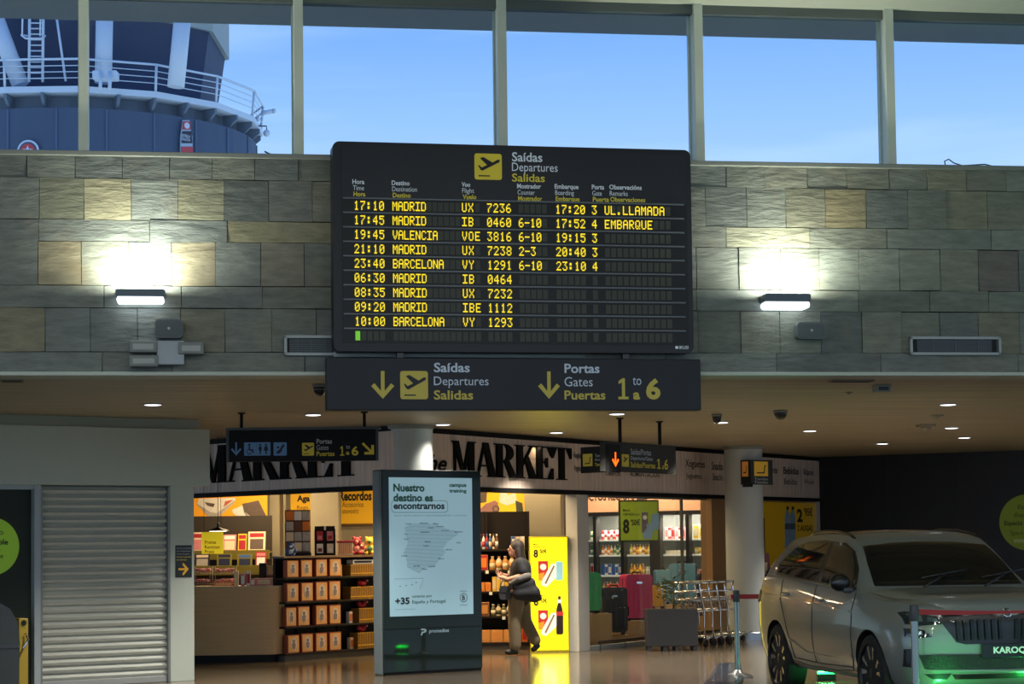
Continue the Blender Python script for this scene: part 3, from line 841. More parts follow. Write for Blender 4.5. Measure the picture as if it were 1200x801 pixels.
# V-shaped hanging sign
PA = zhit(726.5, 489, CEIL); PA.z = 0
HB = Pl(PA, 56.0)
cor = HB.hit(709, 535); cor.z = 0
HA = Pl(cor, -50.0); HB = Pl(cor, 56.0)
T = thing('hanging_sign', 'V-shaped hanging sign with a lit orange arrow beside the right MARKET letters', 'sign', HB.P + V((0, 0, HB.hit(709, 554).z)), 56.0)
def local(o):                                             # geometry written in world space -> local to T
    o.data.transform((Matrix.Translation(T.location) @ Matrix.Rotation(rad(56.0), 4, 'Z')).inverted()); return o
def slab(pl, u0, v0, u1, v1, y0, y1, m, name, poly=None):
    x0, z0, x1, z1 = pl.box(u0, v0, u1, v1, y0)
    mb = MB(); mb.prism(poly and fit(poly, x0, z0, x1, z1) or rect(x0, z0, x1, z1), y0, y1)
    o = mb.build(name, m, T); o.data.transform(Matrix.Translation(pl.P) @ Matrix.Rotation(rad(pl.yaw), 4, 'Z')); return local(o)
def slab_text(pl, s, u0, v0, u1, v1, m, y, bo=0):
    o = text_px(T, pl, s, u0, v0, u1, v1, m, y, bo); o.data.transform(Matrix.Translation(pl.P) @ Matrix.Rotation(rad(pl.yaw), 4, 'Z')); return local(o)
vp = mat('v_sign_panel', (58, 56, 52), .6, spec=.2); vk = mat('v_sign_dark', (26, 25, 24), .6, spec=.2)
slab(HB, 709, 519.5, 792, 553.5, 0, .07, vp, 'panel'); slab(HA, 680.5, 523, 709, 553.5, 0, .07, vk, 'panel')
xb = HB.xz(727, 535)[0]
slab(HB, 709.5, 520, 727, 553, -.004, 0, vk, 'arrow_field')
slab(HB, 717.5, 529.5, 725.5, 546.5, -.008, -.004, mat('arrow_lit', (255, 120, 20), .5, emit=1.6, ecol=(255, 110, 20)), 'arrow', ARROW)
slab(HB, 729, 532, 737, 546.5, -.004, 0, cy, 'pictogram')
slab(HB, 730, 533, 736.3, 545.5, -.007, -.004, sign_dark, 'pictogram_symbol', PLANE)
for s, u0, v0, u1, v1, m in (('Saídas/Portas', 739, 526, 763, 533, cw), ('Departures/Gates', 739, 534.5, 765, 540.5, cw), ('Salidas/Puertas', 739, 541.5, 768, 548, cy), ('1', 770, 537.5, 774.5, 549, cy), ('a', 776, 545, 778, 549.5, cy), ('6', 778.5, 538, 783, 550, cy)):
    slab_text(HB, s, u0, v0, u1, v1, m, -.003, .014)
slab(HA, 683, 531.5, 694, 546, -.004, 0, cy, 'pictogram'); slab(HA, 684, 533, 693, 545, -.007, -.004, sign_dark, 'pictogram_symbol', CART)
for k, s in enumerate(('Tendas', 'Shops', 'Tiendas')):
    slab_text(HA, s, 697, 531.5 + 5.2 * k, 707, 535.3 + 5.2 * k, cy if k == 2 else cw, -.003, .012)
for u in (726.5, 773):
    x = HB.xz(u, 505, .035)[0]; z0 = HB.hit(u, 519.5, .035).z
    mb = MB(); q = HB.w(x, .035, 0); mb.cyl((q.x, q.y, z0 - .01), (q.x, q.y, CEIL), .022, n=10); mb.cyl((q.x, q.y, CEIL - .015), (q.x, q.y, CEIL), .045, n=14)
    local(mb.build('hanging_rod', black, T))

# ================================================================== round columns and the trolley sign on one of them
def column(u0, u1, vt, label):
    p = zhit((u0 + u1) / 2, vt, CEIL)
    dd = (p - CAM).dot(FWD)
    r = (u1 - u0) / 2 * dd / FPX
    T = thing('round_column', label, 'column', (p.x, p.y, 0), group='round white columns under the timber ceiling')
    m = mat('column_white', (186, 190, 184), .5, var=.03)
    MB().lathe([(r, .12), (r, CEIL - .04)], n=40).build('shaft', m, T, smooth=True)
    MB().lathe([(r + .012, 0), (r + .012, .11), (r, .125)], n=40).build('base_ring', steel, T, smooth=True)
    MB().lathe([(r + .01, CEIL - .05), (r + .02, CEIL - .03), (r + .02, CEIL)], n=40).build('top_ring', mat('column_collar', (130, 132, 120), .5), T, smooth=True)
    return p, r
column(455, 507, 498.5, 'white round column rising behind the portrait advertising totem')
pc, rc = column(848.5, 893, 523, 'white round column carrying the trolley sign beside the car')
cor = pc + (CAM - pc).normalized() * (rc + .16); cor.z = 0
cor = Pl(cor, 0).hit(879.5, 550); zb = cor.z
KB = Pl((cor.x, cor.y, 0), 40.0); KA = Pl((cor.x, cor.y, 0), -48.0)
T = thing('column_sign', 'V-shaped yellow trolley pictogram sign fixed on the white round column', 'sign', (cor.x, cor.y, KB.hit(880, 569).z), 56.0)
slab(KB, 879.8, 538.5, 905.5, 567.5, 0, .05, mat('column_sign_box', (34, 34, 30), .5), 'panel'); slab(KA, 868, 538.5, 879.3, 567.5, 0, .05, mat('column_sign_box', (34, 34, 30), .5), 'panel')
slab(KB, 884, 540.5, 900, 557.5, -.004, 0, mat('cart_yellow', (206, 160, 42), .5, emit=.12), 'pictogram'); slab(KB, 885, 542, 899, 556.5, -.007, -.004, sign_dark, 'pictogram_symbol', CART)
slab(KA, 869.5, 540.5, 876.5, 558, -.004, 0, mat('cart_amber', (214, 140, 62), .5, emit=.12), 'pictogram'); slab(KA, 870.3, 542.5, 875.5, 556, -.007, -.004, sign_dark, 'pictogram_symbol', CART)
for k, s in enumerate(('Tendas', 'Tiendas')): slab_text(KB, s, 884, 559.5 + 3.8 * k, 900, 562.3 + 3.8 * k, cw, -.003, .01)
mb = MB(); q = KB.w(.05, .12, 0); mb.box(q.x - .07, q.y - .12, KB.hit(880, 570).z, q.x + .07, q.y + .12, KB.hit(880, 566).z); local(mb.build('bracket', black, T))
# ================================================================== roller shutter and the things on the shuttered unit
P = Pl(SH.P, SH.yaw)
T = thing('roller_shutter', 'closed light grey roller shutter between the dark panel and the arrow notice', 'shutter', P.w((xs0 + xs1) / 2, 0, 0), P.yaw)
hw = (xs1 - xs0) / 2
bm = bmesh.new(); n = 26; top = zf0 - .01; z0 = .07; ph = (top - z0) / n; rows_ = []
for k in range(n):
    for t, yy in ((0, .075), (.10, .045), (.45, .030), (.60, .050), (.95, .075)):
        rows_.append((z0 + ph * (k + t), yy))
va = [(bm.verts.new((-hw + .03, yy, z)), bm.verts.new((hw - .03, yy, z))) for z, yy in rows_]
for a, b in zip(va, va[1:]): bm.faces.new((a[0], a[1], b[1], b[0]))
mb = MB(); mb.bm = bm; mb.build('curtain', mat('shutter_lacquer', (172, 174, 164), .6, .0, var=.03), T, fix=False)
for s in (-1, 1): MB().box(s * hw - .03 * (s > 0) - 0, -.01, 0, s * hw + .03 * (s < 0), .10, top, .004).build('guide_rail', mat('shutter_rail', (120, 124, 122), .4, .3), T)
MB().box(-hw + .03, .02, .0, hw - .03, .10, .075, .008).build('bottom_bar', mat('shutter_bar', (150, 152, 148), .4, .3), T)

P = SH.at(215.5, 676, -.001)
T = thing('arrow_notice', 'small black notice with a yellow arrow stuck on the pillar beside the roller shutter', 'sign', P)
b = P.box(205.5, 638.5, 224.5, 676)
MB().box(b[0], -.008, b[1], b[2], 0, b[3]).build('plate', mat('notice_black', (28, 30, 32), .4), T)
mb = MB(); poly_px(mb, P, ARROW_R, 209, 659, 221, 674, -.008, -.011); mb.build('arrow', mat('notice_yellow', (206, 152, 36), .5, emit=.1), T)
for k, (w, m) in enumerate(((17, cw), (16, cw), (15, cw), (17, sign_yel), (12, sign_yel))):
    text_px(T, P, ['Acceso a portas', 'de embarque', 'Access to gates', 'Acceso a puertas', 'de embarque'][k], 207, 641 + 3.4 * k, 207 + w, 643.2 + 3.4 * k, m, -.010)

# green round sticker on the dark panel, dark machine with a yellow panel in front of it
P = SH.at(-2, 672, .058)
T = thing('round_sticker', 'lime green round sticker on the dark glazed panel beside the roller shutter', 'sticker', P)
b = P.box(-32, 606, 12, 674)
lime = mat('lime_sticker', (132, 176, 36), .5, emit=.12)
MB().prism(circ((b[0] + b[2]) / 2, (b[1] + b[3]) / 2, (b[3] - b[1]) / 2, 48), -.003, 0).build('disc', lime, T)
text_px(T, P, 'disponible', -30, 631.5, 9.5, 640, ink, -.005, .02)
text_px(T, P, 'available', -26, 648, 4, 654, ink, -.005)
text_px(T, P, 'Espacio', -26, 620, 4, 628, ink, -.005)

g = zhit(6, 800 + 8); g.z = 0
P = Pl(SH.hit(10, 800, -.45), 30.0); P.P.z = 0
T = thing('ride_machine', 'dark round-topped machine with a yellow control post, standing before the dark panel', 'machine', P)
bx = lambda u, v, y=0: P.xz(u, v, y)
xa, xb = bx(-30, 760)[0], bx(22, 760)[0]; zt = bx(5, 706)[1]
pts = [(xa, 0), (xb, 0), (xb + .01, zt * .55), (xb - .01, zt * .78), (xb - .09, zt * .93), (xb - .2, zt), (xa, zt)]
mb = MB(); mb.prism(pts, 0, .32); mb.build('body', mat('machine_dark', (40, 44, 42), .4, var=.2), T)
mb = MB(); mb.prism([(xa, zt * .5), (xb + .004, zt * .5), (xb + .004, zt * .54), (xa, zt * .54)], -.012, 0); mb.build('trim_band', dkgrey, T)
xc, xd = bx(22.5, 760)[0], bx(34, 760)[0]; zy = bx(28, 724)[1]
mb = MB(); mb.box(xc, .02, 0, xd, .2, zy, .012); o = mb.build('control_post', mat('machine_yellow', (148, 124, 26), .5, var=.15), T)
b = P.box(24.5, 726, 31, 733, .02); mb = MB(); mb.prism(circ((b[0] + b[2]) / 2, (b[1] + b[3]) / 2, .028, 16), .008, .02); mb.build('button', black, o)
b = P.box(24, 742, 31, 764, .02); mb = MB(); mb.tube([(b[0], -.01, b[1]), (b[0] + .02, -.05, b[1] + .06), (b[2], -.05, b[3] - .06), (b[2] - .02, 0, b[3])], .012); mb.build('handle', chrome, o)

# ================================================================== advertising totem
LAMP_B = zhit(968, 797)                                   # green floor lamp that the glossy foot mirrors at u = 478
k0 = zhit(449.5, 791.5)
kf = k0 + V((.27, .10, 0)); ha = (LAMP_B - kf); ha.z = 0; hb = CAM - kf; hb.z = 0
hv = ha.normalized() + hb.normalized()
KI = Pl(k0, math.degrees(math.atan2(hv.x, -hv.y)))
xw = KI.xz(565, 786)[0]
KI = Pl(k0 + KI.R * xw / 2, KI.yaw); KI.P.z = 0
T = thing('advertising_totem', 'tall dark grey portrait screen totem showing a pale poster, standing before the round column', 'advertising totem', KI)
x0, x1 = -xw / 2, xw / 2
zt = KI.xz(505, 550.5)[1]
dark = mat('totem_grey', (48, 58, 54), .28, .1)
edge = mat('totem_edge', (104, 112, 110), .5, .2)
MB().box(x0 - .02, .012, 0, x1 + .01, .19, zt, .02, 3).build('casing', edge, T)
zl = KI.xz(508, 735)[1]
b = KI.box(447, 551, 559.5, 735)
mb = MB(); mb.box(x0, -.012, zl, x1, .02, zt - .005, .006); front = mb.build('screen_door', mat('totem_glass_frame', (32, 42, 38), .2, spec=.25), T)
MB().box(x0, -.012, .03, x1, .02, zl - .008, .006).build('lower_panel', mat('totem_lower', (30, 40, 35), .04, spec=.3), T)
MB().box(x0 + .01, .0, 0, x1 - .01, .2, .03).build('plinth', black, T)
sx0, sz0, sx1, sz1 = KI.box(455.5, 559.5, 553, 720.5)
scr = mat('screen_lit', (150, 182, 190), .25, emit=.50, var=.03, scale=2, ecol=(142, 178, 190), coat=.3)
o = MB().box(sx0, -.017, sz0, sx1, -.012, sz1).build('screen', scr, T)
W_, H_ = sx1 - sx0, sz1 - sz0
def on(body, a0, c0, a1, c1, m, bo=0.0, name='lettering'):
    mb = MB(); add_text(mb, body, sx0 + W_ * a0, sz0 + H_ * c0, sx0 + W_ * a1, sz0 + H_ * c1, -.019, bo); return mb.build(name, m, o, fix=False)
sg = mat('screen_green', (32, 92, 72), .5, emit=.06); sk = mat('screen_ink', (24, 40, 46), .5, emit=.03); sl = mat('screen_grey', (104, 130, 138), .5, emit=.22)
on('Nuestro', .05, .897, .42, .955, sg, .030); on('destino es', .05, .825, .52, .883, sg, .030); on('encontrarnos', .05, .77, .66, .815, sk, .026)
on('campus', .72, .925, .93, .955, sg, .030); on('training', .72, .885, .93, .918, sg, .030)
mb = MB()
ra = rrect(sx0 + W_ * .025, sz0 + H_ * .745, sx0 + W_ * .70, sz0 + H_ * .835, .045, 6); rb = rrect(sx0 + W_ * .031, sz0 + H_ * .749, sx0 + W_ * .694, sz0 + H_ * .831, .042, 6)
for i in range(len(ra)):
    j = (i + 1) % len(ra); mb.quad(*[(p[0], -.0185, p[1]) for p in (ra[i], ra[j], rb[j], rb[i])])
mb.build('outline', sl, o)
on('ELIGE TU CENTRO, CERCA DE TI: CURSOS, GRADOS, MÁSTERES Y OPOSICIONES', .06, .718, .93, .731, sl, .004)
# map of the peninsula drawn as fine dotted lines
IB = [(.10, .88), (.20, .94), (.42, .95), (.62, .93), (.80, .85), (.98, .80), (.96, .74), (.80, .62), (.72, .50), (.76, .42), (.66, .30), (.58, .17), (.42, .14), (.33, .05), (.24, .10), (.14, .16), (.12, .34), (.08, .42), (.15, .60), (.12, .74)]
def inside(x, y):
    c = False
    for (ax, ay), (bx_, by_) in zip(IB, IB[1:] + IB[:1]):
        if (ay > y) != (by_ > y) and x < (bx_ - ax) * (y - ay) / (by_ - ay) + ax: c = not c
    return c
mb = MB()
for r in range(46):
    y = .04 + r * .02; run = None
    for c in range(86):
        x = c / 86; ok = inside(x, y)
        if ok and run is None: run = x
        if not ok and run is not None or (ok and c == 85):
            mb.box(sx0 + W_ * (.10 + .74 * run), -.0188, sz0 + H_ * (.285 + .40 * y), sx0 + W_ * (.10 + .74 * x), -.018, sz0 + H_ * (.285 + .40 * y) + .0035); run = None
mb.build('map', sl, o)
rr = random.Random(3)
names = ['Santander', 'Bilbao', 'Pamplona', 'Zaragoza', 'Barcelona', 'Valladolid', 'Madrid', 'Toledo', 'Valencia', 'Murcia', 'Sevilla', 'Granada', 'Málaga', 'Lisboa', 'Porto', 'Vigo', 'Oviedo', 'Burgos', 'Palma']
pos = [(.36, .665), (.52, .66), (.56, .64), (.62, .61), (.78, .60), (.36, .60), (.42, .53), (.40, .50), (.66, .47), (.58, .405), (.28, .355), (.46, .35), (.38, .33), (.14, .43), (.17, .55), (.17, .585), (.19, .66), (.46, .63), (.80, .52)]
mb = MB()
for s, (a, c) in zip(names, pos): add_text(mb, s, sx0 + W_ * a, sz0 + H_ * c, sx0 + W_ * (a + .011 * len(s)), sz0 + H_ * (c + .009), -.0192, .012)
mb.build('city_names', sk, o, fix=False)
mb = MB()                                                  # islands inset
ra = [(.05, .19), (.35, .19), (.40, .27), (.05, .27)]
for (a, c), (d_, e_) in zip(ra[1:3], ra[2:4]): mb.tube([(sx0 + W_ * a, -.018, sz0 + H_ * c), (sx0 + W_ * d_, -.018, sz0 + H_ * e_)], .0015, 4)
for a, c in ((.12, .215), (.19, .22), (.26, .225), (.31, .24)): mb.prism(circ(sx0 + W_ * a, sz0 + H_ * c, .012, 10, .006), -.0185, -.017)
mb.build('island_inset', sl, o)
on('+35', .06, .085, .23, .135, sk, .03); on('centros por', .26, .125, .50, .148, sg, .01); on('España y Portugal', .26, .082, .66, .112, sg, .01)
on('www.campustraining.es', .05, .045, .30, .055, sl)
mb = MB(); cx_, cz_, rr_ = sx0 + W_ * .88, sz0 + H_ * .12, .055
for i in range(32):
    a, c = 2 * math.pi * i / 32, 2 * math.pi * (i + 1) / 32
    mb.quad(*[(cx_ + r * math.cos(t), -.0186, cz_ + r * math.sin(t)) for r, t in ((rr_, a), (rr_, c), (rr_ * .86, c), (rr_ * .86, a))])
add_text(mb, 'B', cx_ - .022, cz_ - .03, cx_ + .022, cz_ + .03, -.0186, .02)
add_text(mb, 'EMPRESA', cx_ - .05, cz_ + .07, cx_ + .05, cz_ + .085, -.0186); add_text(mb, 'CERTIFICADA', cx_ - .055, cz_ - .095, cx_ + .055, cz_ - .08, -.0186)
mb.build('certificate_mark', sk, o, fix=False)
q = KI.box(493, 735.5, 526, 743.5, -.012)
mb = MB(); add_text(mb, 'promedios', q[0] + .12, q[1] + .015, q[2], q[3] - .01, -.0135, .02)
cz_ = (q[1] + q[3]) / 2
mb.prism([(q[0], cz_ + .04), (q[0] + .06, cz_ + .04), (q[0] + .085, cz_ + .015), (q[0] + .06, cz_ - .01), (q[0] + .03, cz_ - .01), (q[0] + .02, cz_ - .04), (q[0], cz_ - .04), (q[0] + .015, cz_ + .005), (q[0] + .05, cz_ + .005), (q[0] + .055, cz_ + .02), (q[0] + .01, cz_ + .02)], -.0135, -.012)
mb.build('maker_mark', mat('totem_mark', (150, 176, 184), .5, emit=.1), T)
# ================================================================== shop fascias and their lettering
def panel_wood():
    m = bpy.data.materials.new('fascia_panels'); m.use_nodes = True
    t = m.node_tree; b = t.nodes['Principled BSDF']
    tc = t.nodes.new('ShaderNodeTexCoord'); mp = t.nodes.new('ShaderNodeMapping'); no = t.nodes.new('ShaderNodeTexNoise'); r = t.nodes.new('ShaderNodeValToRGB')
    t.links.new(tc.outputs['Object'], mp.inputs[0]); mp.inputs['Scale'].default_value = (7, 7, .5); t.links.new(mp.outputs[0], no.inputs['Vector'])
    no.inputs['Scale'].default_value = 2.5; no.inputs['Detail'].default_value = 6
    r.color_ramp.elements[0].color = lin((188, 166, 150)); r.color_ramp.elements[1].color = lin((220, 200, 182)); r.color_ramp.elements[0].position = .3; r.color_ramp.elements[1].position = .7
    t.links.new(no.outputs['Fac'], r.inputs[0]); t.links.new(r.outputs[0], b.inputs['Base Color']); b.inputs['Roughness'].default_value = .5
    return m
FASC = panel_wood()
letter = mat('letter_black', (20, 19, 20), .8, spec=.1)
def serif(x0, x1, z): return rect(x0, z, x1, z + .035)
def bowl(cx, cz, rx, rz, ix, iz):
    o = [(cx + rx * math.cos(rad(a)), cz + rz * math.sin(rad(a))) for a in range(-90, 91, 10)]
    i = [(cx + ix * math.cos(rad(a)), cz + iz * math.sin(rad(a))) for a in range(90, -91, -10)]
    return o + i
LET = {
    'M': [[(.04, 1), (.28, 1), (.565, .0), (.475, .0)], [(.50, .14), (.56, .0), (.80, 1), (.745, 1)], [(.73, 1), (.97, 1), (.97, 0), (.73, 0)], [(.10, .98), (.145, .85), (.145, 0), (.10, 0)], serif(0, .25, 0), serif(.66, 1.04, 0), serif(0, .12, .965), serif(.9, 1.04, .965)],
    'A': [[(.10, 0), (.155, 0), (.47, .96), (.42, 1)], [(.38, 1), (.60, 1), (.95, 0), (.68, 0)], rect(.22, .30, .74, .345), serif(0, .27, 0), serif(.60, 1.02, 0)],
    'R': [rect(.10, 0, .36, 1), serif(0, .46, 0), serif(0, .12, .965), bowl(.46, .74, .42, .26, .14, .22), rect(.34, .96, .48, 1), rect(.34, .48, .48, .52), [(.44, .50), (.66, .50), (1.02, .0), (.74, 0)], serif(.72, 1.06, 0)],
    'K': [rect(.10, 0, .36, 1), serif(0, .46, 0), serif(0, .46, .965), [(.36, .36), (.36, .44), (.80, 1), (.86, 1)], [(.46, .60), (.58, .74), (1.04, 0), (.72, 0)], serif(.66, 1.08, 0), serif(.68, .98, .965)],
    'E': [rect(.10, 0, .36, 1), serif(0, .2, 0), serif(0, .2, .965), rect(.3, .965, .86, 1), [(.86, 1), (.86, .70), (.83, .70), (.66, .97), (.66, 1)], rect(.3, .49, .62, .53), [(.62, .66), (.62, .36), (.59, .36), (.50, .50), (.50, .53), (.59, .66)], rect(.3, 0, .90, .035), [(.90, 0), (.90, .34), (.87, .34), (.68, .03), (.68, 0)]],
    'T': [rect(.36, 0, .62, 1), serif(.24, .74, 0), rect(0, .965, .98, 1), [(0, 1), (0, .66), (.03, .66), (.20, .97), (.20, 1)], [(.98, 1), (.98, .66), (.95, .66), (.78, .97), (.78, 1)]],
}
ADV = {'M': 1.02, 'A': .92, 'R': .98, 'K': .98, 'E': .88, 'T': .98}
def market(T, pl, ua, va_top, va_bot, ub, vb_top, vb_bot, y):
    xa = pl.xz(ua, va_bot, y)[0]; xb = pl.xz(ub, vb_bot, y)[0]
    zb_ = (pl.xz(ua, va_bot, y)[1] + pl.xz(ub, vb_bot, y)[1]) / 2; zt_ = (pl.xz(ua, va_top, y)[1] + pl.xz(ub, vb_top, y)[1]) / 2
    tot = sum(ADV[c] for c in 'MARKET'); x = 0
    for c in 'MARKET':
        mb = MB()
        for k, p in enumerate(LET[c]):
            w = (xb - xa) / tot
            mb.prism([(xa + (x + a) * w, zb_ + b * (zt_ - zb_)) for a, b in p], y - .035 - .0006 * k, y)
        mb.build('letter', letter, T); x += ADV[c]
black_trim = mat('fascia_black', (22, 21, 20), .7, spec=.15)
# left fascia
PL_ = FLp
xr = PL_.xz(462, 560)[0]; zt = CEIL - .07
T = thing('shop_fascia', 'left half of the wooden shop fascia, its MARKET letters partly behind the hanging toilets sign', 'shop fascia', PL_.w(0, 0, ZB), PL_.yaw)
L = Pl(PL_.w(0, 0, ZB), PL_.yaw)
MB().box(-3.2, 0, .03, xr, .16, zt - ZB).build('panel', FASC, T)
MB().box(-3.2, -.015, -.03, xr, .17, .03, .004).build('lower_trim', black_trim, T)
MB().box(-3.2, .01, zt - ZB, xr, .15, CEIL - ZB - .004).build('shadow_gap', black_trim, T)
market(T, L, 236, 523, 566.5, 424, 509, 556.5, 0)
# right fascia
xl = FRp.xz(503, 560)[0]; xe = FRp.xz(961, 560)[0]
R_ = Pl(FRp.w(0, 0, ZB), FRp.yaw)
T = thing('shop_fascia', 'right half of the wooden shop fascia reading the MARKET, ending at the navy wall', 'shop fascia', R_)
MB().box(xl, 0, .03, xe, .16, zt - ZB).build('panel', FASC, T)
MB().box(xl, -.015, -.03, xe, .17, .03, .004).build('lower_trim', black_trim, T)
MB().box(xl, .01, zt - ZB, xe, .15, CEIL - ZB - .004).build('shadow_gap', black_trim, T)
market(T, R_, 528.5, 516, 556.5, 668, 525, 563, 0)
text_px(T, R_, 'the', 494, 532, 524, 552, letter, -.012, .02, 'script_word', .35)
thin = mat('fascia_small_letters', (52, 44, 38), .5)
for s, u0, v0, u1, v1, bo in (('LIBROS', 710, 552.5, 727, 557, .01), ('ALIMENTACIÓN', 738, 551.5, 773, 558.5, .01), ('Xoguetes', 803, 538.5, 826, 550, .01), ('Juguetes', 804, 554, 822, 562.5, 0), ('Snacks', 834, 541, 847, 550.5, .01), ('Snacks', 835, 554.5, 847, 562.5, 0),
                              ('Bebidas', 918, 547, 936, 555.5, .01), ('Bebidas', 919, 560.5, 934, 567.5, 0), ('Viaxe', 941, 549, 953, 556.5, .01), ('Viaje', 942, 561.5, 954, 568, 0), ('Prensa', 900, 546, 911, 554, .01), ('Regalos', 673, 529.5, 682, 539, .01), ('Regalos', 673, 545, 682, 554, .01)):
    text_px(T, R_, s, u0, v0, u1, v1, thin, -.004, bo)

# ================================================================== glazing of the shop front, post and base
post_m = mat('post_white', (190, 186, 176), .45)
a, b = FRp.xz(675.5, 690)[0], FRp.xz(688.5, 690)[0]
mb = MB(); mb.box(a, -.03, 0, b, .16, ZB - .03, .006)
o = mb.build('trim_14', post_m); place(o, FRp); struct(o)
xg = FRp.xz(832, 690)[0]
mb = MB(); mb.box(b, .0, 0, xg, .10, .06, .004); o = mb.build('trim_15', mat('glazing_base', (160, 166, 160), .4, .2)); place(o, FRp); struct(o)
mb = MB(); xm = FRp.xz(803.5, 690)[0]; mb.box(xm - .02, .03, .06, xm + .02, .07, ZB, .003); o = mb.build('trim_16', mat('glazing_bar', (110, 104, 92), .4, .3)); place(o, FRp); struct(o)
w = MB().box(b, .03, ZB - .06, xg, .07, ZB).build('window_7', mat('glazing_bar', (110, 104, 92))); place(w, FRp); struct(w)
MB().box(b, .045, .06, xm - .02, .055, ZB - .06).build('window_pane', glass_mat('shop_glass', (.97, .98, .97, 1), ior=1.25), w)
MB().box(xm + .02, .045, .06, xg, .055, ZB - .06).build('window_pane', glass_mat('shop_glass', (.97, .98, .97, 1)), w)
# dark door frame between the lightbox and the white post
d0 = FRp.xz(665.5, 690, .35)[0]; d1 = FRp.xz(673.5, 690, .35)[0]
mb = MB(); mb.box(d0, .30, 0, d1, .40, ZB + .05, .004); o = mb.build('trim_17', mat('door_frame_dark', (44, 38, 32), .5)); place(o, FRp); struct(o)

# ================================================================== posters and walls inside the shop
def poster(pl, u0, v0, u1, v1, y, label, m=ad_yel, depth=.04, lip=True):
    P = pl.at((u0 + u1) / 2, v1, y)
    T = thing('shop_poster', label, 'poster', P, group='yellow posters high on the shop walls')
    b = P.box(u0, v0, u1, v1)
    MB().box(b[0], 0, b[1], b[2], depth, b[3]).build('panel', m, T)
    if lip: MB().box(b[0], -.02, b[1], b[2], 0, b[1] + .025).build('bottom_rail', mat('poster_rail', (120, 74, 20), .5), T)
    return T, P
Q = Pl((0, 31.2, 0), 0)
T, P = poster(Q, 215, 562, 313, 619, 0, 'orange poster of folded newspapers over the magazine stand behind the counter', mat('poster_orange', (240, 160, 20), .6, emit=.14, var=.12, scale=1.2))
def sheet(poly, m, y): 
    mb = MB(); mb.prism([P.xz(u, v) for u, v in poly], y - .003, y); return mb.build('printed_picture', m, T)
pp = mat('print_grey', (176, 168, 156), .6, var=.35, scale=30); pk = mat('print_dark', (92, 76, 66), .6, var=.3, scale=20); pw = mat('print_white', (220, 214, 202), .6, var=.15, scale=20)
sheet([(232, 586), (262, 592), (277, 583), (275, 588), (253, 609), (247, 608), (231, 591)], pp, -.001)
sheet([(233, 584), (275, 583), (276, 585), (254, 601), (247, 600), (231, 590)], pw, -.005)
sheet([(240, 588), (252, 590), (250, 594), (243, 592)], pk, -.009); sheet([(264, 587), (274, 585), (262, 594)], mat('print_red', (186, 96, 66), .6), -.009)
sheet([(272, 597), (284, 592), (296, 604), (303, 612), (288, 611), (273, 601)], pw, -.001)
sheet([(284, 590), (303, 586), (312, 604), (303, 612), (293, 610), (286, 600)], pk, -.005)
sheet([(286, 599), (298, 607), (302, 611), (296, 611)], pp, -.009)
Q2 = Pl((0, 31.8, 0), 0)
T, P = poster(Q2, 340.5, 570, 368, 618, 0, 'narrow yellow poster lettered Aga, next to the beige shop pillar')
text_px(T, P, 'Aga', 348, 580, 363, 589.5, ink, -.004, .03); brown = mat('print_brown', (128, 88, 24), .6)
text_px(T, P, 'Rega', 348, 592, 361, 598, brown, -.004); text_px(T, P, 'Gifts', 348, 599.5, 358, 604, brown, -.004)
T, P = poster(Q2, 397, 566, 452, 615, 0, 'wide yellow poster lettered Recordos between the beige pillar and the totem')
text_px(T, P, 'Recordos', 397.5, 575, 435.5, 586.5, ink, -.004, .03); text_px(T, P, 'Accesorios', 401, 587.5, 426, 594, brown, -.004, .005); text_px(T, P, 'souvenirs', 401, 595.5, 420, 601.5, brown, -.004, .005)
T, P = poster(Q2, 548, 566, 615.5, 610, 0, 'yellow poster picturing a toy jeep and a toy castle, over the shelves behind the person')
sheet([(557, 574), (571, 574), (570, 588), (557, 590)], pk, -.002)
def disc(u, v, r, m, y): 
    x, z = P.xz(u, v); mb = MB(); mb.prism(circ(x, z, r * 31.8 / FPX, 20), y - .003, y); return mb.build('printed_picture', m, T)
tp = mat('print_mauve', (150, 104, 96), .6)
sheet([(563, 596), (569, 590), (580, 586), (584, 589), (583, 598), (568, 604), (563, 602)], tp, -.006)
disc(567, 603, 4.2, pk, -.010); disc(581, 596, 4.4, pk, -.010); disc(567, 603, 2.2, tp, -.014); disc(581, 596, 2.2, tp, -.014)
sheet([(586, 578), (592, 576), (596, 580), (604, 577), (606, 588), (594, 592), (585, 588)], pw, -.002); sheet([(604, 586), (612, 589), (614, 603), (605, 600)], mat('print_dark_green', (56, 62, 44), .6), -.006)
for k, (u0, u1, D) in enumerate(((200, 314, 31.2), (335, 460, 31.8), (540, 617, 31.8))):
    p0, p1 = CAM + ray(u0, 640) * (D / ray(u0, 640).y), CAM + ray(u1, 640) * (D / ray(u1, 640).y)
    o = MB().box(0, .041, 1.78, p1.x - p0.x, .2, CEIL).build('trim_%d' % (30 + k), mat('shop_wall_beige', (132, 122, 100))); place(o, (p0.x, D, 0)); struct(o)
# beige pillars of the shop (building structure)
beige = mat('pillar_beige', (150, 140, 116), .7)
def pillar(u0, u1, D, n):
    p0, p1 = CAM + ray(u0, 640) * (D / ray(u0, 640).y), CAM + ray(u1, 640) * (D / ray(u1, 640).y)
    o = MB().box(0, 0, 0, p1.x - p0.x, .5, CEIL, .01).build('trim_%d' % n, beige); place(o, (p0.x, D, 0)); struct(o)
pillar(313.5, 328, 31.4, 18); pillar(364, 397, 31.0, 19); pillar(615.5, 658, 30.8, 21)

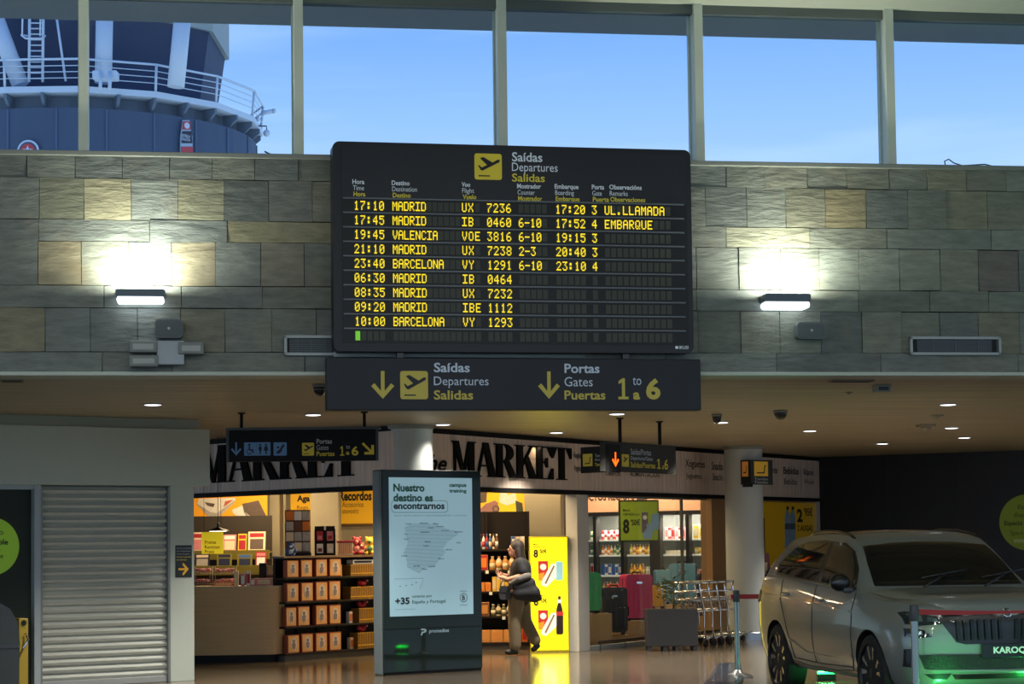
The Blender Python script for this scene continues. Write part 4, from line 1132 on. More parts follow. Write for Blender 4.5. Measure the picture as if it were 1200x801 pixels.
# ================================================================== counter and what stands on it
c0, c1 = zhit(233, 775), zhit(318, 777)
CT = Pl((c0 + c1) / 2, 1.0); CT.P.z = 0
ccx = zhit(332, 774)
T = thing('service_counter', 'curved oak-fronted service counter with black plinth, beside the white pillar', 'counter', CT)
xl = -2.4; xr = CT.xz(333, 730, .2)[0]; zt = CT.xz(280, 686.5)[1]
def cpoly(g):
    r = .26
    pts = [(xl, g)]
    for k in range(0, 10):
        a = rad(-90 + 90 * k / 9); pts.append((xr - r + (r - g) * math.cos(a), r + (r - g) * math.sin(a)))
    return pts + [(xr - .5, .80), (xl, .80)]
o = MB().prismz(cpoly(0), .10, zt - .03).build('front', mat('counter_oak', (204, 166, 114), .45, var=.15, scale=2, stretch=(1, 1, 22)), T)
MB().prismz(cpoly(.03), 0, .10).build('plinth', black, T)
MB().prismz(cpoly(-.012), zt - .03, zt).build('worktop', mat('counter_top', (196, 170, 126), .4), T)
ZC = zt
def on_counter(u, dy): return CT.w(CT.xz(u, 686, dy)[0], dy, ZC)
red = mat('goods_red', (168, 34, 42), .5); pink = mat('goods_pink', (206, 128, 130), .6, var=.2, scale=20); cream = mat('goods_cream', (226, 206, 170), .6)
orange = mat('goods_orange', (224, 122, 34), .55); ylw = mat('goods_yellow', (236, 186, 40), .5); green = mat('goods_green', (62, 112, 66), .5); bluem = mat('goods_blue', (58, 96, 156), .5); brownm = mat('goods_brown', (112, 70, 44), .6); wht = mat('goods_white', (230, 228, 220), .5); olive = mat('shelf_olive', (122, 112, 40), .55); navym = mat('goods_navy', (28, 36, 66), .5)
def box_item(name, cat, label, w, d, h, m, loc, yaw=0, group=None, face=None):
    """a small packet: carton with a printed front"""
    mb = MB(); mb.box(-w / 2, 0, 0, w / 2, d, h, min(w, h) * .04)
    mb.mi = 1; mb.box(-w * .36, -.003, h * .18, w * .36, 0, h * .80)
    o = mb.build(name, (m, face or wht)); place(o, loc, yaw); return tag(o, label, cat, group)
# wire sweet baskets
for k, (u0, u1, dy) in enumerate(((226, 246, .12), (249, 274, .12))):
    p = on_counter((u0 + u1) / 2, dy); w = (u1 - u0) * 27.4 / FPX
    T = thing('wire_basket', ['two-tier wire basket of pink sweets at the pillar end of the counter', 'two-tier wire basket of pink sweets nearer the counter middle'][k], 'basket', p)
    wire = mat('basket_wire', (150, 132, 118), .4, .5)
    for zz_ in (.03, .17):
        mb = MB()
        for q in range(8): mb.tube([(-w / 2 + w * q / 7, 0, zz_ + .06), (-w / 2 + w * q / 7, 0, zz_), (-w / 2 + w * q / 7, .25, zz_), (-w / 2 + w * q / 7, .25, zz_ + .06)], .003, 5)
        for yy in (0, .25):
            for dz in (0, .06): mb.tube([(-w / 2, yy, zz_ + dz), (w / 2, yy, zz_ + dz)], .003, 5)
        mb.build('tray', wire, T)
        mb = MB(); r = random.Random(k + int(zz_ * 100))
        for q in range(16): mb.ball((r.uniform(-w * .42, w * .42), r.uniform(.03, .22), zz_ + .035 + r.uniform(0, .02)), .032, 7, (1.2, .8, .6))
        o = mb.build('sweets', pink, T); o['kind'] = 'stuff'
    mb = MB()
    for sx in (-1, 1):
        for yy in (0, .25): mb.tube([(sx * w / 2, yy, 0), (sx * w / 2, yy, .26)], .005, 6)
    mb.build('frame', wire, T)
for k, (u, h, m, lb) in enumerate(((277, .20, cream, 'cream lip balm tube stand upright on the counter'), (284.5, .17, wht, 'white upright packet on the counter between cream and red ones'), (291, .20, red, 'red and white upright packet on the counter'), (296, .10, wht, 'small white packet on the counter next to the red upright one'))):
    box_item('upright_packet', 'packet', lb, .055, .04, h, m, on_counter(u, .10), face=(cream, pink, wht, pink)[k], group='upright packets on the counter')
box_item('sweets_tray', 'tray', 'cream shallow tray of sweets at the rounded end of the counter', .24, .2, .10, cream, on_counter(309, .16), face=pink)
box_item('magazine_pile', 'magazine', 'small pile of pale magazines lying on the counter', .30, .22, .05, cream, on_counter(262, .45), face=red)
p = on_counter(308, .42)
T = thing('display_screen', 'black slim cash-desk display on a foot, at the rounded end of the counter', 'screen', p)
MB().box(-.05, 0, .03, .05, .05, .30, .008).build('panel', black, T); MB().box(-.06, -.03, 0, .06, .08, .03, .006).build('foot', black, T)

# yellow "Prensa Revistas" plate and pendant lamp over the counter
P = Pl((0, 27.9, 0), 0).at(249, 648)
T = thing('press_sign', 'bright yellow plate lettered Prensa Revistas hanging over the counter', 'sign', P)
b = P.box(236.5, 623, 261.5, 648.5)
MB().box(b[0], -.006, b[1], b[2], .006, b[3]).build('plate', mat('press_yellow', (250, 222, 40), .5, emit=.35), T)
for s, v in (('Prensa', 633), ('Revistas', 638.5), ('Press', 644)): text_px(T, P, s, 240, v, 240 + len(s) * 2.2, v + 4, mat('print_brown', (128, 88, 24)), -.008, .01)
zc = CEIL - P.P.z
mb = MB()
for x in (b[0] + .03, b[2] - .03): mb.tube([(x, 0, b[3] - .01), (x, 0, zc)], .003, 5)
mb.build('cord', black, T)
p = CAM + ray(255.5, 622) * (27.4 / ray(255.5, 622).y)
T = thing('pendant_lamp', 'black shallow cone pendant lamp above the yellow press plate', 'lamp', p)
MB().lathe([(.145, 0), (.15, .004), (.11, .022), (.05, .04), (.022, .055), (.018, .11), (.006, .115)], n=28).build('shade', mat('pendant_black', (30, 28, 26), .35), T, smooth=True)
MB().lathe([(.10, -.004), (.135, .002), (.10, .006)], n=28).build('diffuser', mat('pendant_lit', (255, 244, 220), .4, emit=4, var=0), T)
MB().tube([(0, 0, .11), (0, 0, CEIL - p.z)], .004, 6).build('cord', black, T)
l = bpy.data.lights.new('pendant_light', 'SPOT'); l.energy = 4; l.spot_size = rad(130); l.color = (1, .82, .55); l.shadow_soft_size = .08
o = bpy.data.objects.new('pendant_light', l); COL.objects.link(o); o.location = p - V((0, 0, .03))

# magazine stand behind the counter
MS = Pl((0, 30.2, 0), 0).at(270, 720); MS.P.z = 0
T = thing('magazine_stand', 'olive stepped magazine stand behind the counter', 'shelf', MS)
x0, x1 = MS.xz(205, 650)[0], MS.xz(312, 650)[0]
levels = [(MS.xz(270, 646)[1], .42), (MS.xz(270, 664)[1], .18), (MS.xz(270, 690)[1], 0)]
for k, (z, yy) in enumerate(levels):
    MB().box(x0, yy, z - .03, x1, yy + .3, z, .004).build('shelf', olive, T)
    MB().box(x0, yy - .015, z - .12, x1, yy, z + .02, .003).build('shelf_front', olive, T)
MB().box(x0, .72, 0, x1, .76, 2.0).build('back_panel', mat('stand_back', (52, 44, 34), .6), T)
for x in (x0, x1): MB().box(x - .02, 0, 0, x + .02, .75, 1.25).build('side_panel', mat('stand_back', (52, 44, 34)), T)
def magazine(u, v_base, lvl, w, h, m, f, label):
    z, yy = levels[lvl]; x = MS.xz(u, v_base, yy)[0]
    mb = MB(); mb.box(-w / 2, 0, 0, w / 2, .012, h)
    mb.mi = 1; mb.box(-w * .40, -.002, h * .72, w * .40, 0, h * .92); mb.mi = 2; mb.box(-w * .38, -.002, h * .1, w * .38, 0, h * .62)
    o = mb.build('magazine', (m, f[0], f[1])); o.rotation_euler = (rad(-14), 0, 0); o.location = MS.w(x, yy + .06, z + .003)
    tag(o, label, 'magazine', 'magazines on the stand behind the counter')
for args in ((230, 646, 0, .17, .30, cream, (red, pink), 'pale magazine on the top step, closest to the white pillar'), (268, 646, 0, .20, .26, pink, (wht, cream), 'pink-covered magazine on the top step next to the yellow press plate'), (283, 646, 0, .13, .27, ylw, (red, red), 'yellow magazine with a red cover picture on the top step'),
             (300, 646, 0, .26, .30, cream, (red, pk), 'wide magazine with red title band on the top step'), (236, 664, 1, .22, .20, navym, (cream, pp), 'dark magazine on the middle step near the white pillar'), (262, 664, 1, .22, .20, olive, (navym, navym), 'olive and navy magazine in the middle of the middle step'), (286, 664, 1, .22, .19, olive, (bluem, navym), 'olive magazine with blue print on the middle step'),
             (305, 670, 1, .16, .22, red, (pink, wht), 'red book at the totem end of the middle step')):
    magazine(*args)

# ================================================================== gift rack at the counter's end
RK = plane_by(zhit(334, 775), zhit(440, 767)); RK.P.z = 0
RKo = RK
T = thing('gift_rack', 'black four-shelf rack of patterned gift boxes and yellow books at the end of the counter', 'rack', RK.P, RK.yaw)
rx0, rx1 = RK.xz(333.5, 720)[0], RK.xz(452, 720)[0]
zs = [RK.xz(352, v)[1] for v in (676.3, 704.6, 733.4, 764.8)]
rackm = mat('rack_black', (32, 26, 22), .6, spec=.2)
MB().box(rx0, 0, 0, rx1, .19, zs[3] - .01).build('base', mat('rack_base', (66, 56, 46), .5), T)
for z in zs: MB().box(rx0, -.02, z - .025, rx1, .19, z, .003).build('shelf', rackm, T)
MB().box(rx0, .19, 0, rx1, .21, RK.xz(352, 653)[1]).build('back_panel', rackm, T)
n = 5
for k in range(n + 1):
    x = rx0 + (rx1 - rx0) * k / n; MB().box(x - .008, .16, zs[3], x + .008, .19, RK.xz(352, 653)[1]).build('upright', rackm, T)
MB().box(rx0 - .02, -.02, RK.xz(352, 653.5)[1], rx1, .23, RK.xz(352, 652)[1] + .01).build('top_shelf', mat('rack_top', (120, 92, 62), .5), T)
ZT = RK.xz(352, 652)[1] + .01
bx_rows = [[(336, 656, 350), (352.5, 655.5, 366), (370, 654.5, 383.5), (386, 653.8, 400)], [(336, 683, 350), (353, 682, 367), (370, 681, 384), (385.5, 680, 399)], [(335, 711, 347.5), (349, 710, 363), (370, 708.5, 383.5), (386, 708, 399.5)], [(337, 743.5, 351), (353.5, 742, 367), (370, 741, 383.5), (386, 740, 400)]]
giftm = mat('gift_box_tan', (226, 168, 100), .55, var=.2, scale=25); gifte = mat('gift_box_edge', (150, 66, 34), .6); giftw = mat('gift_oval_grey', (206, 196, 186), .5); giftk = mat('gift_figure', (140, 122, 116), .5, var=.3, scale=60)
box0 = None
SHN = ['top', 'second', 'third', 'bottom']
for r, row in enumerate(bx_rows):
    for k, (u0, v0, u1) in enumerate(row):
        xa, xb = RK.xz(u0, v0 + 10)[0], RK.xz(u1, v0 + 10)[0]; h = min(RK.xz((u0 + u1) / 2, v0)[1] - zs[r], .31); w = xb - xa
        lab = 'tan gift box, %s from the counter on the %s shelf of the gift rack' % (ORD[k], SHN[r])
        P = RK.w((xa + xb) / 2, .0, zs[r])
        if box0 is None:
            w0, h0 = w, h
            box0 = thing('gift_box', lab, 'box', P, RK.yaw, 'tan gift boxes with an oval figure')
            MB().box(-w / 2, 0, 0, w / 2, .07, h, .006).build('carton', gifte, box0)
            f = MB().prism(rect(-w * .44, h * .06, w * .44, h * .95), -.003, 0).build('printed_front', giftm, box0)
            MB().prism(circ(0, h * .52, w * .26, 22, h * .33), -.006, -.003).build('oval_picture', giftw, f)
            mb = MB(); mb.prism(circ(0, h * .66, w * .10, 12, h * .09), -.009, -.006); mb.prism([(-w * .10, h * .25), (w * .10, h * .25), (w * .16, h * .5), (0, h * .6), (-w * .16, h * .5)], -.009, -.006)
            mb.build('figure', giftk, f)
        else:
            c = dup(box0, P, RK.yaw, lab); c.scale = (w / w0, 1, h / h0)
# yellow books in rows and small goods on the far half of the rack
book0 = None
for r, (u0, u1, v0, n) in enumerate(((411, 447, 661, 13), (411, 447, 687, 13), (421, 447, 712, 10), (419.5, 447, 740.5, 10))):
    xa, xb = RK.xz(u0, v0 + 8)[0], RK.xz(u1, v0 + 8)[0]; h = RK.xz((u0 + u1) / 2, v0)[1] - zs[r]; w = (xb - xa) / n
    for k in range(n):
        P = RK.w(xa + w * (k + .5), 0, zs[r]); lab = 'thin yellow book in the packed row on the %s shelf of the gift rack' % SHN[r]
        if book0 is None:
            w0, h0 = w, h
            mb = MB(); mb.box(-w * .46, 0, 0, w * .46, .16, h, .002); mb.mi = 1; mb.box(-w * .36, -.002, h * .2, w * .36, 0, h * .26); mb.box(-w * .36, -.002, h * .7, w * .36, 0, h * .9)
            book0 = mb.build('paperback_book', (mat('book_yellow', (240, 190, 44), .5), brown)); place(book0, P, RK.yaw); tag(book0, lab, 'book', 'yellow books on the %s shelf of the gift rack' % SHN[r])
        else:
            c = dup(book0, P, RK.yaw, lab, 'yellow books on the %s shelf of the gift rack' % SHN[r]); c.scale = (w / w0, 1, h / h0)
for r, (u, m, lb) in enumerate(((427, navym, 'dark boxed souvenir set lying on the yellow books of the top shelf'), (430, red, 'red plush souvenir over the yellow books of the second shelf'), (429.5, red, 'red plush souvenir over the yellow books of the third shelf'), (429, red, 'red plush souvenir over the yellow books of the bottom shelf'))):
    zt_ = [RK.xz(430, v)[1] for v in (661, 687, 712, 740)][r]; x = RK.xz(u, 690)[0]
    mb = MB(); rr = random.Random(r)
    if r == 0: mb.box(-.22, 0, 0, .22, .12, .07, .008); mb.mi = 1; mb.box(-.18, -.003, .02, .18, 0, .05)
    else:
        mb.ball((0, .07, .04), .055, 10, (1.3, 1, .8)); mb.ball((.06, .06, .075), .035, 9); mb.ball((-.06, .07, .055), .04, 9); mb.mi = 1; mb.ball((.07, .03, .08), .012, 6)
    o = mb.build('souvenir', (m, wht)); place(o, RK.w(x, .02, zt_ + .003), RK.yaw); tag(o, lb, 'souvenir')
for r, (u, lb) in enumerate(((404, 'small cream pack beside the gift boxes of the top shelf'), (416, 'small orange pack by the yellow books of the third shelf'), (417, 'small orange pack by the yellow books of the bottom shelf'))):
    rr_ = (0, 2, 3)[r]; box_item('small_pack', 'pack', lb, .07, .06, .16, (cream, orange, orange)[r], RK.w(RK.xz(u, 690)[0], .08, zs[rr_]), RK.yaw, face=(ylw, wht, cream)[r])
# goods on the top of the rack
def stack_on_top(u, dy): return RK.w(RK.xz(u, 650, dy)[0], dy, ZT + .002)
p = stack_on_top(350, .06)
T = thing('souvenir_stand', 'tall counter stand of orange and white postcards on the gift rack', 'stand', p, 12)
MB().box(-.17, 0, 0, .17, .12, .04).build('base', rackm, T); MB().box(-.17, .09, .04, .17, .11, .62).build('back_board', brownm, T)
rr = random.Random(5)
for i in range(4):
    for j in range(3):
        m = rr.choice((orange, wht, cream, orange, brownm, pp))
        o = MB().box(-.16 + j * .11, .06 - i * .0, .06 + i * .14, -.06 + j * .11, .085, .18 + i * .14, .004).build('postcard', m, T)
p = stack_on_top(381, .07)
T = thing('keyring_stand', 'black wire stand holding red and white keyring cards on the gift rack', 'stand', p, 8)
mb = MB(); b_ = .135
for x in (-b_, 0, b_): mb.box(x - .008, 0, 0, x + .008, .02, .36)
for z in (0, .17, .345): mb.box(-b_, 0, z, b_, .02, z + .014)
mb.build('frame', rackm, T)
MB().box(-b_, .02, 0, b_, .10, .40).build('back_board', rackm, T)
MB().box(-.012, -.006, .345, .012, 0, .40, .004).build('clip', wht, T)
for i, (x, z, m) in enumerate(((-.07, .2, red), (.07, .2, pink), (-.07, .03, wht), (.07, .03, cream))):
    o = MB().box(x - .045, .004, z, x + .045, .018, z + .13, .004).build('keyring_card', m, T); MB().box(x - .03, .0, z + .02, x + .03, .004, z + .07).build('printed_picture', (pink, red, brownm, wht)[i], o)
p = stack_on_top(405, .03)
T = thing('pencil_box', 'white box of pencils with a red lid rim on the gift rack', 'box', p, 10); MB().box(-.10, 0, 0, .10, .14, .17, .006).build('carton', cream, T); MB().box(-.11, -.01, .17, .11, .15, .20, .004).build('rim', red, T)
mb = MB()
for k in range(7): mb.box(-.09 + k * .027, -.003, .02, -.08 + k * .027, 0, .16)
mb.build('printed_stripes', orange, T)
for k, (u, m, m2, s, lb) in enumerate(((418, red, pink, 1.0, 'red plush toy sitting on the gift rack next to the pencil box'), (433, ylw, green, 1.0, 'yellow and green plush toy on the gift rack near the totem edge'), (424, brownm, cream, .7, 'brown plush toy at the front of the gift rack between red and yellow ones'), (341, bluem, wht, .7, 'blue souvenir doll at the counter end of the gift rack top'))):
    T = thing('plush_toy', lb, 'plush toy', stack_on_top(u, .07 if k < 2 else .02), 0)
    mb = MB(); mb.ball((0, .06, .075 * s), .08 * s, 12, (1.1, .9, .95)); mb.ball((0, .04, .19 * s), .06 * s, 12)
    for x in (-1, 1): mb.ball((x * .045 * s, .05, .235 * s), .022 * s, 8); mb.ball((x * .085 * s, .01, .10 * s), .03 * s, 8, (.8, 1, 1.5)); mb.ball((x * .05 * s, -.01, .03 * s), .035 * s, 8, (1, 1.3, .8))
    mb.build('body', m, T); mb = MB(); mb.ball((0, -.012, .18 * s), .026 * s, 8); mb.ball((0, -.01, .08 * s), .045 * s, 9, (1, .5, 1)); mb.build('muzzle_and_belly', m2, T)
MB_ = None
# side unit behind the rack, brown spines next to the counter display
for k in range(5):
    box_item('brown_book', 'book', 'brown book on the counter end, %s towards the gift rack' % ORD[k], .055, .15, .17, mat('goods_brown', (112, 70, 44)), on_counter(310 + k * 2.6, .5), 0, 'brown books on the counter end', face=cream)

# ================================================================== wall shelves behind the person
BS = Pl((0, 29.7, 0), 3).at(585, 760); BS.P.z = 0
T = thing('food_shelves', 'dark shelving of packed foods between the totem and the yellow lightbox', 'shelf', BS)
sx0, sx1 = BS.xz(545, 700)[0], BS.xz(622, 700)[0]
lev = [BS.xz(590, v)[1] for v in (643, 667.5, 692.5, 721.5, 752.5)]
for z in lev: MB().box(sx0, 0, z - .03, sx1, .42, z, .003).build('shelf', rackm, T)
MB().box(sx0, .42, 0, sx1, .46, 2.0).build('back_panel', rackm, T); MB().box(sx0, .02, 0, sx1, .42, lev[4] - .03).build('base', mat('rack_base', (66, 56, 46)), T)
for x in (sx0, BS.xz(571.5, 640)[0], sx1): MB().box(x - .012, .3, lev[0], x + .012, .42, 2.0).build('upright', rackm, T)
for u, z in ((571, 1), (583, 1), (597, 1), (575, 2), (590, 3)):
    q = BS.xz(u, 690)[0]; MB().box(q - .022, -.012, lev[z] - .05, q + .022, 0, lev[z] - .005).build('price_tag', wht, T)
LN = ['top', 'second', 'third', 'fourth', 'bottom']
def shelf_row(kind, lvl, u0, u1, n, h, mats_, label, group, gap=.9, dy=.03, prof=None):
    xa, xb = BS.xz(u0, 700)[0], BS.xz(u1, 700)[0]; w = (xb - xa) / n
    for k in range(n):
        m = mats_[k % len(mats_)]; P = BS.w(xa + w * (k + .5), dy, lev[lvl] + .001); lb = '%s, %s from the totem on the %s food shelf' % (label, ORD[k], LN[lvl])
        if kind == 'box': box_item('food_box', 'box', lb, w * gap, .15, h, m, P, BS.yaw, group, face=mats_[(k + 1) % len(mats_)])
        else:
            r = w * gap / 2; mb = MB(); mb.lathe([(r * .9, 0), (r, h * .05), (r, h * .62), (r * .8, h * .72), (r * .42, h * .80), (r * .42, h * .88)], n=12); mb.mi = 1; mb.lathe([(r * .5, h * .87), (r * .5, h)], n=12); mb.lathe([(r * 1.02, h * .15), (r * 1.02, h * .5)], n=12)
            o = mb.build(kind, (m, mats_[(k + 1) % len(mats_)])); place(o, P + BS.Y * r, BS.yaw); tag(o, lb, kind.split('_')[-1], group)
shelf_row('oil_bottle', 0, 558, 585, 7, .22, (cream, brownm, wht, red, bluem), 'slim bottle', 'slim bottles on the top shelf')
shelf_row('box', 0, 600, 616, 3, .18, (wht, bluem, cream), 'small white and blue box', 'small boxes on the top shelf')
shelf_row('box', 1, 560, 573, 1, .22, (orange, red), 'orange carton with a red oval', 'cartons on the second shelf')
shelf_row('bread_jar', 1, 574, 612, 5, .20, (mat('goods_bread', (204, 140, 66), .5), cream), 'amber jar with pale lid', 'amber jars on the second shelf', .96)
shelf_row('box', 2, 561, 576, 2, .13, (mat('goods_bread', (204, 140, 66)), orange), 'bread-coloured box', 'bread-coloured boxes on the third shelf')
shelf_row('box', 2, 577, 606, 6, .21, (mat('goods_cream', (226, 206, 170)), ylw), 'cream box', 'cream boxes on the third shelf')
shelf_row('box', 3, 560, 574, 1, .20, (mat('goods_bread', (204, 140, 66)), brownm), 'broad tan carton', 'cartons on the fourth shelf')
shelf_row('olive_jar', 3, 575, 612, 6, .17, (mat('goods_olive', (86, 82, 40), .4), cream), 'olive jar with cream label', 'olive jars on the fourth shelf', .95)
shelf_row('olive_jar', 3, 577, 610, 6, .16, (brownm, wht), 'dark brown jar in the rear row', 'brown jars on the fourth shelf', .9, .2)
shelf_row('box', 4, 560, 604, 3, .18, (mat('goods_bread', (204, 140, 66)), mat('goods_bread2', (206, 132, 60), .5)), 'wide tan carton', 'tan cartons on the bottom shelf', .96)
shelf_row('box', 4, 604, 618, 2, .20, (orange, red), 'orange carton', 'orange cartons on the bottom shelf', .96)

# ================================================================== yellow lightbox
LB = Pl((CAM + ray(643, 761.5) * (28.9 / ray(643, 761.5).y)), 2.0); LB.P.z = 0
T = thing('lightbox', 'tall glowing yellow lightbox advertising a sandwich menu, behind the person', 'lightbox', LB)
b = LB.box(621, 628, 666.5, 761.5)
glow = mat('lightbox_yellow', (250, 232, 10), .4, emit=.85, var=.03, ecol=(250, 228, 6))
MB().box(b[0], 0, .0, b[2], .16, b[3], .006).build('cabinet', mat('lightbox_frame', (196, 178, 24), .4), T)
MB().box(b[0] + .015, -.006, .03, b[2] - .015, 0, b[3] - .02).build('lit_panel', glow, T)
l = area('lightbox_glow', LB.w((b[0] + b[2]) / 2, -.05, .8), 6, .45, 1.4, (1, .88, .05), (rad(-90), 0, rad(2)))
pw2 = mat('print_paper', (236, 232, 214), .5, emit=.45); pr = mat('print_crisp_red', (196, 44, 40), .5, emit=.25); pb = mat('print_can', (150, 206, 214), .5, emit=.3); pc2 = mat('print_cola', (44, 24, 20), .5); po = mat('print_orange', (240, 150, 40), .5, emit=.3)
def pic(poly, m, y=-.007, name='printed_picture'):
    mb = MB(); mb.prism([LB.xz(u, v) for u, v in poly], y - .003, y); return mb.build(name, m, T)
for dv, can in ((0, True), (57.5, False)):
    pic([(630.5, 657 + dv), (642, 657 + dv), (642.5, 674 + dv), (640, 680 + dv), (631, 680 + dv)], pr)
    x, z = LB.xz(636.5, 664 + dv); mb = MB(); mb.prism(circ(x, z, .044, 18), -.012, -.010); mb.build('printed_picture', pw2, T)
    pic([(631, 672 + dv), (638, 670 + dv), (636, 680 + dv), (631, 680 + dv)], po, -.011)
    pic([(646, 660.5 + dv), (652, 660 + dv), (652, 676 + dv), (640, 687.5 + dv), (634, 685 + dv), (636, 678 + dv)], pw2, -.014)
    pic([(648.5, 662 + dv), (650, 663 + dv), (640, 684 + dv), (638, 683 + dv)], mat('print_ham', (150, 120, 90), .5), -.018)
    if can: pic([(651.5, 657.5), (658.5, 657.5), (659.5, 660), (659.5, 677), (658.5, 679.5), (652, 679.5), (651, 677), (651, 660)], pb, -.010)
    else:
        pic([(654, 698), (657, 698), (657, 706), (659, 713), (660, 722), (660, 741), (659, 743), (652.5, 743), (651.8, 741), (651.5, 722), (652, 713), (654, 706)], pc2, -.010)
        pic([(653.5, 702), (657.5, 702), (658, 706), (653, 706)], pw2, -.014); pic([(651.8, 716), (660, 716), (660, 721), (651.8, 721)], pr, -.014)
text_px(T, LB, '8', 625.2, 643.5, 630.5, 653, ink, -.008, .03); text_px(T, LB, "'50€", 632, 643, 640.5, 648, ink, -.008, .02)
text_px(T, LB, 'Menú', 625, 636.5, 631, 638.6, ink, -.008, .01); text_px(T, LB, 'sándwich por', 625, 639.3, 640.5, 641.6, ink, -.008, .01)
text_px(T, LB, '8', 625.6, 699.5, 631, 709.5, ink, -.008, .03); text_px(T, LB, "'50€", 632.5, 700.5, 641, 706, ink, -.008, .02); text_px(T, LB, 'Menú por', 634, 696.5, 641, 699, ink, -.008, .01)
# ================================================================== chilled cabinets seen through the glass
FG = Pl(FD.P, FD.yaw)
def fx(u, v=660, y=0): return FG.xz(u, v, y)[0]
T = thing('chiller_cabinet', 'long dark-framed chiller cabinet under the peach header, behind the shop glass', 'chiller', FG)
x0, x1 = fx(655), fx(846)
zh0, zh1 = FG.xz(760, 600)[1], ZB + .35
fdark = mat('chiller_frame', (40, 38, 36), .4, .2); fback = mat('chiller_back', (120, 120, 112), .4)
MB().box(x0, .02, 0, x1, .8, .30, .01).build('base', fdark, T)
MB().box(x0, .70, .30, x1, .8, zh0).build('back_panel', fback, T)
MB().box(x0, -.02, zh0 - .05, x1, .8, zh0 + .02).build('canopy', fdark, T)
fz = [FG.xz(760, v)[1] for v in (631.5, 649.5, 673.5)]
fz.append(.55)
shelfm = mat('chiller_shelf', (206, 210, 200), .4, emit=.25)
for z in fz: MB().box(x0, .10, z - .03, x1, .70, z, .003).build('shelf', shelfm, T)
for u0, u1 in ((696, 699.5), (728, 732), (762, 774.5), (804.5, 808.5)):
    MB().box(fx(u0), -.02, .30, fx(u1), .12, zh0 - .05, .004).build('door_frame', fdark, T)
for x in (x0, x1): MB().box(x - .03, 0, .0, x + .03, .8, zh0).build('side_panel', fdark, T)
H0 = Pl(FG.w(0, .0, zh0 + .02), FG.yaw)
T = thing('chiller_header', 'peach header board lettered PRODUCTOS REGIONALES over the chiller cabinet', 'header board', H0)
MB().box(x0 - .2, .0, 0, x1, .12, zh1 - zh0).build('board', mat('header_peach', (232, 178, 136), .55, var=.06), T)
tk = mat('header_ink', (70, 40, 30), .6)
text_px(T, H0, 'PRODUCTOS REGIONALES', 664, 577, 759, 586.5, tk, -.003, .03); text_px(T, H0, 'YOGURES', 785, 575, 829, 585.5, tk, -.003, .03)
for k, (a, b) in enumerate(((697, 728), (732, 762), (775, 805), (808, 845))):
    w = fx(b) - fx(a); c = FG.w((fx(a) + fx(b)) / 2, .12, zh0 - .09)
    area('chiller_light', c, FRIDGE_LAMP_W, w * .9, .1, (1, .96, .84), (rad(20), 0, rad(FG.yaw)))
# peach light on the header
for u in (700, 750, 805):
    area('header_light', FG.w(fx(u), -.7, 2.9), 16, .5, .2, (1, .8, .6), (rad(40), 0, rad(FG.yaw)))
cg = [mat('drink_' + n, c, .35) for n, c in (('red', (186, 40, 44)), ('white', (228, 230, 224)), ('green', (70, 150, 100)), ('orange', (238, 140, 40)), ('yellow', (236, 204, 70)), ('blue', (60, 104, 176)), ('amber', (196, 120, 50)), ('pale', (232, 226, 190)), ('pink', (224, 150, 150)))]
RED, WHI, GRE, ORA, YEL, BLU, AMB, PAL, PIN = cg
SN = ['top', 'second', 'third', 'bottom']
_proto = {}
def drink(kind, r, h, m, m2):
    key = (kind, round(r, 3), round(h, 3), m.name, m2.name)
    if key in _proto: return None, _proto[key]
    mb = MB()
    if kind == 'drink_can': mb.lathe([(r * .8, 0), (r, h * .06), (r, h * .9), (r * .8, h)], n=10); mb.mi = 1; mb.lathe([(r * 1.01, h * .3), (r * 1.01, h * .6)], n=10)
    elif kind == 'drink_bottle': mb.lathe([(r * .9, 0), (r, h * .04), (r, h * .6), (r * .4, h * .82), (r * .4, h * .93)], n=10); mb.mi = 1; mb.lathe([(r * .48, h * .92), (r * .48, h)], n=8); mb.lathe([(r * 1.02, h * .2), (r * 1.02, h * .48)], n=10)
    elif kind == 'yogurt_pot': mb.lathe([(r * .75, 0), (r, h * .9), (r * 1.05, h)], n=10); mb.mi = 1; mb.lathe([(r * .92, h * .3), (r * .98, h * .7)], n=10)
    else: mb.box(-r, -r, 0, r, r, h, r * .1); mb.mi = 1; mb.box(-r * .7, -r * 1.01, h * .2, r * .7, -r, h * .75)
    o = mb.build(kind, (m, m2)); _proto[key] = o
    return o, o
def chill(kind, lvl, u0, u1, n, h, ms, label, y=.18):
    xa, xb = fx(u0), fx(u1); w = (xb - xa) / n
    grp = '%ss on the %s chiller shelf' % (label, SN[lvl])
    for k in range(n):
        m, m2 = ms[k % len(ms)], ms[(k + 1) % len(ms)] if len(ms) > 1 else WHI
        P = FG.w(xa + w * (k + .5), y, fz[lvl] + .001); lb = '%s, %s from the white post on the %s chiller shelf' % (label, ORD[k], SN[lvl])
        new, o = drink(kind, w * .46, h, m, m2)
        if new is None: o = dup(o, P, FG.yaw, lb, grp)
        else: place(o, P, FG.yaw)
        tag(o, lb, {'drink_can': 'can', 'drink_bottle': 'bottle', 'yogurt_pot': 'yogurt pot', 'chilled_pack': 'pack'}[kind], grp)
chill('drink_can', 0, 700, 727, 8, .17, (RED, WHI), 'red and white can')
chill('drink_can', 0, 687, 696, 3, .16, (PAL, GRE), 'pale green can')
chill('chilled_pack', 0, 733, 761, 6, .16, (WHI, RED), 'white chilled pack')
chill('chilled_pack', 0, 775, 803, 7, .21, (PIN, WHI, RED), 'pink and white hanging pack')
chill('chilled_pack', 0, 809, 844, 5, .24, (PAL, YEL), 'pale yellow cheese pack')
chill('drink_bottle', 1, 700, 713, 4, .18, (ORA, WHI), 'orange juice bottle')
chill('drink_bottle', 1, 714, 727, 4, .19, (PAL, GRE), 'pale green bottle')
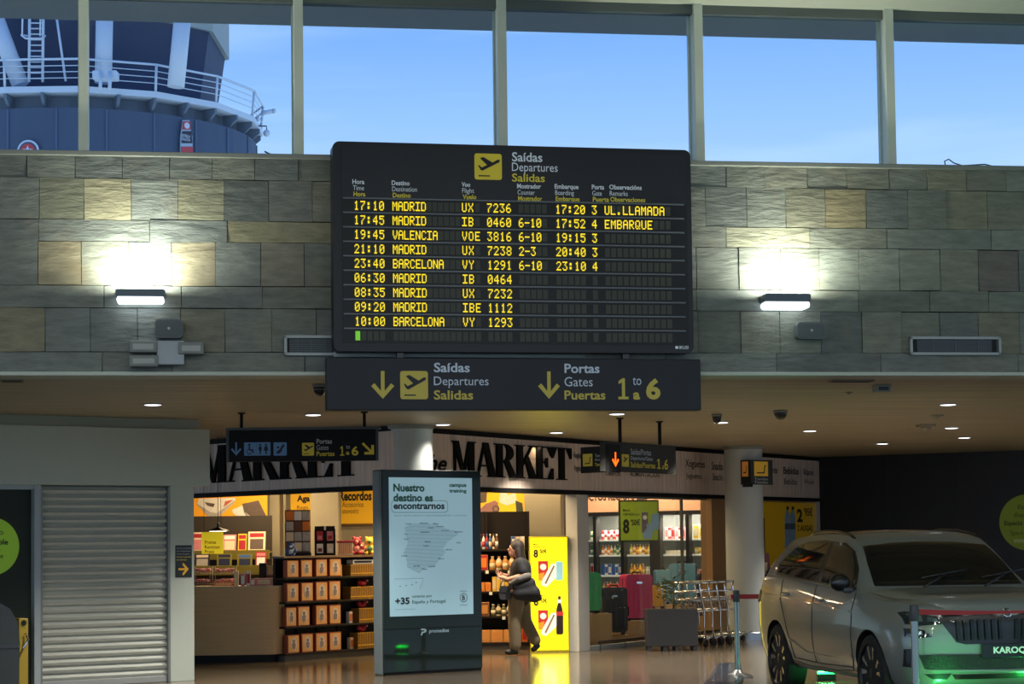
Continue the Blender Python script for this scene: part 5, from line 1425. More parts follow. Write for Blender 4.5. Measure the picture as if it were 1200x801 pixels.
chill('drink_bottle', 1, 733, 761, 8, .19, (YEL, PAL, AMB), 'yellow juice bottle')
chill('drink_bottle', 1, 687, 696, 3, .20, (GRE, WHI), 'green bottle')
chill('chilled_pack', 1, 776, 803, 6, .07, (WHI, PAL), 'flat white pack')
chill('yogurt_pot', 1, 809, 844, 7, .12, (YEL, PAL), 'yellow pudding pot')
chill('chilled_pack', 2, 700, 724, 6, .20, (BLU, BLU, WHI), 'blue milk carton')
chill('drink_bottle', 2, 733, 750, 5, .20, (AMB, YEL), 'amber juice bottle')
chill('yogurt_pot', 2, 751, 762, 4, .15, (PAL, WHI), 'pale yogurt pot')
chill('chilled_pack', 2, 687, 696, 2, .22, (RED, WHI), 'red milk carton')
chill('chilled_pack', 2, 776, 803, 6, .10, (WHI, PAL), 'white chilled tub')
chill('chilled_pack', 2, 809, 844, 6, .10, (WHI, RED), 'white and red chilled tub')
chill('drink_bottle', 3, 700, 727, 7, .26, (YEL, BLU, WHI), 'yellow and blue bottle')

# ================================================================== green price sign hung behind the glass
P = FRp.at(749, 634.5, .45); P = Pl(P.P, 14.0)
T = thing('price_sign', "green hanging sign reading 8'50€ behind the shop glass, above the pink suitcase", 'sign', P)
b = P.box(725.5, 585.5, 772.5, 634.5)
gp = mat('price_green', (150, 172, 32), .5, emit=.10); gf = mat('price_frame', (44, 58, 24), .5)
MB().box(b[0], 0, b[1], b[2], .04, b[3], .006).build('frame', gf, T)
MB().box(b[0] + .025, -.004, b[1] + .025, b[2] - .025, 0, b[3] - .025).build('panel', gp, T)
text_px(T, P, '8', 730, 608, 737.5, 625, ink, -.006, .035); text_px(T, P, "'50€", 739, 608, 750, 615.5, ink, -.006, .02)
text_px(T, P, 'Menú', 730, 596, 738, 599, ink, -.006, .015); text_px(T, P, 'CERVEZA por', 730, 601, 750, 604.5, ink, -.006, .01)
def ppic(poly, m, y):
    mb = MB(); mb.prism([P.xz(u, v) for u, v in poly], y - .003, y); mb.build('printed_picture', m, T)
ppic([(752, 600), (759, 600), (759, 624), (752, 624)], mat('print_violet', (112, 96, 110), .5, var=.3, scale=40), -.005)
ppic([(764, 602), (772, 601), (772, 620), (766, 620), (763, 631), (755, 631), (753, 625), (758, 618), (757, 614), (762, 613)], mat('print_sky', (130, 166, 200), .5, var=.15, scale=30), -.009)
x, z = P.xz(755.5, 606); mb = MB(); mb.prism(circ(x, z, .035, 14), -.013, -.011); mb.build('printed_picture', wht, T)
mb = MB()
for x in (b[0] + .05, b[2] - .05): mb.tube([(x, .02, b[3]), (x, .02, CEIL - P.P.z)], .004, 5)
mb.build('hanging_wire', steel, T)

# ================================================================== plinths and suitcases behind the glass
plm = mat('plinth_oak', (150, 124, 84), .5, var=.12, stretch=(1, 1, 14))
def plinth(u0, u1, v_top, off, label, d=.42):
    """wooden display block standing on the floor just inside the glass"""
    P = FRp.at((u0 + u1) / 2, 750, off); D = P.P.y; px = FPX / D; P = Pl((P.P.x, P.P.y, 0), 6)
    x0, x1 = P.xz(u0, 740)[0], P.xz(u1, 740)[0]; zt = P.xz((u0 + u1) / 2, v_top)[1]
    T = thing('display_plinth', label, 'plinth', P, group='oak display plinths behind the glass')
    MB().box(x0, 0, .03, x1, d, zt, .006).build('block', plm, T); MB().box(x0 + .02, .02, 0, x1 - .02, d - .02, .03).build('foot', black, T)
    return P, zt
def suitcase(P, u0, u1, v0, v1, z, m, label, d=.26, yaw=None, handle=True, ribs=5, dy=.06):
    yaw = P.yaw if yaw is None else yaw
    x0, x1 = P.xz(u0, (v0 + v1) / 2, dy)[0], P.xz(u1, (v0 + v1) / 2, dy)[0]; zt = P.xz((u0 + u1) / 2, v0, dy)[1]; w = x1 - x0
    S = thing('suitcase', label, 'suitcase', P.w((x0 + x1) / 2, dy, z), yaw, 'suitcases on show behind the glass'); h = zt - z
    mb = MB(); sh = mb.prism(rrect(-w / 2, .045, w / 2, h, min(w, h) * .14, 6), 0, d)
    body = mb.build('shell', m, S)
    mb = MB()
    for k in range(ribs):
        x = -w * .36 + w * .72 * k / (ribs - 1); mb.box(x - w * .035, -.012, .10, x + w * .035, 0, h - .07, .005)
    mb.build('ribs', m, S)
    MB().box(-w / 2 - .003, d * .47, .10, w / 2 + .003, d * .53, h - .06).build('zip_band', black, S)
    for sx in (-1, 1):
        for yy in (.05, d - .05):
            mb = MB(); mb.cyl((sx * w * .36 - .014, yy, .025), (sx * w * .36 + .014, yy, .025), .025, n=12); mb.box(sx * w * .36 - .02, yy - .02, .03, sx * w * .36 + .02, yy + .02, .06); mb.build('wheel', black, S)
    if handle:
        mb = MB(); mb.tube([(-w * .17, d * .4, h - .004), (-w * .15, d * .4, h + .03), (w * .15, d * .4, h + .03), (w * .17, d * .4, h - .004)], .012, 8); mb.build('carry_handle', black, S)
    mb = MB(); mb.tube([(w / 2 - .002, d * .3, h * .38), (w / 2 + .025, d * .3, h * .42), (w / 2 + .025, d * .3, h * .58), (w / 2 - .002, d * .3, h * .62)], .010, 7); mb.build('side_handle', black, S)
    MB().box(-w * .10, -.016, h * .80, w * .10, -.012, h * .84).build('badge', chrome, S)
    return S
P, zt = plinth(663, 717.5, 719, .35, 'oak plinth under the green suitcase next to the white post')
suitcase(P, 665, 705, 670.5, 719, zt, mat('case_green', (44, 140, 82), .35), 'bright green ribbed suitcase on an oak plinth beside the white post')
P2 = FRp.at(722, 744, .75); P2 = Pl((P2.P.x, P2.P.y, 0), 8)
z2 = P2.xz(722, 745)[1]
P3, zt3 = plinth(718, 761, 727.5, .95, 'oak plinth under the pink suitcase')
suitcase(P3, 732.5, 766, 672.5, 727, zt3, mat('case_pink', (188, 36, 92), .35), 'tall magenta pink suitcase on an oak plinth behind the glass', yaw=20)
T, zz_ = plinth(704, 737, 744, .55, 'low oak plinth carrying the black suitcase', .3)
suitcase(T, 706, 735.5, 688, 744, zz_, mat('case_black', (30, 31, 30), .45), 'black upright suitcase between the green and the pink ones', handle=True, dy=.02)
P5 = FRp.at(716, 752, 1.7); P5 = Pl((P5.P.x, P5.P.y, 0), 0)
T5, z5 = plinth(712, 736, 700, 1.75, 'oak plinth hidden behind the black suitcase')
suitcase(T5, 713, 733, 684, 700, z5, mat('case_coral', (206, 92, 76), .4), 'small coral suitcase lying behind the black one', handle=False)
P4, z4 = plinth(763, 815, 713, .75, 'oak plinth under the yellow suitcase and the two blue ones')
suitcase(P4, 763.5, 780, 686, 713, z4, mat('case_yellow', (222, 176, 24), .4), 'yellow cabin suitcase partly behind the pink one')
P6, z6 = plinth(769, 818, 708, 1.5, 'rear oak plinth carrying the pale blue suitcases')
suitcase(P6, 769, 785.5, 667.5, 708, z6, mat('case_sky', (88, 142, 170), .4), 'smaller pale blue suitcase beside the larger blue one')
suitcase(P6, 783.5, 815, 660, 708, z6, mat('case_blue', (78, 128, 156), .4), 'larger dusty blue suitcase behind the luggage trolleys', yaw=-12)
# navy backpack
P7, z7 = plinth(816, 846, 722, .75, 'oak plinth under the navy backpack at the end of the glass')
x = P7.xz(830.5, 700, .08)[0]; zt7 = P7.xz(830, 670, .08)[1]
S = thing('backpack', 'navy backpack standing at the end of the glass next to the column', 'backpack', P7.w(x, .08, z7), 6); h = zt7 - z7
nav = mat('bag_navy', (26, 32, 56), .7)
mb = MB(); mb.prism(rrect(-.17, 0, .17, h, .12, 6), 0, .2); mb.build('body', nav, S)
mb = MB(); mb.prism(rrect(-.13, .04, .13, h * .45, .05), -.06, 0); mb.build('front_pocket', mat('bag_navy2', (32, 40, 66), .7), S)
mb = MB(); mb.tube([(-.05, .1, h - .005), (-.04, .1, h + .05), (.04, .1, h + .05), (.05, .1, h - .005)], .01, 7); mb.build('loop', black, S)
for sx in (-1, 1): mb = MB(); mb.tube([(sx * .15, .19, h * .85), (sx * .185, .1, h * .6), (sx * .185, .05, h * .3), (sx * .15, .12, .04)], .014, 7); mb.build('strap', black, S)

# ================================================================== planter, bumper rail, luggage trolleys in front of the glass
p = zhit(788, 762.5)
PL2 = Pl(p, 3.0)
T = thing('planter', 'dark grey rectangular planter on short legs in front of the shop glass', 'planter', PL2)
b = PL2.box(758.5, 713.5, 818, 757)
pm = mat('planter_grey', (44, 43, 44), .55)
MB().box(b[0], 0, b[1], b[2], .34, b[3], .008).build('box', pm, T)
MB().box(b[0] + .02, .02, b[3] - .004, b[2] - .02, .32, b[3] + .004).build('soil', mat('soil', (48, 38, 28), .9, bump=.6, scale=60), T)
for u in (762, 780, 794, 815):
    x = PL2.xz(u, 760)[0]
    for yy in (.01, .28): MB().box(x - .03, yy, 0, x + .03, yy + .05, b[1] + .005, .004).build('leg', pm, T)
zt = p.z + b[3]
x = PL2.xz(789, 700, .16)[0]
Tp = thing('potted_plant', 'sparse upright plant with thin leaves growing in the dark planter', 'plant', PL2.w(x, .16, zt))
leafm = mat('leaf_green', (66, 84, 44), .55, var=.3); rr = random.Random(9)
mb = MB(); mb.tube([(0, 0, 0), (.01, 0, .15), (-.005, .01, .40)], [.012, .010, .006], 7); mb.build('stem', mat('stem_brown', (84, 66, 44), .7), Tp)
def leaf(mb, a, b_, w):
    a, b_ = V(a), V(b_); d = b_ - a; s = d.cross(V((0, 1, 0.2))).normalized() * w; m = a + d * .45 + V((0, 0, d.length * .10))
    mb.bm.faces.new([mb.bm.verts.new(q) for q in (a, m + s, b_, m - s)])
for k in range(16):
    mb = MB(); z = rr.uniform(.02, .40); an = rr.uniform(0, 6.28); L = rr.uniform(.18, .34); up = rr.uniform(.0, .6)
    a = V((0, 0, z)); 
    for j in range(5):
        c = a + V((math.cos(an) * L * (j + 1) / 5, math.sin(an) * L * .5 * (j + 1) / 5, L * up * (j + 1) / 5 - .02 * j * j * .2))
        leaf(mb, a + (c - a) * (j / 5), c + V((rr.uniform(-.04, .04), 0, rr.uniform(-.02, .05))), .012)
    mb.build('leaf', leafm, Tp, fix=False)
mb = MB()
q0, q1 = FRp.at(699, 761, -.10), FRp.at(846, 750, -.12)
q0.P.z = 0; L = (q1.P - q0.P); L.z = 0; L = L.length
T = thing('bumper_rail', 'low brown metal bumper rail along the foot of the shop glass', 'rail', q0.P, FRp.yaw)
MB().box(0, -.02, .09, L, .02, .14, .008).build('bar', mat('rail_bronze', (110, 92, 74), .3, .7), T)
for k in range(6): mb = MB(); mb.cyl((.12 + (L - .24) * k / 5, 0, 0), (.12 + (L - .24) * k / 5, 0, .095), .014, n=10); mb.build('post', steel, T)
# nested luggage trolleys
tro = None
base = FRp.at(801, 757, -.88); base.P.z = 0
for k in range(5):
    P = base.P + FRp.R * (.27 * k); lab = 'chrome luggage trolley, %s of the nested row counted from the planter' % ORD[k]
    if tro is None:
        tro = thing('luggage_trolley', lab, 'trolley', P, FRp.yaw, 'nested chrome luggage trolleys')
        for s in (-1, 1):
            y = s * .31
            mb = MB(); mb.tube([(-.02, y, .93), (-.06, y, .86), (.0, y, .68), (.06, y, .52), (.05, y, .30), (.10, y, .12), (.18, y * .9, .10)], .014, 8); mb.build('upright', chrome, tro)
            mb = MB(); mb.tube([(.10, y, .12), (.55, y * .75, .13), (.95, y * .45, .15)], .014, 8); mb.build('base_tube', chrome, tro)
            w_ = MB(); w_.cyl((.10, y - .015, .055), (.10, y + .015, .055), .055, n=14); w_.build('wheel', black, tro)
        for z, x in ((.93, -.02), (.80, -.04), (.68, 0), (.52, .06)):
            mb = MB(); mb.tube([(x, -.31, z), (x, .31, z)], .013 if z < .9 else .018, 8); mb.build('cross_bar' if z < .9 else 'push_bar', chrome, tro)
        mb = MB()
        for q in range(6): mb.tube([(.03, -.25 + q * .1, .68), (.22, -.22 + q * .088, .56), (.24, -.22 + q * .088, .70)], .005, 5)
        mb.tube([(.24, -.22, .70), (.24, .22, .70)], .007, 6); mb.build('basket', chrome, tro)
        mb = MB()
        for q in range(4): mb.tube([(.25 + q * .2, -.27 + q * .04, .135), (.25 + q * .2, .27 - q * .04, .135)], .008, 6)
        mb.build('deck', chrome, tro)
        w_ = MB(); w_.cyl((.92, -.015, .05), (.92, .015, .05), .05, n=14); w_.box(.90, -.02, .05, .94, .02, .14); w_.build('front_wheel', black, tro)
    else: dup(tro, P, FRp.yaw, lab)

# ================================================================== yellow drinks panel beyond the column and the goods at its foot
P = FRp.at(925, 680, .06)
P = Pl((P.P.x, P.P.y, 0), FRp.yaw)
T = thing('drinks_advert', "yellow wall advert with two water bottles priced 2'95€, between the column and the navy wall", 'advert', P)
b = P.box(892, 588.5, 957.5, 690)
dy = mat('advert_yellow', (196, 152, 16), .55, emit=.04)
MB().box(b[0], 0, 0.05, b[2], .05, b[3]).build('panel', dy, T)
b2 = P.box(892, 594.5, 917, 690); MB().box(b2[0], -.012, .05, b2[2], 0, b2[3]).build('door_leaf', dy, T)
text_px(T, P, '2', 934, 596, 940.5, 611.5, ink, -.004, .03); text_px(T, P, "'95€", 942, 594.5, 952, 604.5, ink, -.004, .02); text_px(T, P, '2 AUGAS', 934.5, 615, 952.5, 622, ink, -.004, .02)
for u in (922.5, 928.8):
    pts = [(u - 1.0, 594), (u + 1.0, 594), (u + 1.2, 599), (u + 2.9, 603), (u + 2.9, 641), (u + 2.2, 643), (u - 2.2, 643), (u - 2.9, 641), (u - 2.9, 603), (u - 1.2, 599)]
    mb = MB(); mb.prism([P.xz(*q) for q in pts], -.005, 0); bo = mb.build('printed_bottle', mat('print_water', (124, 150, 168), .5), T)
    mb = MB(); mb.prism([P.xz(*q) for q in ((u - 2.9, 613), (u + 2.9, 613), (u + 2.9, 620), (u - 2.9, 620))], -.008, -.005); mb.build('printed_label', mat('print_teal', (66, 84, 92), .5), bo)
    mb = MB(); mb.prism([P.xz(*q) for q in ((u - 1.2, 593), (u + 1.2, 593), (u + 1.2, 597), (u - 1.2, 597))], -.008, -.005); mb.build('printed_cap', ink, bo)
s0 = P.xz(892.5, 610, -.02)[0]; MB().box(s0, -.03, .1, s0 + .10, -.012, P.xz(893, 607)[1], .004).build('handle', black, T)
G = FRp.at(905, 735, -.55); G = Pl((G.P.x, G.P.y, 0), 10)
T = thing('goods_stand', 'green wooden stand in front of the yellow advert, mostly behind the car', 'stand', G)
b = G.box(892, 685, 915, 740); MB().box(b[0], 0, 0, b[2], .4, b[3], .01).build('body', mat('stand_green', (52, 92, 44), .5), T); MB().box(b[0] - .01, -.01, b[3], b[2] + .01, .41, b[3] + .02, .004).build('top', mat('stand_top', (70, 112, 58), .5), T)
zt = b[3] + .02
q = G.xz(905, 670, .1)[0]
T = thing('travel_cushion', 'navy travel cushion propped on the green stand by the car roof', 'cushion', G.w(q, .12, zt)); mb = MB(); mb.prism([(-.10, 0), (.05, 0), (.12, .16), (.08, .25), (.02, .28), (-.08, .20)], 0, .1)
mb.build('pad', mat('bag_navy', (26, 32, 56)), T, smooth=False); mb = MB(); mb.tube([(.0, -.005, .04), (.06, -.008, .14), (.04, -.005, .24)], .006, 6); mb.build('piping', nav, T)
q = G.xz(896.5, 660, .2)[0]
T = thing('snack_bag', 'reddish snack bag standing between the column and the navy cushion', 'bag', G.w(q, .24, zt)); hh = G.xz(896, 648, .2)[1] - zt
mb = MB(); mb.prism([(-.08, 0), (.08, 0), (.095, hh * .5), (.08, hh), (-.08, hh), (-.095, hh * .5)], 0, .08); mb.build('bag', mat('bag_rust', (130, 54, 44), .4), T); MB().box(-.05, -.004, hh * .3, .05, 0, hh * .7).build('printed_label', cream, T)
# lime round sticker on the navy wall
P = NAVY.at(1203.5, 644, -.001)
T = thing('round_sticker', 'lime green round sticker on the navy wall above the car', 'sticker', P)
b = P.box(1171.5, 579, 1236, 644.5)
MB().prism(circ((b[0] + b[2]) / 2, (b[1] + b[3]) / 2, (b[3] - b[1]) / 2, 56), -.004, 0).build('disc', mat('lime_sticker2', (128, 150, 40), .5, emit=.05), T)
for s, u0, u1, v0, v1, bo in (('Espazo', 1193, 1214, 591, 597.5, .0), ('dispoñible', 1188, 1219, 600, 607, 0), ('Espacio disponible', 1177, 1230, 609.5, 616.5, .02), ('Space available', 1184, 1224, 621, 628, 0)): text_px(T, P, s, u0, v0, u1, v1, mat('sticker_ink', (46, 60, 16), .6), -.006, bo)
text_px(T, P, 'www.aena.es', 1188, 631, 1219, 636, mat('sticker_pale', (196, 206, 150), .6), -.006, .01)
# ================================================================== belt barriers, floor lamps and tray near the car
def barrier(p, label, m, yaw=0):
    T = thing('barrier_post', label, 'barrier post', p, yaw, 'retractable belt barrier posts')
    MB().lathe([(.17, 0), (.172, .012), (.15, .03), (.06, .055), (.036, .085)], n=32).build('base', steel, T, smooth=True)
    MB().lathe([(.031, .08), (.031, .84)], n=20).build('tube', m, T, smooth=True)
    MB().lathe([(.037, .84), (.039, .85), (.039, .955), (.034, .97), (.012, .975)], n=20).build('head', dkgrey, T, smooth=True)
    return T
def belt(T, pts, h0, h1, name='belt'):
    """webbing as a thin strip that may twist; pts in world, heights at both ends"""
    M = (Matrix.Translation(T.location) @ Matrix.Rotation(T.rotation_euler.z, 4, 'Z')).inverted(); mb = MB(); pr = None; n = len(pts)
    for i, p in enumerate(pts):
        h = h0 + (h1 - h0) * i / (n - 1); p = V(p); c = [mb.bm.verts.new(M @ (p + V((0, q, s * h / 2)))) for q in (-.0012, .0012) for s in (-1, 1)]
        if pr:
            for a, b in ((0, 1), (1, 3), (3, 2), (2, 0)): mb.bm.faces.new((pr[a], pr[b], c[b], c[a]))
        pr = c
    return mb.build(name, mat('belt_red', (150, 22, 38), .6), T)
gpost = mat('post_steel', (140, 146, 142), .25, .85)
p1 = zhit(864.5, 793.5); B1 = barrier(p1, 'steel belt post with red webbing standing in front of the white column', gpost)
p3 = Pl((0, 21.6, 0), 0).hit(935, 703); z = .90
belt(B1, [(p1.x + .03, p1.y, z), (p1.x + 1.2, p1.y + .05, z - .012), (p1.x + 2.4, p1.y + .1, z)], .052, .052)
MB().box(-.06, -.02, .875, -.03, .02, .925, .004).build('belt_clip', mat('belt_red', (150, 22, 38)), B1)
D2 = 16.9
p2 = CAM + ray(1071.5, 730) * (D2 / ray(1071.5, 730).y); p2.z = 0
B2 = barrier(p2, 'steel belt post with red webbing standing before the front corner of the car', gpost)
a = Pl((0, D2, 0), 0)
h0 = a.hit(1076, 716.5); pts = [h0]
for u, v in ((1100, 717.2), (1130, 717.6), (1165, 717.2), (1200, 716.4), (1240, 715.5)): pts.append(a.hit(u, v))
belt(B2, pts, .048, .012)
mb = MB(); q = (pts[-1].x + .04 - p2.x, 0)
B3 = barrier((pts[-1].x + .04, D2, 0), 'steel belt post at the far end of the twisted red belt before the car', gpost)

# low dark tray on the floor beside the front belt post
c = [zhit(*q) for q in ((842, 780), (868, 779), (871, 797), (862, 806), (824, 806))]
m = sum(c, V((0, 0, 0))) / 5
T = thing('floor_plate', 'dark slanted information plate lying on the floor beside the belt post', 'plate', m)
mb = MB(); mb.prismz([((p - m).x, (p - m).y) for p in c], 0, .035); mb.build('plate', mat('plate_slate', (36, 44, 56), .3, coat=.3), T)
mb = MB(); q = [m + (p - m) * .8 for p in c]; mb.prismz([((p - m).x, (p - m).y) for p in q], .035, .04); mb.build('inlay', mat('plate_blue', (44, 56, 72), .2, coat=.5), T)

# green LED floor lamps round the car
gled = mat('green_led', (40, 255, 90), .4, emit=22, ecol=(20, 255, 70), var=0)
def floor_lamp(p, yaw, label, power, tilt=0.0):
    T = thing('floor_light', label, 'floor lamp', p, yaw, 'green LED floor lamps at the car')
    MB().box(-.10, -.07, .0, .10, .07, .075, .008).build('housing', mat('led_housing', (24, 44, 30), .4), T)
    MB().box(-.085, -.055, .07, .085, .055, .098, .004).build('lens', gled, T)
    l = area('green_floor_beam', V(p) + V((0, 0, .115)), power, .16, .1, (.08, 1, .22), (rad(180) + tilt, 0, rad(yaw)))
# ================================================================== the car
def cr(p, n):
    """Catmull-Rom through rows of numbers, n steps a span"""
    out = []
    for i in range(len(p) - 1):
        a, b, c, d = p[max(i - 1, 0)], p[i], p[i + 1], p[min(i + 2, len(p) - 1)]
        for k in range(n):
            t = k / n
            out.append([.5 * ((2 * q) + (r - o) * t + (2 * o - 5 * q + 4 * r - s) * t * t + (3 * q - o - 3 * r + s) * t ** 3) for o, q, r, s in zip(a, b, c, d)])
    return out + [list(p[-1])]
#       x      zb   ysill ymax  zmax ysh   zsh   ygt   zgt   zc
ST = [(-2.15, .46, .55, .66, .78, .62, .95, .50, 1.00, 1.02), (-2.08, .36, .74, .83, .78, .78, 1.03, .62, 1.14, 1.17), (-1.93, .29, .83, .895, .76, .85, 1.13, .64, 1.36, 1.40),
      (-1.70, .28, .85, .915, .74, .865, 1.155, .63, 1.49, 1.54), (-1.25, .275, .86, .92, .74, .87, 1.145, .63, 1.535, 1.59), (-.60, .275, .86, .92, .72, .87, 1.11, .635, 1.55, 1.61),
      (-.10, .275, .86, .92, .72, .865, 1.085, .64, 1.54, 1.60), (.20, .275, .86, .92, .72, .86, 1.07, .645, 1.495, 1.56), (.50, .275, .86, .92, .72, .86, 1.06, .675, 1.36, 1.42),
      (.75, .275, .86, .92, .72, .86, 1.05, .715, 1.20, 1.255), (.98, .275, .86, .92, .72, .855, 1.035, .75, 1.06, 1.095), (1.12, .275, .86, .92, .72, .85, 1.015, .74, 1.05, 1.085),
      (1.45, .275, .86, .915, .71, .835, .98, .70, 1.02, 1.05), (1.75, .275, .85, .90, .72, .80, .975, .64, 1.01, 1.04), (1.95, .28, .82, .865, .71, .745, .95, .58, .985, 1.015),
      (2.08, .26, .75, .79, .69, .67, .915, .52, .95, .975), (2.15, .30, .62, .68, .65, .58, .85, .45, .895, .915), (2.185, .40, .45, .52, .61, .44, .75, .34, .80, .815)]
def car_body():
    rows_ = cr(ST, 5); bm = bmesh.new(); rings = []
    for r in rows_:
        x, zb, ys, ym, zm, yh, zh, yg, zg, zc = r
        half = [(0, zb), (ys * .55, zb), (ys - .03, zb + .005), (ys, zb + .05), ((ys + ym) / 2 + .012, zb + (zm - zb) * .45), (ym, zm - .09), (ym, zm + .02), ((ym + yh) / 2 + .02, zm + (zh - zm) * .5), (yh + .004, zh - .04), (yh - .012, zh),
                (yh - .03, zh + .006), (yh + (yg - yh) * .35, zh + (zg - zh) * .36), (yh + (yg - yh) * .68, zh + (zg - zh) * .70), (yg + .008, zg - .02), (yg - .03, zg + (zc - zg) * .35), (yg * .72, zg + (zc - zg) * .72), (yg * .38, zg + (zc - zg) * .94), (0, zc)]
        pts = half + [(-y, z) for y, z in half[-2:0:-1]]
        rings.append([bm.verts.new((x, -y, z)) for y, z in pts])
    n = len(rings[0])
    for A, B in zip(rings, rings[1:]):
        for k in range(n): bm.faces.new((A[k], A[(k + 1) % n], B[(k + 1) % n], B[k]))
    bm.faces.new(rings[0]); bm.faces.new(rings[-1][::-1])
    bmesh.ops.recalc_face_normals(bm, faces=bm.faces)
    return bm
bm0 = car_body(); BVH = BVHTree.FromBMesh(bm0)
paint_c = mat('car_paint', (128, 134, 128), .3, .25, coat=.8, var=.02)
cblack = mat('car_black_trim', (14, 14, 15), .35, coat=.3); cliner = mat('car_liner', (12, 12, 12), .8); cglass = mat('car_glass', (16, 20, 18), .06, coat=.6, spec=.6)
chrome_c = mat('car_chrome', (190, 192, 190), .18, 1.0)
# visible (right-hand) wheels in the photograph: rear hub and front hub
YW = -.86
hr, hf = Pl((0, 20.55, 0), 0).hit(916.5, 769), Pl((0, 17.98, 0), 0).hit(1024.5, 785)
dirv = V((hf.x - hr.x, hf.y - hr.y, 0)).normalized()
yaw_car = math.degrees(math.atan2(dirv.y, dirv.x))
mid = (hr + hf) / 2; side = V((-dirv.y, dirv.x, 0))            # local +y (left of the car)
org = mid - side * YW; org.z = 0
CAR = thing('car', 'silver grey compact suv parked behind the red belt barrier, lit green from below', 'car', org, yaw_car)
def wheel_at(): return [(s * 1.319, y) for s in (-1, 1) for y in (-1, 1)]
# arches
def cut_body():
    me = bpy.data.meshes.new('body'); bm0.to_mesh(me); o = bpy.data.objects.new('body', me); COL.objects.link(o)
    me.materials.append(paint_c)
    mb = MB()
    for x, s in wheel_at(): mb.cyl((x, s * .60, .345), (x, s * 1.05, .345), .385, n=56)
    cut = mb.build('arch_cutter', cliner)
    m = o.modifiers.new('arches', 'BOOLEAN'); m.operation = 'DIFFERENCE'; m.object = cut; m.solver = 'EXACT'; m.material_mode = 'TRANSFER'
    dg = bpy.context.evaluated_depsgraph_get(); dg.update()
    nm = bpy.data.meshes.new_from_object(o.evaluated_get(dg))
    o.modifiers.clear(); o.data = nm; bpy.data.objects.remove(cut)
    for p in nm.polygons: p.use_smooth = True
    nm.set_sharp_from_angle(angle=rad(38)); o.parent = CAR
    return o
body = cut_body()
def patch(poly, view, off, step=.05, mirror=False):
    """polygon seen from the side (x,z), the front (y,z) or the top (x,y), laid on the body surface"""
    bm = bmesh.new()
    def P3(a, b): return {'side': (a, -3, b), 'front': (4, a, b), 'top': (a, b, 4)}[view]
    dr = {'side': V((0, 1, 0)), 'front': V((-1, 0, 0)), 'top': V((0, 0, -1))}[view]
    f = bm.faces.new([bm.verts.new(P3(a, b)) for a, b in poly])
    ax = {'side': (0, 2), 'front': (1, 2), 'top': (0, 1)}[view]
    for i in ax:
        lo = min(v.co[i] for v in bm.verts); hi = max(v.co[i] for v in bm.verts); k = lo + step
        nrm = V((0, 0, 0)); nrm[i] = 1
        while k < hi:
            c = V((0, 0, 0)); c[i] = k
            bmesh.ops.bisect_plane(bm, geom=bm.verts[:] + bm.edges[:] + bm.faces[:], plane_co=c, plane_no=nrm); k += step
    dead = []
    for v in bm.verts:
        h, n, _, _ = BVH.ray_cast(v.co, dr)
        if h is None: dead.append(v)
        else: v.co = h + n * off
    if dead: bmesh.ops.delete(bm, geom=dead, context='VERTS')
    r = bmesh.ops.solidify(bm, geom=bm.faces[:], thickness=.004)
    bmesh.ops.recalc_face_normals(bm, faces=bm.faces)
    return bm
def put(poly, view, off, m, name, parent=CAR, both=True, step=.05, smooth=True):
    for s in ((1, -1) if both else (1,)):
        p = poly
        if s == -1: p = [(a, b) if view == 'side' else ((-a, b) if view == 'front' else (a, -b)) for a, b in poly]
        mb = MB(); mb.bm = patch(p, view, off, step)
        if s == -1 and view == 'side':
            for v in mb.bm.verts: v.co.y *= -1
            bmesh.ops.reverse_faces(mb.bm, faces=mb.bm.faces)
        o = mb.build(name, m, parent, smooth=smooth)
    return o
# glasshouse
put([(.80, 1.062), (.60, 1.25), (.36, 1.41), (.10, 1.485), (-.5, 1.515), (-1.0, 1.50), (-1.3, 1.455), (-1.58, 1.29), (-1.54, 1.17), (-.6, 1.125), (.2, 1.085)], 'side', .002, cblack, 'window_surround')
put([(.70, 1.085), (.52, 1.27), (.30, 1.42), (.06, 1.465), (-.17, 1.478), (-.14, 1.12), (.2, 1.10)], 'side', .007, cglass, 'front_side_window')
put([(-.24, 1.125), (-.27, 1.482), (-.7, 1.49), (-1.06, 1.478), (-1.10, 1.17), (-.6, 1.143)], 'side', .007, cglass, 'rear_side_window')
put([(-1.12, 1.175), (-1.09, 1.47), (-1.28, 1.435), (-1.52, 1.285), (-1.50, 1.195)], 'side', .007, cglass, 'quarter_window')
put([(-.70, 1.105), (.70, 1.105), (.655, 1.30), (.60, 1.455), (.3, 1.485), (0, 1.495), (-.3, 1.485), (-.60, 1.455), (-.655, 1.30)], 'front', .003, cglass, 'windscreen', both=False)
put([(-.70, 1.095), (.70, 1.095), (.69, 1.125), (.3, 1.135), (-.3, 1.135), (-.69, 1.125)], 'front', .006, cblack, 'cowl_panel', both=False)
put([(-1.35, -.50), (.02, -.50), (.10, 0), (.02, .50), (-1.35, .50)], 'top', .003, mat('car_roof_glass', (20, 18, 16), .08, coat=.6), 'panoramic_roof', both=False, step=.1)
for s in (-1, 1):
    mb = MB(); mb.tube([(.22, s * .60, 1.493), (.08, s * .60, 1.553), (-.3, s * .59, 1.590), (-.7, s * .59, 1.598), (-1.0, s * .59, 1.583), (-1.15, s * .59, 1.55)], [.016, .018, .018, .018, .018, .014], 8); mb.build('roof_rail', cblack, CAR)
for q in (-.28, .30):
    mb = MB(); mb.tube([(1.05, q, 1.09), (.86, q + .30, 1.205)], .009, 6); mb.tube([(.93, q + .02, 1.165), (.84, q + .50, 1.235)], .007, 6); mb.build('wiper', cblack, CAR)
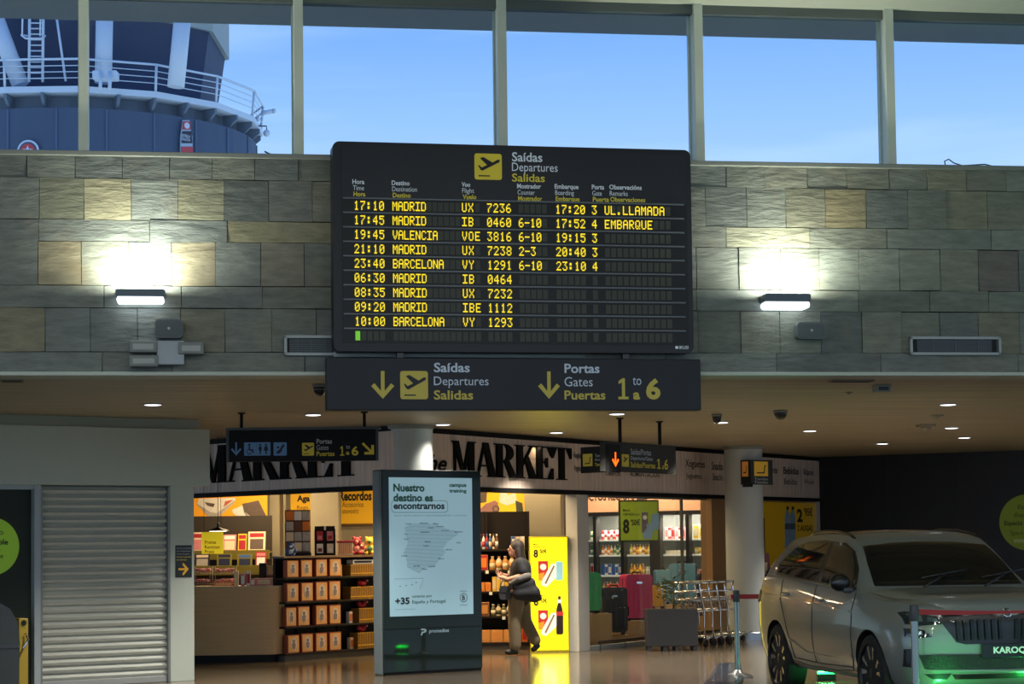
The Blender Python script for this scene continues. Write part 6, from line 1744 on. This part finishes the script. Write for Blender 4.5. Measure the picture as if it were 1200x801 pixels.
# interior hints seen through the screen are kept as the screen's own dark tint; door lines, handles, mirrors
seam = mat('car_seam', (40, 40, 38), .6)
def strip(pts, w, m, name, off=.001, view='side'):
    poly = []; n = len(pts)
    L, R = [], []
    for i, (a, b) in enumerate(pts):
        p, q = pts[max(i - 1, 0)], pts[min(i + 1, n - 1)]; d = V((q[0] - p[0], q[1] - p[1])).normalized(); t = (-d.y * w, d.x * w)
        L.append((a + t[0], b + t[1])); R.append((a - t[0], b - t[1]))
    return put(L + R[::-1], view, off, m, name, step=.08)
strip([(.86, 1.04), (.90, .80), (.88, .45), (.80, .34)], .004, seam, 'door_seam')
strip([(-.20, 1.09), (-.18, .80), (-.20, .36)], .004, seam, 'door_seam')
strip([(-1.20, 1.13), (-1.16, .95), (-1.0, .72), (-.86, .50), (-.84, .38)], .004, seam, 'door_seam')
strip([(.80, .375), (0, .36), (-.84, .375)], .004, seam, 'sill_seam')
put([(.88, .27), (.90, .35), (.3, .325), (-.4, .325), (-.92, .36), (-.90, .28)], 'side', .006, cblack, 'sill_trim')
strip([(.84, .875), (.3, .90), (-.6, .935), (-1.6, .985)], .005, paint_c, 'shoulder_crease', .005)
strip([(.86, .48), (.3, .44), (-.4, .45), (-.9, .56)], .006, paint_c, 'lower_crease', .006)
for x, z in ((-.02, .955), (-1.0, .99)):
    for s in (-1, 1):
        h, n, _, _ = BVH.ray_cast(V((x, -3, z)), V((0, 1, 0))); y = h.y * (-s) * -1 if s == 1 else h.y
        y = h.y if s == -1 else -h.y
        mb = MB(); mb.tube([(x + .10, y - s * -.004, z), (x + .06, y + s * .022, z + .002), (x - .06, y + s * .022, z + .002), (x - .10, y + s * .004, z)], .013, 8); mb.build('door_handle', paint_c, CAR)
for s in (-1, 1):
    mb = MB(); mb.ball((.70, s * .945, 1.13), .1, 16, (.8, .95, .80)); mb.box(.70, s * .88 - .05, 1.04, .76, s * .88 + .05, 1.09, .01)
    mi = mb.build('door_mirror', cblack, CAR, smooth=False)
    mb = MB(); mb.prism(circ(s * .945, 1.13, .075, 20, .058), 0, .004); g = mb.build('mirror_glass', mat('mirror_glass', (150, 160, 164), .03, 1.0), mi); g.data.transform(Matrix.Translation((.628, 0, 0)) @ Matrix.Rotation(rad(90), 4, 'Z') @ Matrix.Scale(s, 4, (1, 0, 0)) if False else Matrix(((0, -1, 0, .628), (1, 0, 0, 0), (0, 0, 1, 0), (0, 0, 0, 1))))
# wheels
tyre = mat('tyre_rubber', (20, 20, 20), .75, bump=.2, scale=80); rim_d = mat('rim_dark', (26, 27, 28), .35, .6); rim_l = mat('rim_bright', (178, 176, 170), .25, .9)
for x, s in wheel_at():
    W_ = []
    def wl(p): return [(r, s * (h)) for r, h in p]
    c = (x, s * .80, .345); R_t = .345
    mb = MB(); mb.lathe([(.245, s * -.10), (.30, s * -.112), (R_t - .01, s * -.095), (R_t, s * -.07), (R_t, s * .07), (R_t - .01, s * .095), (.30, s * .112), (.262, s * .108), (.25, s * .09)], c, 44, 'y'); wh = mb.build('wheel', tyre, CAR, smooth=True)
    mb = MB(); mb.lathe([(.25, s * .06), (.262, s * .104), (.252, s * .11), (.238, s * .09), (.225, s * .03), (.06, s * .02)], c, 44, 'y'); mb.build('rim', rim_d, wh, smooth=True)
    mb = MB()
    for k in range(5):
        a = rad(72 * k + 18)
        for da in (-.24, .24):
            p = [(.05, a - .5 * da), (.05, a + .5 * da), (.246, a + da * 1.15 + .10), (.246, a + da * 1.15 - .10)]
            lo = [mb.bm.verts.new((x + r * math.cos(t), s * (.80 + .045), .345 + r * math.sin(t))) for r, t in p]; hi = [mb.bm.verts.new((x + r * math.cos(t) , s * (.80 + (.085 if r < .1 else .098)), .345 + r * math.sin(t))) for r, t in p]
            mb.bm.faces.new(hi); mb.bm.faces.new(lo[::-1])
            for i in range(4): mb.bm.faces.new((lo[i], lo[(i + 1) % 4], hi[(i + 1) % 4], hi[i]))
    mb.build('spokes', rim_l, wh)
    mb = MB(); mb.lathe([(.055, s * .04), (.055, s * .088), (.03, s * .094), (.005, s * .094)], c, 20, 'y'); mb.build('hub_cap', rim_d, wh)
# front end: lamps, grille, plate, badge
lamp_c = mat('headlamp_glass', (34, 42, 46), .05, coat=1.0); lamp_r = mat('headlamp_reflector', (130, 150, 160), .12, .9)
put([(.575, 0.80), (.58, 0.85), (.70, 0.885), (.79, 0.90), (.825, 0.89), (.825, 0.80), (.77, 0.785)], 'front', .006, lamp_c, 'headlamp', step=.03)
put([(.60, 0.815), (.61, 0.848), (.67, 0.86), (.68, 0.82)], 'front', .012, lamp_r, 'headlamp_projector', step=.03); put([(.71, 0.815), (.71, 0.868), (.79, 0.878), (.79, 0.815)], 'front', .012, lamp_r, 'headlamp_projector', step=.03)
put([(.655, 0.695), (.72, 0.755), (.84, 0.765), (.84, 0.70), (.76, 0.685)], 'front', .006, lamp_c, 'fog_lamp', step=.03)
put([(.72, 0.712), (.74, 0.745), (.80, 0.750), (.80, 0.715)], 'front', .011, lamp_r, 'fog_projector', step=.03)
put([(-.60, 0.850), (-.50, 0.862), (-.15, 0.870), (-.10, 0.845), (.10, 0.845), (.15, 0.870), (.50, 0.862), (.60, 0.850), (.46, 0.650), (.38, 0.630), (-.38, 0.630), (-.46, 0.650)], 'front', .004, cblack, 'grille_panel', both=False, step=.04)
gr = mat('grille_bar', (34, 35, 36), .25, .5)
for k in range(14):
    y = .055 + k % 7 * .062
    sg_ = 1 if k < 7 else -1
    put([(sg_ * y, 0.665), (sg_ * (y + .028), 0.665), (sg_ * (y + .034), 0.830), (sg_ * (y + .006), 0.830)], 'front', .022, gr, 'grille_bar', both=False, step=.06)
put([(-.63, 0.865), (-.50, 0.880), (-.15, 0.888), (-.08, 0.863), (.08, 0.863), (.15, 0.888), (.50, 0.880), (.63, 0.865), (.60, 0.850), (.50, 0.862), (.15, 0.870), (.10, 0.845), (-.10, 0.845), (-.15, 0.870), (-.50, 0.862), (-.60, 0.850)], 'front', .010, mat('grille_surround', (58, 60, 62), .2, .8), 'grille_surround', both=False, step=.04)
mesh_m = mat('lower_mesh', (20, 22, 22), .45, bump=.8, scale=70)
put([(-.76, 0.545), (-.60, 0.550), (0, 0.540), (.60, 0.550), (.76, 0.545), (.72, 0.430), (0, 0.420), (-.72, 0.430)], 'front', .004, mesh_m, 'lower_intake', both=False, step=.04)
put([(.785, 0.60), (.845, 0.59), (.845, 0.445), (.765, 0.435)], 'front', .006, cblack, 'side_vent', step=.03)
put([(-.50, 0.380), (.50, 0.380), (.47, 0.340), (-.47, 0.340)], 'front', .004, cblack, 'chin_slot', both=False, step=.04)
put([(.50, 0.390), (.72, 0.385), (.66, 0.345), (.54, 0.340)], 'front', .004, cblack, 'chin_vent', step=.03)
put([(-.70, 0.423), (0, 0.411), (.70, 0.423), (.70, 0.410), (0, 0.397), (-.70, 0.410)], 'front', .012, paint_c, 'bumper_blade', both=False, step=.04)
xf = 2.205
pl_m = mat('plate_black', (16, 22, 20), .3)
o = MB().box(0, 0, 0, .012, .50, .115, .003).build('number_plate', pl_m, CAR); o.data.transform(Matrix.Translation((xf, -.25, .515)))
mb = MB(); add_text(mb, 'KAROQ', -.145, .540, .145, .605, 0, .03); t = mb.build('plate_lettering', mat('plate_letters', (210, 222, 216), .4, emit=.12), o, fix=False)
t.data.transform(Matrix(((0, -1, 0, xf + .0135), (1, 0, 0, 0), (0, 0, 1, 0), (0, 0, 0, 1))))
h, n, _, _ = BVH.ray_cast(V((4, 0, .87)), V((-1, 0, 0)))
bx_ = h.x; ti = .5
def badge(prof, m, name, parent):
    mb = MB(); mb.lathe(prof, (0, 0, 0), 28); o = mb.build(name, m, parent, smooth=True); o.data.transform(Matrix.Translation((bx_ + .004, 0, .885)) @ Matrix.Rotation(rad(62), 4, 'Y')); return o
bd = badge([(.030, 0), (.042, 0), (.043, .008), (.036, .012), (.030, .006)], chrome_c, 'badge_ring', CAR)
badge([(.030, .001), (.028, .004), (.002, .005)], mat('badge_dark', (30, 32, 34), .2, .6), 'badge_disc', bd)
mb = MB(); mb.prism([(-.022, -.006), (.004, -.004), (.024, .010), (.020, .014), (.0, .008), (-.014, .006)], -.002, .0); w_ = mb.build('badge_emblem', chrome_c, bd); w_.data.transform(Matrix.Translation((bx_ + .010, 0, .887)) @ Matrix.Rotation(rad(62), 4, 'Y') @ Matrix(((0, 0, -1, 0), (1, 0, 0, 0), (0, -1, 0, .003), (0, 0, 0, 1))))
# tail lamp on the visible corner
put([(-2.06, 1.0), (-1.86, 1.02), (-1.88, .90), (-2.08, .88)], 'side', .006, mat('tail_lamp', (110, 20, 18), .1, coat=.8), 'tail_lamp', step=.04)

# green floor lamps: two under and beside the car, one in front of the totem
def carp(x, y): return CAR.location + Matrix.Rotation(rad(yaw_car), 3, 'Z') @ V((x, y, 0))
floor_lamp(LAMP_B, 0, 'green LED floor lamp seen under the car between its wheels', 12, rad(108))
floor_lamp(carp(-.55, -.35), yaw_car, 'green LED floor lamp beneath the middle of the car', 14)
floor_lamp(carp(2.55, -.62), yaw_car, 'green LED floor lamp on the floor ahead of the car bumper corner', 7)
floor_lamp(carp(2.65, .35), yaw_car, 'green LED floor lamp on the floor ahead of the number plate', 7)
# ================================================================== the person walking out of the shop
PX = 28.2 / FPX
PO = zhit(612, 767); 
def q3(u, v, y=0.0): return V(((u - 612) * PX, y, max(0.0, (767 - v) * PX)))
def remeshed(name, caps, balls, m, parent, voxel=.007, smooth=6):
    """tapered limbs and rounded masses fused into one continuous skin"""
    mb = MB()
    for a, ra, b, rb in caps:
        a, b = V(a), V(b); n = 7
        mb.ball(a, ra, 14); mb.ball(b, rb, 14); mb.cyl(a, b, ra, rb, 16)
    for c, r, sc, *rot in balls: mb.ball(c, r, 18, sc, Matrix.Rotation(rad(rot[0]), 3, 'Y') if rot else None)
    o = mb.build(name, m, parent)
    md = o.modifiers.new('fuse', 'REMESH'); md.mode = 'VOXEL'; md.voxel_size = voxel
    sm = o.modifiers.new('soften', 'SMOOTH'); sm.factor = .5; sm.iterations = smooth
    dg = bpy.context.evaluated_depsgraph_get(); dg.update()
    me = bpy.data.meshes.new_from_object(o.evaluated_get(dg)); o.modifiers.clear(); o.data = me
    me.materials.clear(); me.materials.append(m)
    for p in me.polygons: p.use_smooth = True
    return o
PER = thing('person', 'person in black top and khaki trousers walking past the yellow lightbox, hands held in front', 'person', PO)
skin = mat('skin', (186, 132, 108), .5, var=.05); hairm = mat('hair_brown', (40, 28, 20), .65, var=.3, scale=40, stretch=(6, 6, 1))
topm = mat('top_black', (22, 22, 26), .8, bump=.3, scale=40); trm = mat('trousers_khaki', (112, 98, 74), .8, bump=.3, scale=30); shoem = mat('shoe_black', (20, 19, 20), .45); solem = mat('shoe_sole', (60, 56, 52), .6)
# joints
NK, CH, WA, PV = q3(609.5, 654), q3(611.5, 666), q3(611, 685), q3(609, 697)
SN_, SF = q3(611, 659.5, -.17), q3(610, 660, .16)                 # near and far shoulder
EN, EF = q3(615.5, 674, -.22), q3(612, 677, .20)
WN, WF = q3(596.5, 678.5, -.16), q3(594, 674.5, .06)
HN, HF = q3(590, 676.5, -.12), q3(588.5, 673, .02)
HPF, HPB = q3(606, 699, -.085), q3(612, 699, .085)
KF, AF = q3(603.5, 729, -.09), q3(604, 757, -.09)
KB_, AB = q3(616, 728, .09), q3(628.5, 752, .09)
HD = q3(606, 643.5)
caps = [(NK, .052, HD + V((.01, 0, -.05)), .05), (CH, .12, WA, .11), (WA, .11, PV, .12), (SN_, .055, CH + V((0, -.05, .05)), .09), (SF, .055, CH + V((0, .05, .05)), .09), (NK, .055, CH, .1),
        (SN_, .05, EN, .042), (EN, .042, WN, .029), (SF, .05, EF, .042), (EF, .042, WF, .029), (HPF, .09, KF, .06), (KF, .06, AF, .042), (HPB, .09, KB_, .06), (KB_, .06, AB, .042)]
balls = [(HD, .1, (.92, .74, 1.08)), (HD + V((-.045, 0, -.055)), .055, (1, .9, 1)), (HD + V((-.096, 0, -.012)), .017, (1.1, .8, 1.3)), (HD + V((-.085, 0, -.055)), .018, (.8, 1.3, .6)),
         (HD + V((.0, -.074, -.005)), .024, (.7, .45, 1.25)), (HD + V((.0, .074, -.005)), .024, (.7, .45, 1.25)), (HD + V((-.078, -.03, .022)), .018, (.6, 1, .6)), (HD + V((-.078, .03, .022)), .018, (.6, 1, .6))]
def hand(W0, H0, sgn):
    d = (H0 - W0).normalized(); up = V((0, 0, 1)); s = d.cross(up).normalized(); u = s.cross(d)
    caps.append((W0, .028, H0 - d * .01, .03)); balls.append((H0, .036, (1.25, .9, .75)))
    for k in range(4):                                              # four fingers side by side, curling inwards
        b = H0 + d * .03 + s * (k - 1.5) * .018; L = (.058, .068, .064, .050)[k]
        m1 = b + d * L * .55 + u * .010; t1 = m1 + d * L * .30 + u * .030
        caps.append((b, .010, m1, .0095)); caps.append((m1, .0095, t1, .008))
    b = H0 - d * .012 + s * .03 * sgn; m1 = b + d * .030 + s * .022 * sgn + u * .014; caps.append((b, .0125, m1, .011)); caps.append((m1, .011, m1 + d * .028 + u * .012, .009))
hand(WN, HN, 1); hand(WF, HF, -1)
remeshed('body', caps, balls, skin, PER, .006, 3)
eye = mat('eye_dark', (30, 24, 22), .2)
mb = MB()
for s in (-1, 1): mb.ball(HD + V((-.088, s * .032, .018)), .009, 8)
mb.build('eyes', eye, PER)
mb = MB(); mb.ball(HD + V((-.096, 0, -.055)), .012, 8, (.5, 1.8, .5)); mb.build('mouth', mat('lips', (150, 78, 74), .5), PER)
# long hair falling behind the shoulders
remeshed('hair', [(HD + V((.04, 0, .0)), .075, q3(614, 660), .06), (q3(614, 660), .06, q3(618.5, 674, -.02), .035), (HD + V((.03, -.05, -.01)), .05, q3(612.5, 668, -.09), .028), (HD + V((.03, .05, -.01)), .05, q3(613, 668, .08), .03)],
         [(HD + V((.022, 0, .03)), .108, (.95, .84, .98)), (HD + V((.02, 0, .075)), .07, (1.1, 1, .6))], hairm, PER, .009, 5)
# loose black short-sleeved top
remeshed('top', [(CH + V((0, 0, .06)), .105, CH, .15), (CH, .15, WA, .152), (WA, .152, q3(612, 697), .165), (SN_, .075, EN.lerp(SN_, .38), .072), (SF, .075, EF.lerp(SF, .4), .072), (SN_, .07, CH + V((0, 0, .09)), .08), (SF, .07, CH + V((0, 0, .09)), .08)],
         [(q3(614, 690), .17, (.95, 1.02, .8))], topm, PER, .012, 8)
remeshed('trousers', [(q3(608, 694), .125, q3(609, 700), .145), (HPF, .115, KF, .092), (KF, .092, AF + V((0, 0, .02)), .082), (HPB, .112, KB_, .09), (KB_, .09, AB + V((-.01, 0, .02)), .078)], [(q3(611, 700), .15, (1, 1.05, .8))], trm, PER, .011, 6)
def shoe(heel, toe, y, name):
    h, t = V(heel), V(toe); d = (t - h).normalized(); L = (t - h).length
    o = remeshed(name, [(h + d * .02, .038, h + d * L * .55, .04), (h + d * L * .5, .04, t - d * .03, .033), (h + d * .03, .038, h + d * .03 + V((0, 0, .06)), .042)], [(t - d * .05, .042, (1.2, 1, .75))], shoem, PER, .008, 4)
    mb = MB(); s = V((0, 1, 0)); n = d.cross(s).normalized(); n = n if n.z < 0 else -n
    P = [h - d * .02 + n * .034, t + n * .034]
    mb.bm.faces.new([mb.bm.verts.new(q) for q in (P[0] - s * .035, P[1] - s * .03, P[1] + s * .03, P[0] + s * .035)])
    r = bmesh.ops.solidify(mb.bm, geom=mb.bm.faces[:], thickness=.014); mb.build('sole', solem, o)
shoe((-.065, -.09, .052), (-.24, -.10, .045), 0, 'shoe')
shoe(AB + V((.035, 0, -.045)), q3(623, 765.5, .09) + V((0, 0, .03)), 0, 'shoe')
# things carried: black coat over the forearm, grey rolled shawl, small dark handbag
coat = remeshed('coat', [(q3(606, 686, -.24), .075, q3(622, 683, -.2), .085), (q3(606, 695, -.25), .06, q3(626, 694, -.2), .10), (q3(622, 690, -.2), .09, q3(633, 701, -.16), .045), (q3(606, 699, -.24), .045, q3(628, 702, -.18), .05)], [], topm, None, .012, 40)
coat.location = PO; tag(coat, 'black coat draped over the forearm of the walking person', 'coat')
sh = remeshed('shawl', [(q3(600, 683.5, -.26), .034, q3(609, 678, -.30), .044), (q3(609, 678, -.30), .044, q3(620, 674.5, -.27), .046)], [], mat('shawl_grey', (92, 88, 84), .9, bump=.5, scale=50), None, .009, 5)
sh.location = PO; tag(sh, 'grey rolled shawl lying over the forearm of the walking person, on the black coat', 'shawl')
BG = thing('handbag', 'small dark grey handbag hanging from the hands of the walking person', 'handbag', PO)
c = q3(592.5, 693.5, -.16); bgm = mat('handbag_grey', (50, 48, 50), .5, var=.2)
mb = MB(); mb.prism(rrect(c.x - .075, c.z - .10, c.x + .08, c.z + .085, .045), c.y - .05, c.y + .05); mb.build('pouch', bgm, BG)
mb = MB(); mb.prism(rrect(c.x - .07, c.z + .0, c.x + .075, c.z + .09, .035), c.y - .058, c.y - .05); mb.build('flap', mat('handbag_flap', (36, 35, 38), .5), BG)
mb = MB(); mb.tube([(c.x - .06, c.y, c.z + .08), (c.x - .03, c.y, c.z + .16), (WN.x, WN.y, WN.z - .034), (c.x + .065, c.y, c.z + .08)], .008, 7); mb.build('strap', black, BG)

# ================================================================== control tower beyond the windows
TD = 91.0
tc = CAM + ray(97, 400) * (TD / ray(97, 400).y); TX, TY = tc.x, tc.y
TW = thing('control_tower', 'dark blue airport control tower with a white railed walkway seen through the windows', 'tower', (TX, TY, 0))
tb = mat('tower_blue', (70, 84, 106), .7, var=.05, scale=.3); tw_ = mat('tower_white', (206, 214, 224), .5); tg = mat('tower_glass', (40, 58, 88), .6, spec=.2); ts = mat('tower_soffit', (98, 112, 130), .6); tr_ = mat('tower_roof', (150, 156, 152), .6)
def ngon(r, n=16, a0=11.25): return [(r * math.cos(rad(a0 + 360 * k / n)), r * math.sin(rad(a0 + 360 * k / n))) for k in range(n)]
Rd, Rw, Zw = 7.75, 8.05, 20.55
mb = MB(); mb.prismz(ngon(Rd, 48, 0), 0, 19.7); mb.build('drum', tb, TW)
mb = MB()
for k in range(24):
    a = rad(15 * k + 4); mb.box(Rd - .02, -.04, 0, Rd + .04, .04, 19.65)
    for v in list(mb.bm.verts)[-8:]: v.co = Matrix.Rotation(a, 3, 'Z') @ v.co
mb.build('panel_joints', mat('tower_joint', (80, 96, 122), .6), TW)
mb = MB(); mb.prismz(ngon(Rw - .9, 48, 0), 19.65, 20.3); mb.build('gallery_soffit', ts, TW)
mb = MB(); mb.prismz(ngon(Rw, 16), 20.3, Zw); mb.build('walkway', tw_, TW)
for k in range(32):
    a = rad(11.25 * k); mb = MB(); mb.prism([(Rd - .5, 19.5), (Rw - .1, 20.1), (Rw - .1, 20.3), (Rd - .5, 20.3)], -.06, .06)
    o = mb.build('bracket', ts, TW); o.rotation_euler = (0, 0, a)
P16 = ngon(Rw - .08, 16)
for k in range(16):
    x, y = P16[k]; mb = MB(); mb.cyl((x, y, Zw), (x * 1.012, y * 1.012, Zw + 1.12), .055, n=8); mb.build('railing_post', tw_, TW)
for h, r in ((1.12, .05), (.85, .02), (.6, .02), (.35, .02)):
    mb = MB(); mb.tube([(x * (1 + .011 * h), y * (1 + .011 * h), Zw + h) for x, y in P16 + P16[:1]], r, 6); mb.build('railing_bar', tw_, TW)
mb = MB(); a, b = ngon(6.0, 8, 22.5), ngon(6.55, 8, 22.5)
A = [mb.bm.verts.new((x, y, Zw)) for x, y in a]; B_ = [mb.bm.verts.new((x, y, 24.1)) for x, y in b]
for k in range(8): mb.bm.faces.new((A[k], A[(k + 1) % 8], B_[(k + 1) % 8], B_[k]))
mb.bm.faces.new(A[::-1]); mb.bm.faces.new(B_); mb.build('cab_glazing', tg, TW)
mb = MB(); mb.prismz(ngon(6.75, 8, 22.5), 24.1, 26.0); mb.build('roof', tr_, TW)
for u0, u1, v0, v1 in ((121, 122.5, 97, 18), (206, 214, 102, 20), (24, -6, 100, 20)):
    d0 = TD - 7.2; p0 = CAM + ray(u0, v0) * (d0 / ray(u0, v0).y) - V((TX, TY, 0)); p1 = CAM + ray(u1, v1) * (d0 / ray(u1, v1).y) - V((TX, TY, 0)); w = .36
    mb = MB(); mb.cyl(p0, p1, w, w, 12); mb.build('raking_column', tw_, TW)
dl = TD - 7.6
def tp_(u, v, d=dl): return CAM + ray(u, v) * (d / ray(u, v).y) - V((TX, TY, 0))
for u in (34, 50): mb = MB(); mb.cyl(tp_(u, 96), tp_(u + 1, -10), .06, n=8); mb.build('ladder_rail', tw_, TW)
for k in range(16): mb = MB(); v = 92 - k * 6.5; mb.cyl(tp_(34.3 + k * .06, v), tp_(50.3 + k * .06, v), .03, n=6); mb.build('ladder_rung', tw_, TW)
for v in (42, 18): mb = MB(); mb.tube([tp_(33, v), tp_(25, v - 1, dl - .7), tp_(30, v + 3, dl - 1.2), tp_(48, v + 3, dl - 1.2), tp_(53, v, dl - .5), tp_(50.5, v)], .04, 6); mb.build('ladder_hoop', tw_, TW)
for u in (26, 47): mb = MB(); mb.cyl(tp_(u, 42, dl - .9), tp_(u + 1, -10, dl - .9), .035, n=6); mb.build('ladder_cage_bar', tw_, TW)
mb = MB(); mb.cyl(tp_(66, 18), tp_(77, 95), .05, n=8); mb.build('stay_rod', tw_, TW)
mb = MB(); mb.box(-.5, -.3, 0, .5, .3, .35, .04); o = mb.build('cabinet_box', tw_, TW); o.location = tp_(124, 94, TD - 8.1)
for u in (118, 129): mb = MB(); mb.cyl(tp_(u - .5, 104, TD - 8.8), tp_(u, 84, TD - 8.4), .07, n=8); mb.build('lamp_bracket', tw_, TW)
# cameras on the right-hand edge of the gallery
def tower_cam(u, v, kind, label):
    p = CAM + ray(u, v) * (TD / ray(u, v).y)
    T = thing('security_camera', label, 'camera', p)
    if kind:
        mb = MB(); mb.cyl((-.1, 0, 0), (.42, 0, .08), .10, n=14); mb.cyl((.42, 0, .08), (.55, 0, .10), .12, .08, 14); mb.build('housing', tw_, T); mb = MB(); mb.tube([(-.1, 0, 0), (-.3, 0, -.25), (-.62, 0, -.3)], .04, 8); mb.ball((-.28, 0, -.28), .12, 10); mb.build('arm', tw_, T)
    else:
        mb = MB(); mb.ball((0, 0, 0), .16, 14); mb.build('dome', tw_, T); mb = MB(); mb.tube([(0, 0, .14), (0, 0, .32), (-.5, 0, .34)], .03, 8); mb.build('arm', dkgrey, T)
tower_cam(309, 132.5, 1, 'white bullet camera on the edge of the tower gallery'); tower_cam(312.5, 156, 0, 'white ball camera hanging off the tower just below the bullet camera')
# signs on the tower drum
def drum_plane(u, v):
    d = ray(u, v); best = None
    ox, oy = CAM.x - TX, CAM.y - TY; a = d.x ** 2 + d.y ** 2; b = 2 * (ox * d.x + oy * d.y); c = ox * ox + oy * oy - (Rd + .12) ** 2
    t = (-b - math.sqrt(b * b - 4 * a * c)) / (2 * a); p = CAM + d * t
    n = V((p.x - TX, p.y - TY, 0)).normalized()
    return Pl(p, math.degrees(math.atan2(n.x, -n.y)))
P = drum_plane(217.5, 183)
T = thing('bottle_sign', 'tall red and white beer bottle sign fixed on the wall of the control tower', 'sign', P)
def bs(poly, m, y0, y1, name):
    mb = MB(); mb.prism([P.xz(u, v) for u, v in poly], y0, y1); return mb.build(name, m, T)
bs([(213.5, 141), (221, 141), (222, 150), (224.5, 160), (225, 190), (210.5, 190), (211, 160), (212.5, 150)], mat('bottle_pale', (168, 190, 206), .5), -.06, 0, 'bottle')
bs([(213, 142.5), (221.5, 142.5), (222, 152), (212.5, 152)], mat('bottle_red', (196, 64, 70), .5), -.09, -.06, 'neck_label')
bs([(212.5, 154), (223, 154), (224, 168), (211.5, 168)], mat('bottle_dark', (44, 40, 56), .5), -.09, -.06, 'main_label')
bs([(211, 172), (224.5, 172), (225, 190), (210.5, 190)], MATS['bottle_red'], -.09, -.06, 'base_label')
x, z = P.xz(217.5, 147.5); mb = MB(); mb.prism(circ(x, z, .13, 16), -.11, -.09); mb.build('label_disc', tw_, T)
for k, s in enumerate(('ESTRELLA', 'GALICIA')): text_px(T, P, s, 213, 157.5 + 4 * k, 223, 160.8 + 4 * k, tw_, -.10, .01)
P = drum_plane(33, 186)
T = thing('round_emblem', 'round red emblem with a white rim low on the wall of the control tower', 'sign', P)
b = P.box(20.5, 165, 46, 189); cx_, cz_, r_ = (b[0] + b[2]) / 2, (b[1] + b[3]) / 2, (b[2] - b[0]) / 2
mb = MB(); mb.prism(circ(cx_, cz_, r_, 32), -.05, 0); mb.build('rim', tw_, T); mb = MB(); mb.prism(circ(cx_, cz_, r_ * .82, 32), -.07, -.05); mb.build('ring', tb, T)
mb = MB(); mb.prism(circ(cx_, cz_, r_ * .66, 32), -.09, -.07); mb.build('disc', MATS['bottle_red'], T)
mb = MB(); mb.prism([(cx_ + r_ * (.5 if k % 2 == 0 else .2) * math.sin(rad(36 * k)), cz_ + r_ * (.5 if k % 2 == 0 else .2) * math.cos(rad(36 * k))) for k in range(10)], -.11, -.09); mb.build('star', tw_, T)
